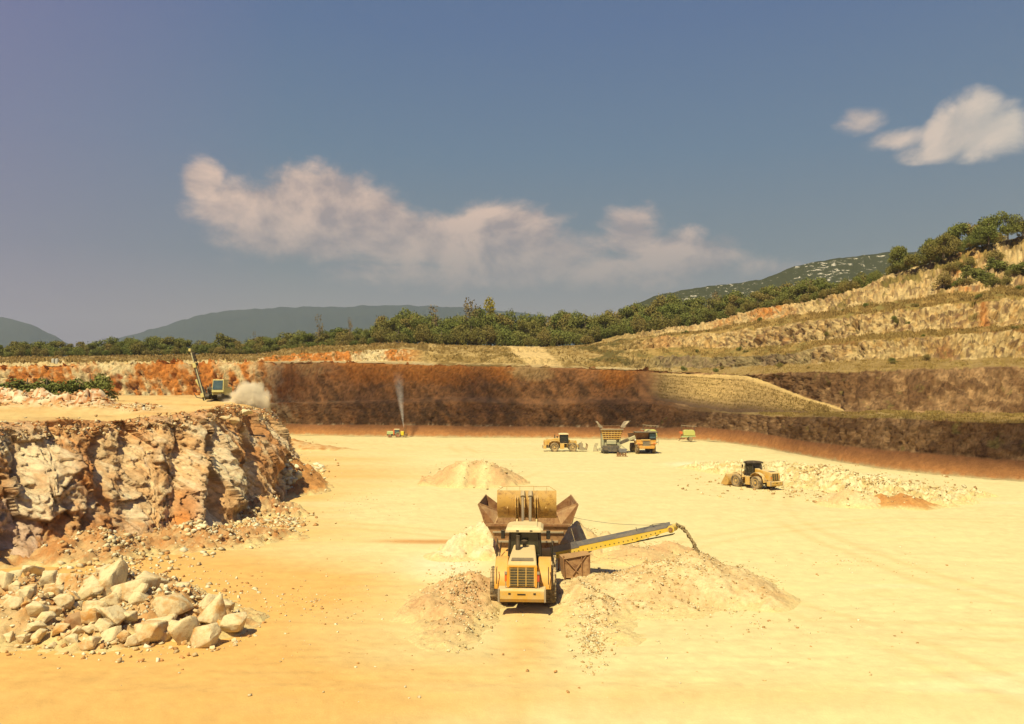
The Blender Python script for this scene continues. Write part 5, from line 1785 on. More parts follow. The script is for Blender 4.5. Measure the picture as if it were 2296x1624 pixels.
def hull_rock(rng, n=13, cuts=3):
    """broken block: convex hull of a few corner points, each face slightly roughened"""
    import bmesh
    bm = bmesh.new()
    for _ in range(n):
        d = rng.normal(size=3)
        d = np.sign(d) * np.abs(d) ** 0.6
        d /= np.linalg.norm(d)
        bm.verts.new(d * rng.uniform(0.8, 1.15))
    r_ = bmesh.ops.convex_hull(bm, input=bm.verts[:])
    junk = [g for g in r_['geom_interior'] if isinstance(g, bmesh.types.BMVert)]
    if junk:
        bmesh.ops.delete(bm, geom=junk, context='VERTS')
    bmesh.ops.dissolve_limit(bm, angle_limit=R(14), verts=bm.verts[:], edges=bm.edges[:])
    bmesh.ops.bevel(bm, geom=bm.edges[:], offset=0.045, segments=1, affect='EDGES')
    bmesh.ops.triangulate(bm, faces=bm.faces[:])
    bmesh.ops.subdivide_edges(bm, edges=bm.edges[:], cuts=cuts, use_grid_fill=True)
    bmesh.ops.triangulate(bm, faces=bm.faces[:])
    v = np.array([x.co[:] for x in bm.verts])
    f = np.array([[x.index for x in q.verts] for q in bm.faces])
    bm.free()
    off_ = rng.uniform(0, 50, 3)
    c1_ = cells(v + off_, 2.2, 9, 1.0)[0]
    v = v * (1 + 0.030 * c1_ + 0.03 * fbm(v + off_, 2.5, 4, 7, 0.65))[:, None]
    return v, f


def chip(rng):
    """sharp-edged chip of broken stone: a skewed eight-corner block"""
    v = np.array([(-1, -1, -1), (1, -1, -1), (1, 1, -1), (-1, 1, -1), (-1, -1, 1), (1, -1, 1), (1, 1, 1), (-1, 1, 1)], float)
    v = v * rng.uniform(0.35, 1.0, (8, 3)) * rng.uniform(0.55, 1.1, 3)
    q, _ = np.linalg.qr(rng.normal(size=(3, 3)))
    f = np.array([(0, 3, 2), (0, 2, 1), (4, 5, 6), (4, 6, 7), (0, 1, 5), (0, 5, 4), (1, 2, 6), (1, 6, 5), (2, 3, 7), (2, 7, 6), (3, 0, 4), (3, 4, 7)])
    return v @ q.T, f


def scatter(name, pts, sizes, cols, label, mat=None, base=None, kinds=10, seed=1, squash=0.75):
    """many small stones as one mesh: stuff"""
    rng = np.random.default_rng(seed)
    protos = [chip(rng) if base is None else rock_shape(rng, base, 14) for _ in range(kinds)]
    pts = np.asarray(pts)
    n = len(pts)
    nv = len(protos[0][0])
    nf = protos[0][1]
    A = np.empty((n, nv, 3))
    ang = rng.uniform(0, 6.28, n)
    st_ = rng.uniform(0.7, 1.3, (n, 3)) * np.array((1, 1, squash))
    for i in range(n):
        p = protos[i % kinds][0] * st_[i] * sizes[i]
        c, s = math.cos(ang[i]), math.sin(ang[i])
        A[i, :, 0] = p[:, 0] * c - p[:, 1] * s + pts[i, 0]
        A[i, :, 1] = p[:, 0] * s + p[:, 1] * c + pts[i, 1]
        A[i, :, 2] = p[:, 2] + pts[i, 2] + sizes[i] * 0.25
    F_ = (nf[None] + (np.arange(n) * nv)[:, None, None]).reshape(-1, 3)
    cc_ = np.repeat(np.asarray(cols)[:, None, :], nv, 1)
    o = mesh_obj(name, A.reshape(-1, 3), F_, mat or M_STONE, col=cc_.reshape(-1, 3))
    return tag(o, label, kind='stuff')


M_STONE = earth_mat('stone', 4.0, 0.3, 0.15, 0.03)
M_GRAVEL = earth_mat('gravel', 2.0, 0.65, 0.42, 0.08)


def pal(rng, n, stops, w=None):
    st_ = np.array(stops)
    k = rng.choice(len(stops), n, p=w)
    return np.clip(st_[k] * rng.uniform(0.8, 1.15, (n, 1)), 0, 0.85)


# ---------------------------------------------------------------- heaps
HEAPS = []


def heap(name, label, blobs, c0, c1, res=0.16, rough=0.10, seed=1, cat='gravel heap', extra=None, cell=0.0, group=None, slope_p=1.0, edgec=(0.61, 0.49, 0.24)):
    """heap of loose material; blobs = (X, Y, rx, ry, h[, flat top])"""
    bl = [b if len(b) == 6 else (*b, 0.0) for b in blobs]
    x0 = min(b[0] - b[2] for b in bl) - 0.6
    x1 = max(b[0] + b[2] for b in bl) + 0.6
    y0 = min(b[1] - b[3] for b in bl) - 0.6
    y1 = max(b[1] + b[3] for b in bl) + 0.6
    gx, gy = np.meshgrid(np.arange(x0, x1, res), np.arange(y0, y1, res))
    p = np.stack([gx, gy, 0 * gx], -1)
    wx = gx + 0.9 * fbm(p, 0.45, 3, seed + 1)
    wy = gy + 0.9 * fbm(p, 0.45, 3, seed + 2)
    h = np.full(gx.shape, -0.5)
    for (bx_, by_, rx, ry, hh_, ft) in bl:
        d = np.sqrt(((wx - bx_) / rx) ** 2 + ((wy - by_) / ry) ** 2)
        k = np.clip((1 - d) / max(1 - ft, 0.05), -0.6, 1.0)
        q = hh_ * np.where(k > 0, k ** slope_p, k)
        h = np.maximum(h, q) + 0.12 * np.minimum(np.maximum(h, 0), np.maximum(q, 0))
    ins = sstep(-0.05, 0.25, h)
    n1_ = fbm(p, 1.1, 4, seed + 3, 0.6)
    n2_ = fbm(p, 3.5, 3, seed + 5, 0.7)
    z = h + ins * rough * (1.6 * n1_ + 1.0 * n2_)
    if cell:
        z += ins * cell * cells(p + np.array((0, 0, 0.3)), 1.6, seed + 7)[0]
        z += ins * cell * 0.6 * cells(p + np.array((0, 0, 0.3)), 3.6, seed + 17)[0]
    fl = floor_h(gx, gy)
    Z = fl + np.where(h > 0, z, np.minimum(z, -0.12)) - 0.02
    edge_ = (gx <= x0 + res) | (gx >= x1 - 2 * res) | (gy <= y0 + res) | (gy >= y1 - 2 * res)
    Z = np.where(edge_, -0.4, Z)
    C_ = mixc(c0, c1, sstep(-0.35, 0.45, n1_ + 0.5 * n2_))
    if extra is not None:
        C_ = extra(gx, gy, h, C_, n1_)
    C_ = C_ * (1 + 0.15 * n2_)[..., None]
    C_ = mixc(C_, edgec, sstep(0.42, 0.0, h + 0.30 * n1_ + 0.15 * n2_) * 0.9)
    # keep only cells near or above ground
    nr_, nc_ = gx.shape
    keep = (Z[:-1, :-1] > -0.35) | (Z[1:, 1:] > -0.35) | (Z[1:, :-1] > -0.35) | (Z[:-1, 1:] > -0.35)
    F_ = grid_faces(nr_, nc_)[:, :][keep.ravel()]
    Vv = np.stack([gx, gy, Z], -1).reshape(-1, 3)
    used = np.zeros(len(Vv), bool)
    used[F_.ravel()] = True
    idx = np.cumsum(used) - 1
    o = mesh_obj(name, Vv[used], idx[F_], M_GRAVEL, col=np.clip(C_, 0.01, 0.85).reshape(-1, 3)[used], smooth=True)
    tag(o, label, cat, group)
    HEAPS.append((x0, y0, res, Z))
    return o


def ground_z(x, y):
    """highest of the floor and the heaps at a point"""
    z = float(floor_h(np.array([x]), np.array([y]))[0])
    for (x0, y0, r_, Z) in HEAPS:
        i, j = int((y - y0) / r_), int((x - x0) / r_)
        if 0 <= i < Z.shape[0] and 0 <= j < Z.shape[1]:
            z = max(z, float(Z[i, j]))
    return z


def W2(px, py):
    q = G(px, py)
    return float(q[0]), float(q[1])


GR_P = np.array((0.555, 0.395, 0.20))
GR_B = np.array((0.50, 0.315, 0.16))
GR_W = np.array((0.62, 0.49, 0.275))
GR_R = np.array((0.42, 0.20, 0.065))

# conveyor's product pile right of the loader
heap('gravel_pile', 'large flattened gravel pile below the conveyor head, right of the loader',
     [(10.3, 45.2, 4.8, 4.8, 1.9, 0.03), (8.2, 44.2, 4.8, 4.2, 1.45, 0.05), (11.4, 43.4, 3.8, 3.8, 1.15, 0.05), (6.0, 43.6, 3.8, 3.6, 0.75, 0.3), (4.2, 44.2, 2.8, 2.6, 0.55, 0.3), (7.0, 41.4, 4.6, 3.0, 0.38, 0.3)],
     GR_P, GR_W, 0.13, 0.05, 11, 'gravel pile', cell=0.05, group='heaps around the big loader',
     extra=lambda gx, gy, h, c, n: mixc(c, np.array((0.50, 0.31, 0.13)), sstep(0.2, 0.6, n + 0.3 * np.sin(gx * 1.2 + gy))[..., ] * 0.6))
heap('gravel_ridge', 'low gravel ridge running towards the camera just right of the loader',
     [(3.8, 42.6, 2.0, 2.6, 0.95), (4.2, 40.2, 1.9, 2.8, 0.7), (4.3, 37.6, 1.4, 2.4, 0.38), (4.6, 35.6, 1.2, 1.8, 0.25)], GR_P, GR_W, 0.11, 0.07, 21, 'gravel ridge', cell=0.08, group='heaps around the big loader')
heap('gravel_mound', 'brownish stony mound curving round the left rear of the loader',
     [(-2.2, 43.4, 2.6, 2.4, 1.3, 0.05), (-3.2, 41.8, 2.6, 2.6, 1.15, 0.05), (-3.9, 39.9, 2.2, 2.6, 0.9), (-3.1, 38.2, 1.9, 2.6, 0.7), (-2.6, 36.2, 1.6, 2.4, 0.42), (-2.0, 40.6, 1.8, 3.4, 0.7)], GR_B, GR_P, 0.11, 0.08, 31, 'gravel mound', cell=0.10, group='heaps around the big loader')
heap('gravel_heap', 'pale gravel heap spilling out left of the rusty hopper',
     [(-1.9, 54.8, 3.3, 3.2, 2.0, 0.05), (-3.4, 53.4, 2.4, 2.0, 0.7)], GR_W, np.array((0.62, 0.54, 0.36)), 0.13, 0.09, 41, 'gravel heap', cell=0.12, group='heaps around the big loader')
heap('gravel_heap', 'pale brown gravel heap behind the hopper, over the yellow conveyor',
     [(4.1, 55.4, 3.0, 3.0, 1.9, 0.05), (6.3, 55.0, 2.6, 2.4, 1.3)], GR_W, GR_P, 0.13, 0.09, 51, 'gravel heap', cell=0.10, group='heaps around the big loader')
heap('earth_mound', 'low brown earth mound seen under the middle of the conveyor',
     [(8.3, 53.0, 3.2, 2.6, 0.85), (10.6, 54.5, 2.4, 2.2, 0.9)], GR_P, GR_B, 0.14, 0.06, 61, 'earth mound', cell=0.05, group='heaps around the big loader')


def ramp_tracks(gx, gy, h, c, n):
    t_ = np.exp(-((gx + 5.9 - (gy - 95) * 0.03) / 0.75) ** 2) + np.exp(-((gx + 3.2 - (gy - 95) * 0.03) / 0.75) ** 2)
    return mixc(c, np.array((0.62, 0.51, 0.27)), np.clip(t_ * 1.1, 0, 1))


heap('loading_ramp', 'flat-topped brown gravel ramp with two pale wheel tracks, behind the hopper',
     [(-4.6, 98.5, 6.6, 6.6, 2.25, 0.42)], GR_P, GR_B, 0.2, 0.10, 71, 'gravel ramp', cell=0.14, extra=ramp_tracks)
heap('gravel_mound', 'long low brown mound at the far left of the quarry floor',
     [(-43.2, 158, 5.5, 6, 2.1, 0.1), (-38.5, 157, 6.0, 5, 1.1, 0.1), (-34.5, 156, 5, 3, 0.5)], GR_P, GR_R, 0.3, 0.10, 81, 'earth mound')

# pale rubble ridge on the right
rr = []
for (nx, ny, fx_, fy_, hh_) in [(1580, 1056, 1575, 1044, 0.5), (1625, 1066, 1620, 1043, 0.9), (1680, 1082, 1680, 1044, 1.3), (1740, 1096, 1740, 1046, 1.6), (1800, 1106, 1795, 1047, 1.7), (1860, 1116, 1850, 1050, 1.7),
                         (1910, 1130, 1905, 1058, 1.6), (1960, 1136, 1960, 1066, 1.5), (2020, 1136, 2020, 1076, 1.2), (2090, 1132, 2085, 1088, 0.8), (2170, 1118, 2165, 1098, 0.5)]:
    a_, b_ = W2(nx, ny), W2(fx_, fy_)
    cx_, cy_ = (a_[0] * 0.62 + b_[0] * 0.38), (a_[1] * 0.62 + b_[1] * 0.38)
    ry_ = max(abs(b_[1] - a_[1]) * 0.5, 2.5)
    rr.append((cx_, a_[1] + ry_ * 0.95, 3.6, ry_, hh_ * 0.72, 0.45))
heap('rubble_ridge', 'long pale ridge of broken rubble stretching beside the right-hand loader', rr, np.array((0.50, 0.38, 0.17)), np.array((0.64, 0.56, 0.34)), 0.17, 0.16, 91, 'rubble ridge', cell=0.30)
a_ = W2(1945, 1143)
heap('gravel_heap', 'pale gravel heap at the right end of the rubble ridge', [(a_[0], a_[1] + 3.2, 3.4, 3.4, 1.5, 0.1)], GR_W, GR_P, 0.13, 0.08, 95, 'gravel heap', cell=0.08)
a_ = W2(2045, 1143)
heap('soil_heap', 'reddish brown soil heap with two humps at the right end of the rubble ridge', [(a_[0] - 1.7, a_[1] + 2.4, 2.0, 2.6, 1.1), (a_[0] + 0.8, a_[1] + 2.3, 3.2, 2.6, 1.3)], GR_R, np.array((0.46, 0.25, 0.085)), 0.13, 0.05, 97, 'soil heap')
# talus and rubble at the foot of the near cliff
heap('soil_cone', 'red-brown soil cone at the right end of the near cliff', [(-28.6, 93.5, 7.4, 9.0, 5.2, 0.05), (-25.0, 90.0, 4.8, 6.0, 1.8)], GR_R, np.array((0.44, 0.22, 0.08)), 0.2, 0.12, 101, 'soil heap', cell=0.16)
heap('rubble_heap', 'heap of grey and cream rubble against the foot of the near cliff', [(-26.6, 76.5, 4.4, 6.0, 2.9, 0.05), (-23.2, 73.0, 4.4, 4.2, 1.2), (-20.6, 71.2, 2.6, 2.4, 0.5), (-27.5, 71.5, 3.5, 4.0, 1.2)], np.array((0.50, 0.36, 0.19)), np.array((0.40, 0.20, 0.085)), 0.15, 0.14, 111, 'rubble heap', cell=0.32)
heap('rubble_heap', 'low brown rubble apron below the orange part of the near cliff', [(-23.2, 58.5, 6.0, 4.2, 1.1, 0.1), (-19.5, 60.5, 4.2, 3.0, 0.7), (-28.6, 54.5, 5.0, 4.2, 1.5, 0.1), (-34, 52.5, 5.0, 4.0, 1.0)], np.array((0.48, 0.31, 0.15)), np.array((0.40, 0.19, 0.07)), 0.15, 0.12, 121, 'rubble heap', cell=0.18)
# bed of the boulder heap bottom-left
BH = [(-20.6, 42.0, 4.6, 4.2, 1.5, 0.15), (-17.2, 39.5, 3.8, 3.8, 1.1, 0.15), (-14.2, 37.8, 2.9, 2.9, 0.7), (-22.5, 37.8, 4.8, 4.0, 1.2, 0.1), (-26, 41, 5, 4.5, 1.5, 0.1), (-18.2, 36.2, 3.2, 2.6, 0.5)]
heap('rubble_bed', 'bed of small cream rubble under the large boulders at the lower left', BH, np.array((0.52, 0.38, 0.20)), np.array((0.46, 0.26, 0.11)), 0.12, 0.09, 131, 'rubble heap', cell=0.16)

# ---------------------------------------------------------------- boulders, lower left
bm_, t, b = new_mat('limestone')
tc = t.new('ShaderNodeTexCoord')
oi = t.new('ShaderNodeObjectInfo')
vec = t.new('ShaderNodeVectorMath', operation='ADD')
t.put(vec.inputs[0], tc.outputs['Object'])
sc3 = t.new('ShaderNodeVectorMath', operation='SCALE')
sc3.inputs[0].default_value = (37, 11, 23)
t.put(sc3.inputs['Scale'], oi.outputs['Random'])
t.put(vec.inputs[1], sc3.outputs[0])
a_n = t.noise(vec.outputs[0], 1.1, 6, 0.65)
b_n = t.noise(vec.outputs[0], 6.0, 5, 0.7)
f1 = t.math('MULTIPLY', t.math('SUBTRACT', t.math('ADD', a_n, t.math('MULTIPLY', oi.outputs['Random'], 0.16)), 0.58), 6, clamp=True)
c_ = t.mix(f1, (0.64, 0.53, 0.33), (0.50, 0.27, 0.09))
c_ = t.mix(t.math('MULTIPLY', t.math('SUBTRACT', b_n, 0.5), 2.2, clamp=True), c_, (0.34, 0.22, 0.12))
t.put(b.inputs['Base Color'], c_)
b.inputs['Roughness'].default_value = 0.95
b.inputs['Specular IOR Level'].default_value = 0.1
bp = t.new('ShaderNodeBump')
bp.inputs['Strength'].default_value = 0.7
bp.inputs['Distance'].default_value = 0.08
t.put(bp.inputs['Height'], t.math('ADD', b_n, a_n))
t.put(b.inputs['Normal'], bp.outputs[0])
M_LIME = bm_
M_RED = earth_mat('red_stone', 2, .5, .2, .05)


def zoomD(x, y):
    return (100 + x / 4.175) / 1.01874, (1180 + y / 4.175) / 1.01874


BOULD = [  # centre x, bottom y, width, height, label in the enlarged view; red
    (600, 850, 200, 290, 'tall upright cream slab, biggest stone at the back of the boulder heap', 5),
    (960, 700, 270, 180, 'long white boulder leaning at the top of the boulder heap', -20),
    (840, 880, 330, 190, 'wide pale boulder with a dark hollow beneath, right of the tall slab', 8),
    (450, 850, 160, 120, 'squat cream boulder tucked against the left of the tall slab', 0),
    (1200, 1010, 290, 200, 'big angular boulder in the middle of the heap with an orange patch', 15),
    (1060, 1110, 280, 130, 'long orange-brown boulder lying aslant in the middle of the heap', 25),
    (1550, 920, 190, 160, 'grey-topped boulder at the upper right edge of the heap', -10),
    (1590, 1110, 230, 230, 'tall cream boulder standing third from the right end of the heap', -8),
    (1770, 1160, 230, 160, 'boulder with a dark shaded side at the far right end of the heap', 10),
    (1500, 1255, 250, 180, 'pale smooth-topped boulder in front, near the right end of the heap', 0),
    (1310, 1240, 220, 230, 'leaning cream boulder in front with a brown shadow under it', 20),
    (970, 1220, 230, 180, 'low cream boulder in the front row, middle of the heap', 0),
    (620, 1060, 210, 150, 'slanting pale boulder left of the centre of the heap', -25),
    (390, 760, 270, 190, 'large brown-streaked boulder at the upper left of the heap', 10),
    (180, 680, 140, 130, 'rounded cream boulder at the top left of the heap', 0),
    (20, 710, 120, 140, 'cream boulder at the left edge of the photograph above the heap', 0),
    (290, 1070, 160, 130, 'dark rust-red boulder near the orange corner, lower left', 10),
    (480, 990, 210, 120, 'flat cream boulder left of centre below the squat one', -5),
    (860, 940, 190, 120, 'small cream boulder just under the wide pale one', 10),
    (620, 1230, 170, 120, 'cream boulder at the lower left front of the heap', 0),
    (1730, 1030, 110, 140, 'narrow boulder with a shaded right face, upper right end', 0),
    (1300, 720, 130, 90, 'small crumbly brown boulder at the top right of the heap', 0),
    (430, 1160, 140, 120, 'small grey-brown boulder in the lower left of the heap', 0),
    (760, 1230, 110, 85, 'small orange boulder in the front row, left of the middle', 0),
    (560, 1140, 140, 120, 'small dark-sided boulder in the lower left of the heap', 0),
    (720, 690, 120, 110, 'rough boulder between the tall slab and the leaning white one', 0),
]
rng = np.random.default_rng(5)


def boulder(name, px, py, w, h, rot, seed, mat, label, group):
    X_, Y_ = W2(px, py)
    # stand it on the heap where the sight line meets it
    for _ in range(4):
        z_ = ground_z(X_, Y_)
        X_, Y_ = [float(v_) for v_ in G(px, py, z_)[:2]]
    z_ = ground_z(X_, Y_ + 0.2)
    k = Y_ / FOC
    r_ = np.random.default_rng(seed)
    p, f = hull_rock(r_)
    ext = (p.max(0) - p.min(0)) / 2
    c_m = (p.max(0) + p.min(0)) / 2
    p = (p - c_m) / ext
    ww, hh_ = w * k / 2, h * k / 2 * 1.04
    p = p * np.array((ww, (ww + hh_) / 2 * 0.95, hh_))
    a = R(rot)
    x_ = p[:, 0] * math.cos(a) - p[:, 2] * math.sin(a)
    zz_ = p[:, 0] * math.sin(a) + p[:, 2] * math.cos(a)
    if rot:
        x_ *= ww / max(abs(x_).max(), 1e-6)
        zz_ *= hh_ / max(abs(zz_).max(), 1e-6)
    p = np.stack([x_, p[:, 1], zz_], -1)
    o = mesh_obj(name, p, f, mat)
    o.location = (X_, Y_ + ww * 0.5, z_ + hh_ * 0.80)
    tag(o, label, 'boulder' if 'boulder' in name else 'rock', group)
    return o


for i, (zx, zy, zw, zh, lab, rot) in enumerate(BOULD):
    dx_, dy_ = zoomD(zx, zy)
    boulder('boulder', dx_, dy_, zw / 3.5, zh / 3.5, rot, 300 + i * 7, M_LIME if 'rust-red' not in lab else RUSTY, lab, 'boulders of the heap at the lower left')
# smaller rocks between them; some lie outside the photograph's picture area at the left
k = 0
tries = 0
ROCKS = []
while k < 150 and tries < 2000:
    tries += 1
    zx, zy = rng.uniform(-420, 1820), rng.uniform(560, 1270)
    # outline of the heap in the enlarged view
    top = np.interp(zx, [-420, 0, 500, 1050, 1400, 1600, 1850], [640, 560, 600, 640, 700, 860, 1080])
    if zy < top:
        continue
    s_ = rng.uniform(70, 170) if rng.uniform() < (.55 if zx < 650 else .2) else rng.uniform(34, 70)
    dx_, dy_ = zoomD(zx, zy)
    ROCKS.append((zx, zy))
    boulder('rock', dx_, dy_, s_ / 3.8, s_ * rng.uniform(0.6, 0.95) / 3.8, 0, 900 + tries, M_LIME, 'small pale rock wedged among the boulders at the lower left', 'small rocks among the boulders')
    k += 1


rks = [o_ for o_ in COL.objects if o_.name.split('.')[0] == 'rock' and o_.get('group') == 'small rocks among the boulders']
BAND = ['in the lowest row', 'in the second row', 'in the third row', 'in the fourth row', 'in the fifth row', 'in the top row']
rks.sort(key=lambda o_: o_.location.y)
nb_ = math.ceil(len(rks) / 6)
for q in range(6):
    for j, o_ in enumerate(sorted(rks[q * nb_:(q + 1) * nb_], key=lambda o_: o_.location.x)):
        o_['label'] = f'{ORD[j]} pale rock from the left {BAND[q]} of the boulder heap'


def heap_scatter(blobs_px, n, smin, smax, seed, power=2.2):
    """random points inside photo-space polygons lying on the ground or heaps"""
    rg_ = np.random.default_rng(seed)
    out, sz = [], []
    wts = np.array([w for (_, _, _, _, w) in blobs_px], float)
    wts /= wts.sum()
    for _ in range(n):
        cx_, cy_, rx, ry, _w = blobs_px[rg_.choice(len(blobs_px), p=wts)]
        a, r_ = rg_.uniform(0, 6.28), min(abs(rg_.normal(0, 0.6)), 1.2)
        x_, y_ = W2(cx_ + rx * r_ * math.cos(a), cy_ + ry * r_ * math.sin(a))
        s_ = smin + (smax - smin) * rg_.uniform(0, 1) ** power
        out.append((x_, y_, ground_z(x_, y_)))
        sz.append(s_)
    return np.array(out), np.array(sz)


STC = [(0.62, 0.53, 0.34), (0.52, 0.38, 0.2), (0.44, 0.24, 0.1), (0.66, 0.6, 0.44)]
p_, s_ = heap_scatter([(300, 1370, 250, 95, 5), (60, 1380, 250, 80, 3)], 5600, 0.03, 0.17, 41, 2.8)
scatter('rubble', p_, s_, pal(rng, len(p_), STC), 'small broken stones filling the gaps of the boulder heap', seed=2)
p_, s_ = heap_scatter([(560, 1170, 95, 45, 5), (640, 1170, 60, 25, 2), (680, 1060, 70, 45, 2), (645, 1100, 28, 8, 1.2), (450, 1215, 130, 22, 3), (250, 1245, 190, 35, 4), (720, 1050, 20, 8, 0.4)], 4200, 0.04, 0.27, 42, 3.2)
scatter('rubble', p_, s_, pal(rng, len(p_), STC, [0.3, 0.3, 0.25, 0.15]), 'cream and brown rubble strewn along the foot of the near cliff', seed=3)
p_, s_ = heap_scatter([(645, 1103, 26, 7, 1), (700, 1052, 26, 9, 1)], 70, 0.3, 0.62, 43)
scatter('rubble', p_, s_, pal(rng, len(p_), [(0.66, 0.6, 0.44), (0.6, 0.5, 0.3)]), 'few bigger white stones at the foot of the red-brown soil cone', seed=4, base=ICO2)
p_, s_ = heap_scatter([(1480, 1320, 230, 60, 6), (1330, 1400, 50, 95, 2.4), (1030, 1350, 75, 90, 3), (1085, 1215, 60, 30, 2), (1290, 1212, 60, 28, 2), (1450, 1230, 70, 20, 0.7)], 11000, 0.025, 0.095, 44)
scatter('gravel', p_, s_, pal(rng, len(p_), [(0.58, 0.46, 0.25), (0.44, 0.29, 0.13), (0.64, 0.56, 0.36)]), 'loose gravel strewn over the heaps round the big loader', seed=5)
p_, s_ = heap_scatter([(1830, 1085, 260, 35, 6), (1960, 1110, 130, 28, 3), (2100, 1110, 90, 14, 1), (1060, 1065, 95, 28, 2), (690, 995, 60, 12, .3)], 4200, 0.04, 0.22, 45, 3.0)
scatter('rubble', p_, s_, pal(rng, len(p_), [(0.64, 0.56, 0.36), (0.5, 0.37, 0.18), (0.36, 0.22, 0.1)]), 'broken pale stones covering the rubble ridge on the right', seed=6)
p_, s_ = heap_scatter([(700, 1350, 620, 190, 4), (1700, 1400, 700, 150, 2), (820, 1120, 220, 60, 2), (1900, 1260, 380, 50, 1)], 1500, 0.02, 0.085, 46, 3.0)
scatter('pebbles', p_, s_, pal(rng, len(p_), STC), 'scattered pebbles on the dusty quarry floor', seed=7)
LONE = [((100 + 1490 / 4.175) / 1.01874, (1180 + 605 / 4.175) / 1.01874, 7, 'lone small white stone on the orange ground above the boulder heap'),
        (752, 1175, 6, 'lone brown stone on the floor right of the cliff rubble'), (757, 1045, 7, 'pale stone right of the red-brown soil cone, nearer the wall'), (802, 1489, 7, 'small grey stone in the foreground, below the left mound'),
        (1005, 1463, 9, 'flat white stone at the front foot of the left gravel mound'), (1025, 1465, 8, 'second flat white stone at the foot of the left gravel mound'), (572, 1427, 9, 'small white stone just right of the boulder heap')]
for i, (x_, y_, w_, lab) in enumerate(LONE):
    boulder('stone', x_, y_, w_, w_ * 0.6, 0, 1700 + i, M_LIME, lab, None)
# broken blocks on the cliff edge
EDGE = [(525, 945, 26, 20, 'large pale block lodged in the upper right of the near cliff'), (573, 965, 22, 26, 'pale block standing out near the cliff end, below the dust cloud'), (612, 955, 18, 10, 'light block perched on the cliff end'),
        (288, 946, 9, 9, 'small red stone on the cliff edge at the left'), (470, 930, 14, 10, 'brown block on the cliff edge under the drilling rig'), (553, 925, 30, 18, 'dark broken block at the cliff edge before the dust cloud'),
        (505, 935, 24, 16, 'brown broken block on the rim of the cliff'), (590, 935, 18, 18, 'rough brown block near the tip of the cliff edge')]
for i, (x_, y_, w_, h_, lab) in enumerate(EDGE):
    Dd = float(np.interp(x_, [98, 200, 350, 440, 520, 560, 590, 612], [57, 60, 65, 68, 75, 81, 87, 99]))
    if y_ > 940 and x_ > 450:
        Dd -= 0.4
    q = S(x_, y_, Dd)
    kk = Dd / FOC
    pz_, f = hull_rock(np.random.default_rng(60 + i), 12, 2)
    pz_ = pz_ * np.array((w_ * kk / 1.8, w_ * kk / 1.8, h_ * kk / 1.7))
    o = mesh_obj('block', pz_, f, M_LIME if 'brown' not in lab and 'dark' not in lab and 'red' not in lab else M_BROWNSTONE if 'M_BROWNSTONE' in globals() else M_LIME)
    o.location = (float(q[0]), Dd, float(q[2]))
    tag(o, lab, 'rock')
# rubble along the rim and on the bench spoil ridges
pp_, ss_ = [], []
rg_ = np.random.default_rng(77)
for _ in range(2600):
    i, j = rg_.integers(0, 14), rg_.integers(0, 640)
    pp_.append(CV_[i, j] + rg_.normal(0, 0.12, 3))
    ss_.append(0.03 + 0.16 * rg_.uniform() ** 2.5)
ridge = np.argwhere((rg > 0.25) | (rg2 > 0.2) | (rg3 > 0.35))
for _ in range(2600):
    i, j = ridge[rg_.integers(len(ridge))]
    pp_.append(BPx[i, j] + rg_.normal(0, 0.15, 3) * np.array((1, 1, 0)))
    ss_.append(0.04 + 0.22 * rg_.uniform() ** 3)
scatter('rubble', np.array(pp_), np.array(ss_), pal(rg_, len(pp_), [(0.62, 0.52, 0.34), (0.42, 0.2, 0.08), (0.5, 0.34, 0.17)], [0.35, 0.35, 0.3]), 'broken stones along the cliff edge and spoil ridges of the bench', seed=8)

# ---------------------------------------------------------------- trees and bushes
def leaf_mat(name, c_dark, c_mid, c_warm):
    m, t, b = new_mat(name)
    tc = t.new('ShaderNodeTexCoord')
    oi = t.new('ShaderNodeObjectInfo')
    n = t.noise(tc.outputs['Object'], 0.55, 4, 0.6)
    g = t.new('ShaderNodeNewGeometry')
    n2 = t.noise(g.outputs['Position'], 0.07, 2, 0.5)
    c = t.mix(t.math('MULTIPLY', t.math('SUBTRACT', n, 0.38), 3.2, clamp=True), c_dark, c_mid)
    c = t.mix(t.math('MULTIPLY', t.math('ADD', oi.outputs['Random'], t.math('SUBTRACT', n2, 0.5)), 0.85, clamp=True), c, c_warm)
    t.put(b.inputs['Base Color'], c)
    b.inputs['Roughness'].default_value = 0.8
    b.inputs['Specular IOR Level'].default_value = 0.1
    return m


LEAF = leaf_mat('autumn_foliage', (0.11, 0.115, 0.03), (0.22, 0.21, 0.055), (0.25, 0.19, 0.065))
LEAFG = leaf_mat('green_foliage', (0.10, 0.125, 0.03), (0.19, 0.215, 0.055), (0.19, 0.19, 0.055))
LEAFY = leaf_mat('yellow_foliage', (0.20, 0.17, 0.02), (0.38, 0.33, 0.04), (0.30, 0.26, 0.04))
LEAFB = leaf_mat('sparse_pale_foliage', (0.16, 0.13, 0.06), (0.26, 0.20, 0.09), (0.24, 0.17, 0.09))
BARK, t, b = new_mat('bark')
tc = t.new('ShaderNodeTexCoord')
t.put(b.inputs['Base Color'], t.mix(t.noise(tc.outputs['Object'], 4, 4), (0.07, 0.05, 0.035), (0.20, 0.155, 0.11)))
b.inputs['Roughness'].default_value = 0.95


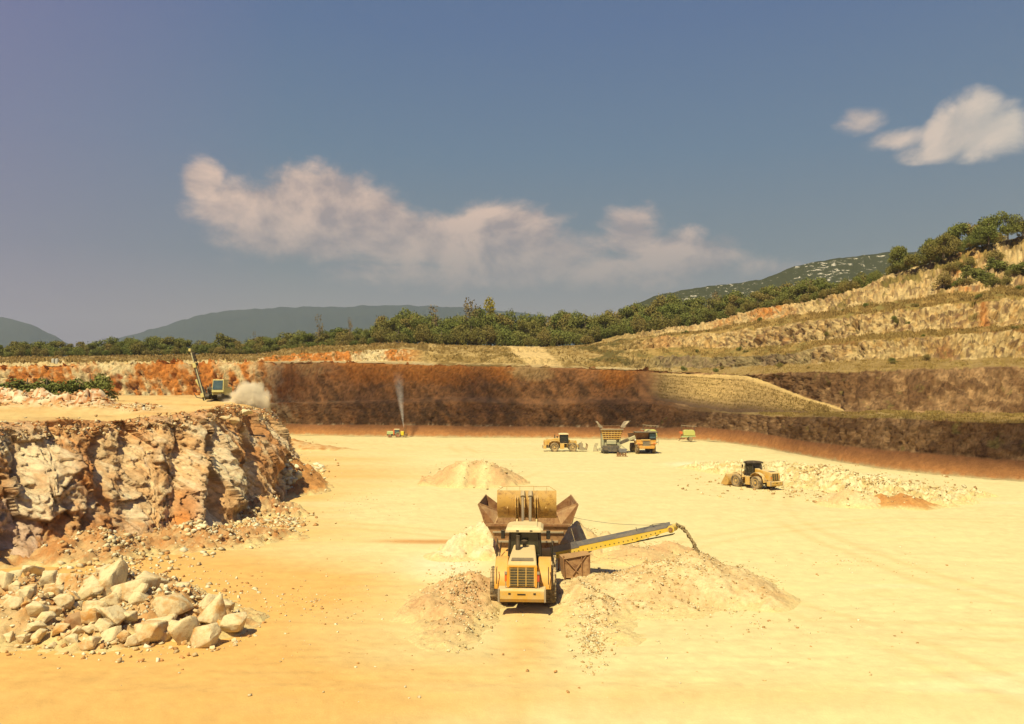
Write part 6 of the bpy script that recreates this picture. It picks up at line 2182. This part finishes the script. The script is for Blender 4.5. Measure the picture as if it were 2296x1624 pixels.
def crown_mesh(rng_, nleaf, blobs, size):
    """leaf-sized quads scattered through lumpy clumps, loose at the edge"""
    w = np.array([b_[3] * b_[4] * b_[5] for b_ in blobs]) ** 0.7
    w /= w.sum()
    ci = rng_.choice(len(blobs), nleaf, p=w)
    B_ = np.array(blobs)[ci]
    d = rng_.normal(size=(nleaf, 3))
    d /= np.linalg.norm(d, axis=1, keepdims=True)
    r_ = rng_.uniform(0.35, 1.0, nleaf) ** 0.5 * (1 + 0.25 * rng_.normal(size=nleaf) * (rng_.uniform(size=nleaf) < 0.3))
    r_ *= 1 + 0.3 * vnoise(d * 2.2 + ci[:, None] * 3.1, 5)
    c = B_[:, :3] + d * r_[:, None] * B_[:, 3:6]
    s = size * rng_.uniform(0.5, 1.25, nleaf)
    u_ = rng_.normal(size=(nleaf, 3))
    u_ /= np.linalg.norm(u_, axis=1, keepdims=True)
    v_ = np.cross(u_, d + 0.6 * rng_.normal(size=(nleaf, 3)))
    v_ /= np.linalg.norm(v_, axis=1, keepdims=True) + 1e-6
    q = np.stack([c - u_ * s[:, None] * 0.5, c + v_ * s[:, None] * 0.32, c + u_ * s[:, None] * 0.5, c - v_ * s[:, None] * 0.32], 1)
    return q.reshape(-1, 3), np.arange(nleaf * 4).reshape(-1, 4)


def limbs(rng_, h, spread, blobs, r0):
    m = MB()
    top = Vector((rng_.uniform(-.3, .3), rng_.uniform(-.3, .3), h * 0.62))
    m.tube([(0, 0, -0.6), (0.03, 0, h * 0.2), (top.x * 0.5, top.y * 0.5, h * 0.42), tuple(top)], [r0, r0 * 0.8, r0 * 0.6, r0 * 0.3], 6)
    for b_ in blobs:
        t0 = rng_.uniform(0.2, 0.5)
        st_ = Vector((0, 0, h * t0))
        en = Vector(b_[:3])
        mid = st_.lerp(en, 0.5) + Vector((rng_.uniform(-.2, .2), rng_.uniform(-.2, .2), 0.3))
        m.tube([st_, mid, en], [r0 * 0.45, r0 * 0.3, r0 * 0.12], 5)
    return m


PROTO = []


def tree_proto(kind, seed, mat, nleaf=1500, size=0.55):
    rng_ = np.random.default_rng(seed)
    h = 8.0
    blobs = []
    if kind == 'broad':
        for k in range(11):
            a = rng_.uniform(0, 6.28)
            rr_ = rng_.uniform(0.4, 2.7)
            zz = rng_.uniform(1.6, 6.6)
            rr_ *= 1 - max(0, zz - 4) / 6
            s_ = rng_.uniform(1.0, 1.75)
            blobs.append((rr_ * math.cos(a), rr_ * math.sin(a), zz, s_, s_, s_ * 0.85))
    elif kind == 'bush':
        for k in range(9):
            a = rng_.uniform(0, 6.28)
            rr_ = rng_.uniform(0.2, 2.8)
            s_ = rng_.uniform(1.2, 1.9)
            blobs.append((rr_ * math.cos(a), rr_ * math.sin(a), rng_.uniform(1.2, 5.2 - rr_ * 0.9), s_, s_, s_ * 0.95))
    else:
        for k in range(9):
            a = rng_.uniform(0, 6.28)
            rr_ = rng_.uniform(0.2, 1.5)
            s_ = rng_.uniform(0.7, 1.3)
            blobs.append((rr_ * math.cos(a), rr_ * math.sin(a), rng_.uniform(2.5, 7.4), s_, s_, s_ * 1.2))
    q, f = crown_mesh(rng_, nleaf, blobs, size)
    me_o = mesh_obj('crown', q, f, mat)
    tr = limbs(rng_, h, 1, blobs, 0.2).build('trunk', BARK)
    bpy.data.objects.remove(bpy.data.objects[me_o.name]) if False else None
    return me_o, tr


def plant(proto, loc, h, w, rz, name, label, cat, group):
    o = bpy.data.objects.new(name, None)
    COL.objects.link(o)
    o.location = loc
    o.rotation_euler = (0, 0, rz)
    o.scale = (w, w, h)
    tag(o, label, cat, group)
    for s_ in proto:
        c = s_.copy()
        COL.objects.link(c)
        c.parent = o
    return o


PB = [tree_proto('broad', 10 + k, LEAF if k % 2 else LEAFG, 3600, 0.42) for k in range(5)]
PS = [tree_proto('bush', 30 + k, LEAFG if k % 2 else LEAF, 2600, 0.42) for k in range(4)]
PT = [tree_proto('tall', 50 + k, LEAFB, 420, 0.45) for k in range(2)]
PY = [tree_proto('tall', 60, LEAFY, 900, 0.5)]
PG = [tree_proto('bush', 70 + k, LEAFG, 1700) for k in range(1)]
TOPL = [(-260, 760), (98, 768), (180, 767), (250, 764), (285, 752), (340, 754), (420, 766), (480, 764), (505, 752), (560, 758), (600, 750), (680, 744), (760, 740), (835, 738), (860, 706), (930, 694), (1000, 704), (1060, 698), (1110, 698), (1190, 711), (1250, 707), (1330, 703),
        (1400, 691), (1500, 672), (1600, 661), (1700, 648), (1790, 632), (1860, 625)]
BASE = [(-260, 803), (98, 801), (500, 799), (600, 789), (700, 779), (850, 771), (1000, 775), (1230, 777), (1310, 771), (1400, 753), (1500, 735), (1600, 719), (1700, 690), (1800, 676), (1860, 668)]
rt = np.random.default_rng(99)


def ground_far(x, extra):
    """point on the plateau behind the top terrace"""
    c = int(np.clip(round((x - X0) / 3.1), 0, len(xs) - 1))
    a = FAR_TOP[c]
    s_ = (a[1] + extra) / a[1]
    z_ = a[2] + (0.6 * min(extra, 12) / 12 if extra <= 12 else 0.6 - 1.6 * (extra - 12) / 28)
    return Vector((a[0] * s_, a[1] + extra, z_ - 0.15))


groupW = 'trees of the wood along the plateau edge'
ZONE = {}
ORD = ['first', 'second', 'third', 'fourth', 'fifth', 'sixth', 'seventh', 'eighth', 'ninth', 'tenth', 'eleventh', 'twelfth', 'thirteenth', 'fourteenth', 'fifteenth', 'sixteenth', 'seventeenth', 'eighteenth', 'nineteenth', 'twentieth', 'twenty-first', 'twenty-second', 'twenty-third', 'twenty-fourth', 'twenty-fifth', 'twenty-sixth', 'twenty-seventh', 'twenty-eighth', 'twenty-ninth', 'thirtieth']
ZN = [(-9999, 'left of the upright tanks'), (110, 'above the left orange cliff'), (300, 'left of the drill mast'), (431, 'right of the drill mast'), (600, 'above the small orange cliff'), (835, 'on the left hump'),
      (1000, 'round the yellow tree'), (1150, 'over the sandy swath'), (1310, 'right of the sandy swath'), (1450, 'below the rocky hill'), (1620, 'nearest the terraces')]
ZCNT = {}


def wood_label(row, x):
    z = max(k for k, (a, _) in enumerate(ZN) if x >= a)
    ZCNT[(row, z)] = ZCNT.get((row, z), 0) + 1
    o_ = ORD[ZCNT[(row, z)] - 1]
    what = ('shrub', 'front-row tree', 'back-row tree')[row]
    return f'{o_} {what} from the left, in the wood {ZN[z][1]}'

nt_ = 0
for row, (ex, step, fmin, fmax) in enumerate(((2.5, 19, 0.45, 0.75), (9, 18, 0.75, 1.0), (18, 20, 0.95, 1.12))):
    x = -250 + rt.uniform(0, 10)
    while x < 1868:
        yt, yb = lerp_pts(TOPL, x), lerp_pts(BASE, x)
        g = ground_far(x, ex + rt.uniform(-2, 2))
        ht = (yb - yt) * g.y / FOC * rt.uniform(fmin, fmax) + (0.4 if row else 0)
        topz = CAM_H + (886 - yt) * g.y / FOC
        if row == 2:
            ht = max((topz - g.z) * rt.uniform(0.92, 1.12), 2.0)
        if row == 1:
            ht = max((topz - g.z) * rt.uniform(0.66, 0.95), 1.8)
        pr = (PS if row == 0 or rt.uniform() < 0.25 else PB)
        p_ = pr[rt.integers(len(pr))]
        ZONE.setdefault(row, []).append(x)
        plant(p_, g, ht / (7.3 if pr is PB else 6.3), max(0.55, min(1.35, ht / 7.0 * rt.uniform(1.0, 1.35))), rt.uniform(0, 6.28), 'tree' if row else 'shrub',
              wood_label(row, x),
              'tree' if row else 'shrub', groupW if row else 'shrubs at the foot of the wood')
        nt_ += 1
        x += step * rt.uniform(0.7, 1.3)
# trees that stand out
for (x, ytop, pr, w_, lab) in ((716, 704, PT[0], 0.5, 'thin bare pale tree above the left wood, left of its twin'), (786, 712, PT[1], 0.4, 'smaller thin bare pale tree above the left wood'),
                               (1062, 666, PT[1], 0.85, 'tall sparse pale tree at the middle of the wood'), (1044, 680, PT[0], 0.6, 'sparse pale tree just left of the tallest one'),
                               (1102, 673, PY[0], 0.6, 'yellow-leaved tree beside the tall sparse one'), (975, 683, PT[0], 0.8, 'thin-crowned tree on the left hump of the wood'),
                               (1610, 650, PT[1], 0.8, 'pale brownish tree against the rocky hill'), (1810, 627, PT[0], 0.8, 'thin pale tree in front of the rocky hill, near the terraces'), (570, 742, PT[0], 0.35, 'small bare tree above the wood over the drilling rig')):
    g = ground_far(x, 12)
    ht = CAM_H + (886 - ytop) * g.y / FOC - g.z
    plant(pr, g, ht / 8.3, w_ * ht / 8, rt.uniform(0, 6.28), 'sparse_tree', lab, 'tree', None)
# crest of the right-hand terraces
for i, x in enumerate(sorted(np.concatenate([rt.uniform(2004, 2230, 20), rt.uniform(2230, 2480, 10)]))):
    g = ground_far(x, rt.uniform(-6, 12))
    yt = np.interp(x, [2000, 2050, 2100, 2180, 2300, 2480], [560, 535, 514, 492, 462, 415])
    topz = CAM_H + (886 - yt) * g.y / FOC
    ht = max(topz - g.z, 1.5) * rt.uniform(0.7, 1.05)
    p_ = (PB + PS)[rt.integers(9)]
    plant(p_, g, ht / 7.0, max(0.45, ht / 7.5), rt.uniform(0, 6.28), 'tree', ORD[i] + ' dark green tree from the left on the crest above the right-hand terraces', 'tree', 'trees on the crest of the terraces')
for i, x in enumerate(sorted(rt.uniform(1845, 1965, 16))):
    g = ground_far(x, rt.uniform(1, 8))
    yt = np.interp(x, [1840, 1880, 1930, 1965], [640, 622, 606, 598])
    ht = max(CAM_H + (886 - yt) * g.y / FOC - g.z, 1.2) * rt.uniform(0.7, 1.0)
    plant(PS[rt.integers(4)], g, ht / 6.3, max(0.45, ht / 6.5), rt.uniform(0, 6.28), 'shrub', ORD[i] + ' rounded green shrub from the left on the ridge before the rocky hill', 'shrub', 'shrubs on the ridge')
for i, x in enumerate(np.linspace(2008, 2215, 26)):
    g = ground_far(x, rt.uniform(-5, 1))
    hb = rt.uniform(1.0, 2.2)
    plant(PS[i % 4], g, hb / 6.3, hb / 4.2, rt.uniform(0, 6.28), 'shrub', ORD[i] + ' low scrubby shrub from the left along the crest of the terraces', 'shrub', 'low shrubs along the crest')
# dark bushes on the upper bench at the right
for i, x in enumerate(sorted(rt.uniform(2085, 2330, 22))):
    a = far_at(x, 11, rt.uniform(0.0, 0.55) * (1 if x > 2130 else 0.5))
    hb = rt.uniform(2.0, 4.4)
    plant(PG[0] if i % 2 else PS[i % 4], a - Vector((0, 0, 0.2)), hb / 6.3, hb / 5.5, rt.uniform(0, 6.28), 'bush', ORD[i] + ' dark bush from the left on the upper bench at the right edge', 'bush', 'dark bushes on the upper bench')
SEGN = {6: 'above the dark wall', 8: 'on the middle terrace bench', 9: 'on the middle rock face', 10: 'on the upper terrace bench'}
SEGC = {}
for i, x in enumerate(sorted(rt.uniform(1500, 2380, 34))):
    seg = int(rt.choice([8, 10, 10, 9, 6]))
    SEGC[seg] = SEGC.get(seg, 0) + 1
    a = far_at(x, seg, rt.uniform(0.1, 0.9))
    hb = rt.uniform(0.6, 1.6)
    plant(PS[i % 4], a - Vector((0, 0, 0.05)), hb / 6.3, hb / 5.0, rt.uniform(0, 6.28), 'bush', ORD[SEGC[seg] - 1] + ' small green bush from the left ' + SEGN[seg], 'bush', 'small bushes on the terraces')
# bushes on the spoil ridge of the bench
for (x, D_, h_, w_, lab) in ((105, 96, 2.3, 2.6, 'dark bush at the left edge on the spoil ridge'), (140, 97, 1.9, 2.4, 'low dark bush on the spoil ridge, second from the left'), (172, 98, 2.6, 2.2, 'bush in the middle of the row on the spoil ridge'),
                             (203, 99, 3.3, 2.4, 'tallest dark bush of the row on the spoil ridge'), (228, 99, 2.3, 2.0, 'bush at the right end of the row on the spoil ridge'), (60, 97, 2.2, 2.6, 'dark bush just outside the left edge on the spoil ridge'),
                             (20, 97, 2.0, 2.6, 'outermost dark bush at the left on the spoil ridge')):
    q = S(x, 880, D_)
    plant(PG[0], (float(q[0]), D_, bench_z(x, D_) - 0.15), h_ * 1.35 / 6.3, w_ * 1.5 / 5.2, rt.uniform(0, 6.28), 'bush', lab, 'bush', None)
for grp in (PB, PS, PT, PY, PG):
    for pr in grp:
        for s_ in pr:
            bpy.data.objects.remove(s_)
# dry grass and scrub on the benches: stuff
def tufts(name, label, pts, hmin, hmax, mat, seed):
    # nothing grows on the cleared sandy swath
    px_ = CX + FOC * pts[:, 0] / pts[:, 1]
    c_ = 1226 - 7.5 * np.clip(pts[:, 2] - float(far_at(1200, 6, 0.0).z), 0, 9)
    pts = pts[np.abs(px_ - c_) > 42]
    rg2_ = np.random.default_rng(seed)
    n = len(pts)
    k = 5
    base_ = np.repeat(pts, k, 0) + rg2_.normal(0, 0.22, (n * k, 3)) * np.array((1, 1, 0.1))
    a = rg2_.uniform(0, 6.28, n * k)
    h_ = rg2_.uniform(hmin, hmax, n * k)
    w_ = h_ * rg2_.uniform(0.25, 0.6, n * k)
    dx_ = np.stack([np.cos(a), np.sin(a), 0 * a], -1) * w_[:, None]
    tip = base_ + np.stack([rg2_.normal(0, .3, n * k) * h_, rg2_.normal(0, .3, n * k) * h_, h_], -1)
    v = np.stack([base_ - dx_ * .5, base_ + dx_ * .5, tip + dx_ * 0.35, tip - dx_ * 0.35], 1)
    o = mesh_obj(name, v.reshape(-1, 3), np.arange(n * k * 4).reshape(-1, 4), mat)
    return tag(o, label, kind='stuff')


GRS = leaf_mat('dry_grass', (0.24, 0.17, 0.05), (0.36, 0.28, 0.09), (0.30, 0.19, 0.07))
GRS2 = leaf_mat('olive_scrub', (0.15, 0.115, 0.035), (0.28, 0.20, 0.065), (0.28, 0.18, 0.065))


def bench_pts(n, segs, xa, xb, seed):
    rg2_ = np.random.default_rng(seed)
    out = []
    for _ in range(n):
        while True:
            x_ = rg2_.uniform(xa, xb)
            sg_ = int(rg2_.choice(segs))
            t_ = rg2_.uniform(0, 1)
            if rg2_.uniform(-0.5, 0.5) < 1.6 * float(vnoise(np.array([[x_ / 17, t_ * 2.5 + sg_ * 7, 0.5]]), 3)[0]):
                break
        out.append(far_at(x_, sg_, t_))
    return np.array(out) + rg2_.normal(0, 0.25, (n, 3)) * np.array((1, 1, 0))


tufts('scrub', 'olive scrub covering the upper benches of the terraces', bench_pts(5000, [10, 10, 8], 1480, 2500, 1), 0.12, 0.5, GRS2, 2)
tufts('dry_grass', 'dry yellow-brown grass on the lower benches of the terraces', np.concatenate([bench_pts(3500, [2], 1700, 2500, 3), bench_pts(3500, [6, 8], 1450, 2500, 4)]), 0.08, 0.3, GRS, 5)
tufts('scrub', 'green dabs of weeds on the sandy slopes above the dark wall', bench_pts(1500, [7, 8, 9, 10], 960, 1460, 6), 0.15, 0.5, GRS2, 7)
tufts('scrub', 'thin scrub along the rim of the orange cliff', bench_pts(2600, [7, 8, 9, 10], -240, 900, 8), 0.2, 0.6, GRS, 9)
# rows of young plants on the green slope
rg2_ = np.random.default_rng(12)
rp_ = []
for _ in range(2000):
    x = rg2_.uniform(1475, 1860)
    tq = (rg2_.integers(0, 9) + 0.5 + rg2_.normal(0, 0.15)) / 9 * 0.85 + 0.05
    rp_.append(far_at(x, 3, tq))
tufts('planted_rows', 'rows of low green plants across the slope beside the ramp road', np.array(rp_), 0.10, 0.32, GRS2, 13)
# ---------------------------------------------------------------- air: haze, dust, spray, one cloud added overhead for its shade
def vol_mat(name, col, dens_fn, aniso=0.0):
    m = bpy.data.materials.new(name)
    m.use_nodes = True
    t = NT(m.node_tree)
    t.n.clear()
    out = t.new('ShaderNodeOutputMaterial')
    pv = t.new('ShaderNodeVolumePrincipled')
    pv.inputs['Color'].default_value = (*col, 1)
    pv.inputs['Anisotropy'].default_value = aniso
    if callable(dens_fn):
        t.put(pv.inputs['Density'], dens_fn(t))
    else:
        pv.inputs['Density'].default_value = dens_fn
    t.l.new(pv.outputs[0], out.inputs['Volume'])
    return m


def blob_domain(name, loc, size, mat, label, cat):
    v, f = ICO4
    p = v * (1 + 0.10 * fbm(v + 3, 1.6, 3, 77)[:, None]) * np.array(size)
    o = mesh_obj(name, p, f, mat)
    o.location = loc
    return tag(o, label, cat)


def dust_density(size, k, scale, seedv, sharp=1.0):
    def fn(t):
        tc = t.new('ShaderNodeTexCoord')
        mp = t.new('ShaderNodeMapping')
        mp.inputs['Scale'].default_value = tuple(1 / s for s in size)
        t.put(mp.inputs[0], tc.outputs['Object'])
        ln = t.new('ShaderNodeVectorMath', operation='LENGTH')
        t.put(ln.inputs[0], mp.outputs[0])
        mp2 = t.new('ShaderNodeMapping')
        mp2.inputs['Location'].default_value = seedv
        t.put(mp2.inputs[0], tc.outputs['Object'])
        n = t.noise(mp2.outputs[0], scale, 5, 0.6)
        d = t.math('SUBTRACT', 0.82, ln.outputs['Value'])
        d = t.math('ADD', d, t.math('MULTIPLY', t.math('SUBTRACT', n, 0.5), 1.7))
        d = t.math('MULTIPLY', d, 2.2 * sharp, clamp=True)
        d = t.math('MULTIPLY', d, t.math('MULTIPLY', t.math('SUBTRACT', 1.0, ln.outputs['Value']), 4.0, clamp=True))
        return t.math('MULTIPLY', d, k)
    return fn


q = S(560, 895, 100)
sz = (3.1, 2.4, 2.7)
blob_domain('dust_cloud', tuple(float(a) for a in q), sz, vol_mat('dust_main', (1.0, 0.92, 0.76), dust_density(sz, 2.8, 0.75, (3, 1, 7)), -0.4), 'pale dust cloud billowing at the right of the drilling rig', 'dust cloud')
q = S(530, 905, 100.5)
sz = (2.8, 1.8, 0.95)
blob_domain('dust_cloud', tuple(float(a) for a in q), sz, vol_mat('dust_low', (1.0, 0.92, 0.76), dust_density(sz, 1.2, 0.8, (9, 4, 2)), -0.4), 'thin low tail of dust between the drilling rig and the dust cloud', 'dust cloud')


def plume_density(t):
    # object space: cone axis along z from 0 to 1 (scaled), widening upwards
    tc = t.new('ShaderNodeTexCoord')
    sp = t.new('ShaderNodeSeparateXYZ')
    t.put(sp.inputs[0], tc.outputs['Object'])
    x, y, z = sp.outputs
    rad = t.math('MULTIPLY_ADD', z, 0.12, 0.10)
    rr_ = t.math('SQRT', t.math('ADD', t.math('MULTIPLY', x, x), t.math('MULTIPLY', y, y)))
    e = t.math('SUBTRACT', 1.0, t.math('DIVIDE', rr_, rad), clamp=True)
    n = t.noise(tc.outputs['Object'], 1.1, 5, 0.6)
    up = t.math('SUBTRACT', 1.0, t.math('DIVIDE', z, 14.0), clamp=True)
    d = t.math('MULTIPLY', t.math('MULTIPLY', e, up), t.math('MULTIPLY_ADD', n, 2.4, -0.6, clamp=True))
    low = t.math('DIVIDE', 1.4, t.math('ADD', z, 0.8))
    return t.math('MULTIPLY', d, t.math('MULTIPLY_ADD', low, 3.2, 0.8))


m = MB()
m.lathe([(0.12, 0), (2.0, 14.0)], 20, None, 'z')
pl = m.build('water_spray', vol_mat('spray', (0.9, 0.9, 0.92), plume_density, -0.3), None)
q = S(905, 958, 199.5)
pl.location = tuple(float(a) for a in q)
pl.rotation_euler = (0, R(-6.5), 0)
tag(pl, 'thin white plume of water spray rising from the yellow sprayer before the dark wall', 'water spray')

# even haze
m = MB()
m.box(-6500, 6500, -60, 7600, -1.7, 760)
hz_ = m.build('haze', vol_mat('haze_air', (0.50, 0.60, 0.80), 1.0e-4, 0.0), None)
tag(hz_, kind='stuff', label='even pale haze filling the air of the whole valley')

# unseen cloud added overhead, its outline fitted to shade the dark wall
hc = 900.0
shx, shy = SUN_DIR.x / SUN_DIR.z, SUN_DIR.y / SUN_DIR.z


def to_cloud(p):
    return np.array((p[0] + (hc - p[2]) * shx, p[1] + (hc - p[2]) * shy, hc))


def edge_pt(row, x):
    c = int(np.clip(round((x - X0) / 3.1), 0, len(xs) - 1))
    return V[row, c]


r_foot = seg_rows[0] - 3
r_led = sum(seg_rows[:3])
r_rim = sum(seg_rows[:6])
inner, outer = [], []
for x in np.arange(588, 2560, 12.0):
    fin = sstep(585, 680, x)
    inner.append(to_cloud(edge_pt(int(r_foot + (1 - fin) * (6 + 6 * math.sin(x * 0.9))), x)))
    if x < 1440:
        # narrowed to let sun onto parts of the upper wall
        dip = 0.55 * math.exp(-((x - 985) / 55) ** 2) + 0.3 * math.exp(-((x - 830) / 40) ** 2) + 0.4 * math.exp(-((x - 1385) / 30) ** 2)
        rr_ = int(r_led + (r_rim - r_led) * (1 - dip) - (1 - fin) * (30 + 12 * math.sin(x * 0.5)))
        outer.append(to_cloud(edge_pt(rr_, x)))
    else:
        f_ = min((x - 1440) / 120, 1)
        rr_ = int(r_rim + (sum(seg_rows[:3]) + 2 - r_rim) * f_) if x < 1700 else sum(seg_rows[:2])
        outer.append(to_cloud(edge_pt(rr_, x)))
inner, outer = np.array(inner), np.array(outer)
na = len(inner)
nbk = 9
CL = []
for j in range(nbk):
    t_ = j / (nbk - 1)
    CL.append(inner * (1 - t_) + outer * t_)
CL = np.array(CL)
wob = fbm(CL, 0.05, 3, 601, 0.6)
thick = np.sin(np.pi * np.linspace(0, 1, nbk)) ** 0.5 * 9
top_ = CL.copy()
top_[..., 2] += thick[:, None] * (1 + 0.5 * wob) + 0.5
low_ = CL.copy()
low_[..., 2] -= thick[:, None] * 0.35 + 0.2
vv_ = np.concatenate([top_.reshape(-1, 3), low_.reshape(-1, 3)])
gf = grid_faces(nbk, na)
off_ = nbk * na
fc = [tuple(f) for f in gf.tolist()] + [tuple(off_ + k for k in f[::-1]) for f in gf.tolist()]
for j in range(nbk - 1):
    a0, a1 = j * na, (j + 1) * na
    fc.append((a0, a1, off_ + a1, off_ + a0))
    fc.append((a1 + na - 1, a0 + na - 1, off_ + a0 + na - 1, off_ + a1 + na - 1))
for i in range(na - 1):
    fc.append((i + 1, i, off_ + i, off_ + i + 1))
    e_ = (nbk - 1) * na
    fc.append((e_ + i, e_ + i + 1, off_ + e_ + i + 1, off_ + e_ + i))
mc, t, b = new_mat('shade_cloud_white')
b.inputs['Base Color'].default_value = (0.85, 0.85, 0.85, 1)
b.inputs['Roughness'].default_value = 1
tc = t.new('ShaderNodeNewGeometry')
tb = t.new('ShaderNodeBsdfTransparent')
mx = t.new('ShaderNodeMixShader')
nz = t.noise(tc.outputs['Position'], 0.045, 4, 0.6)
t.put(mx.inputs[0], t.math('MULTIPLY_ADD', t.math('SUBTRACT', nz, 0.5), 2.8, 0.44, clamp=True))
t.l.new(tb.outputs[0], mx.inputs[1])
t.l.new(b.outputs[0], mx.inputs[2])
t.l.new(mx.outputs[0], t.n['Material Output'].inputs['Surface'])
shade_cloud = mesh_obj('cloud', vv_, fc, mc, smooth=True)  # added only to shade the wall, outside the view
tag(shade_cloud, kind='structure')
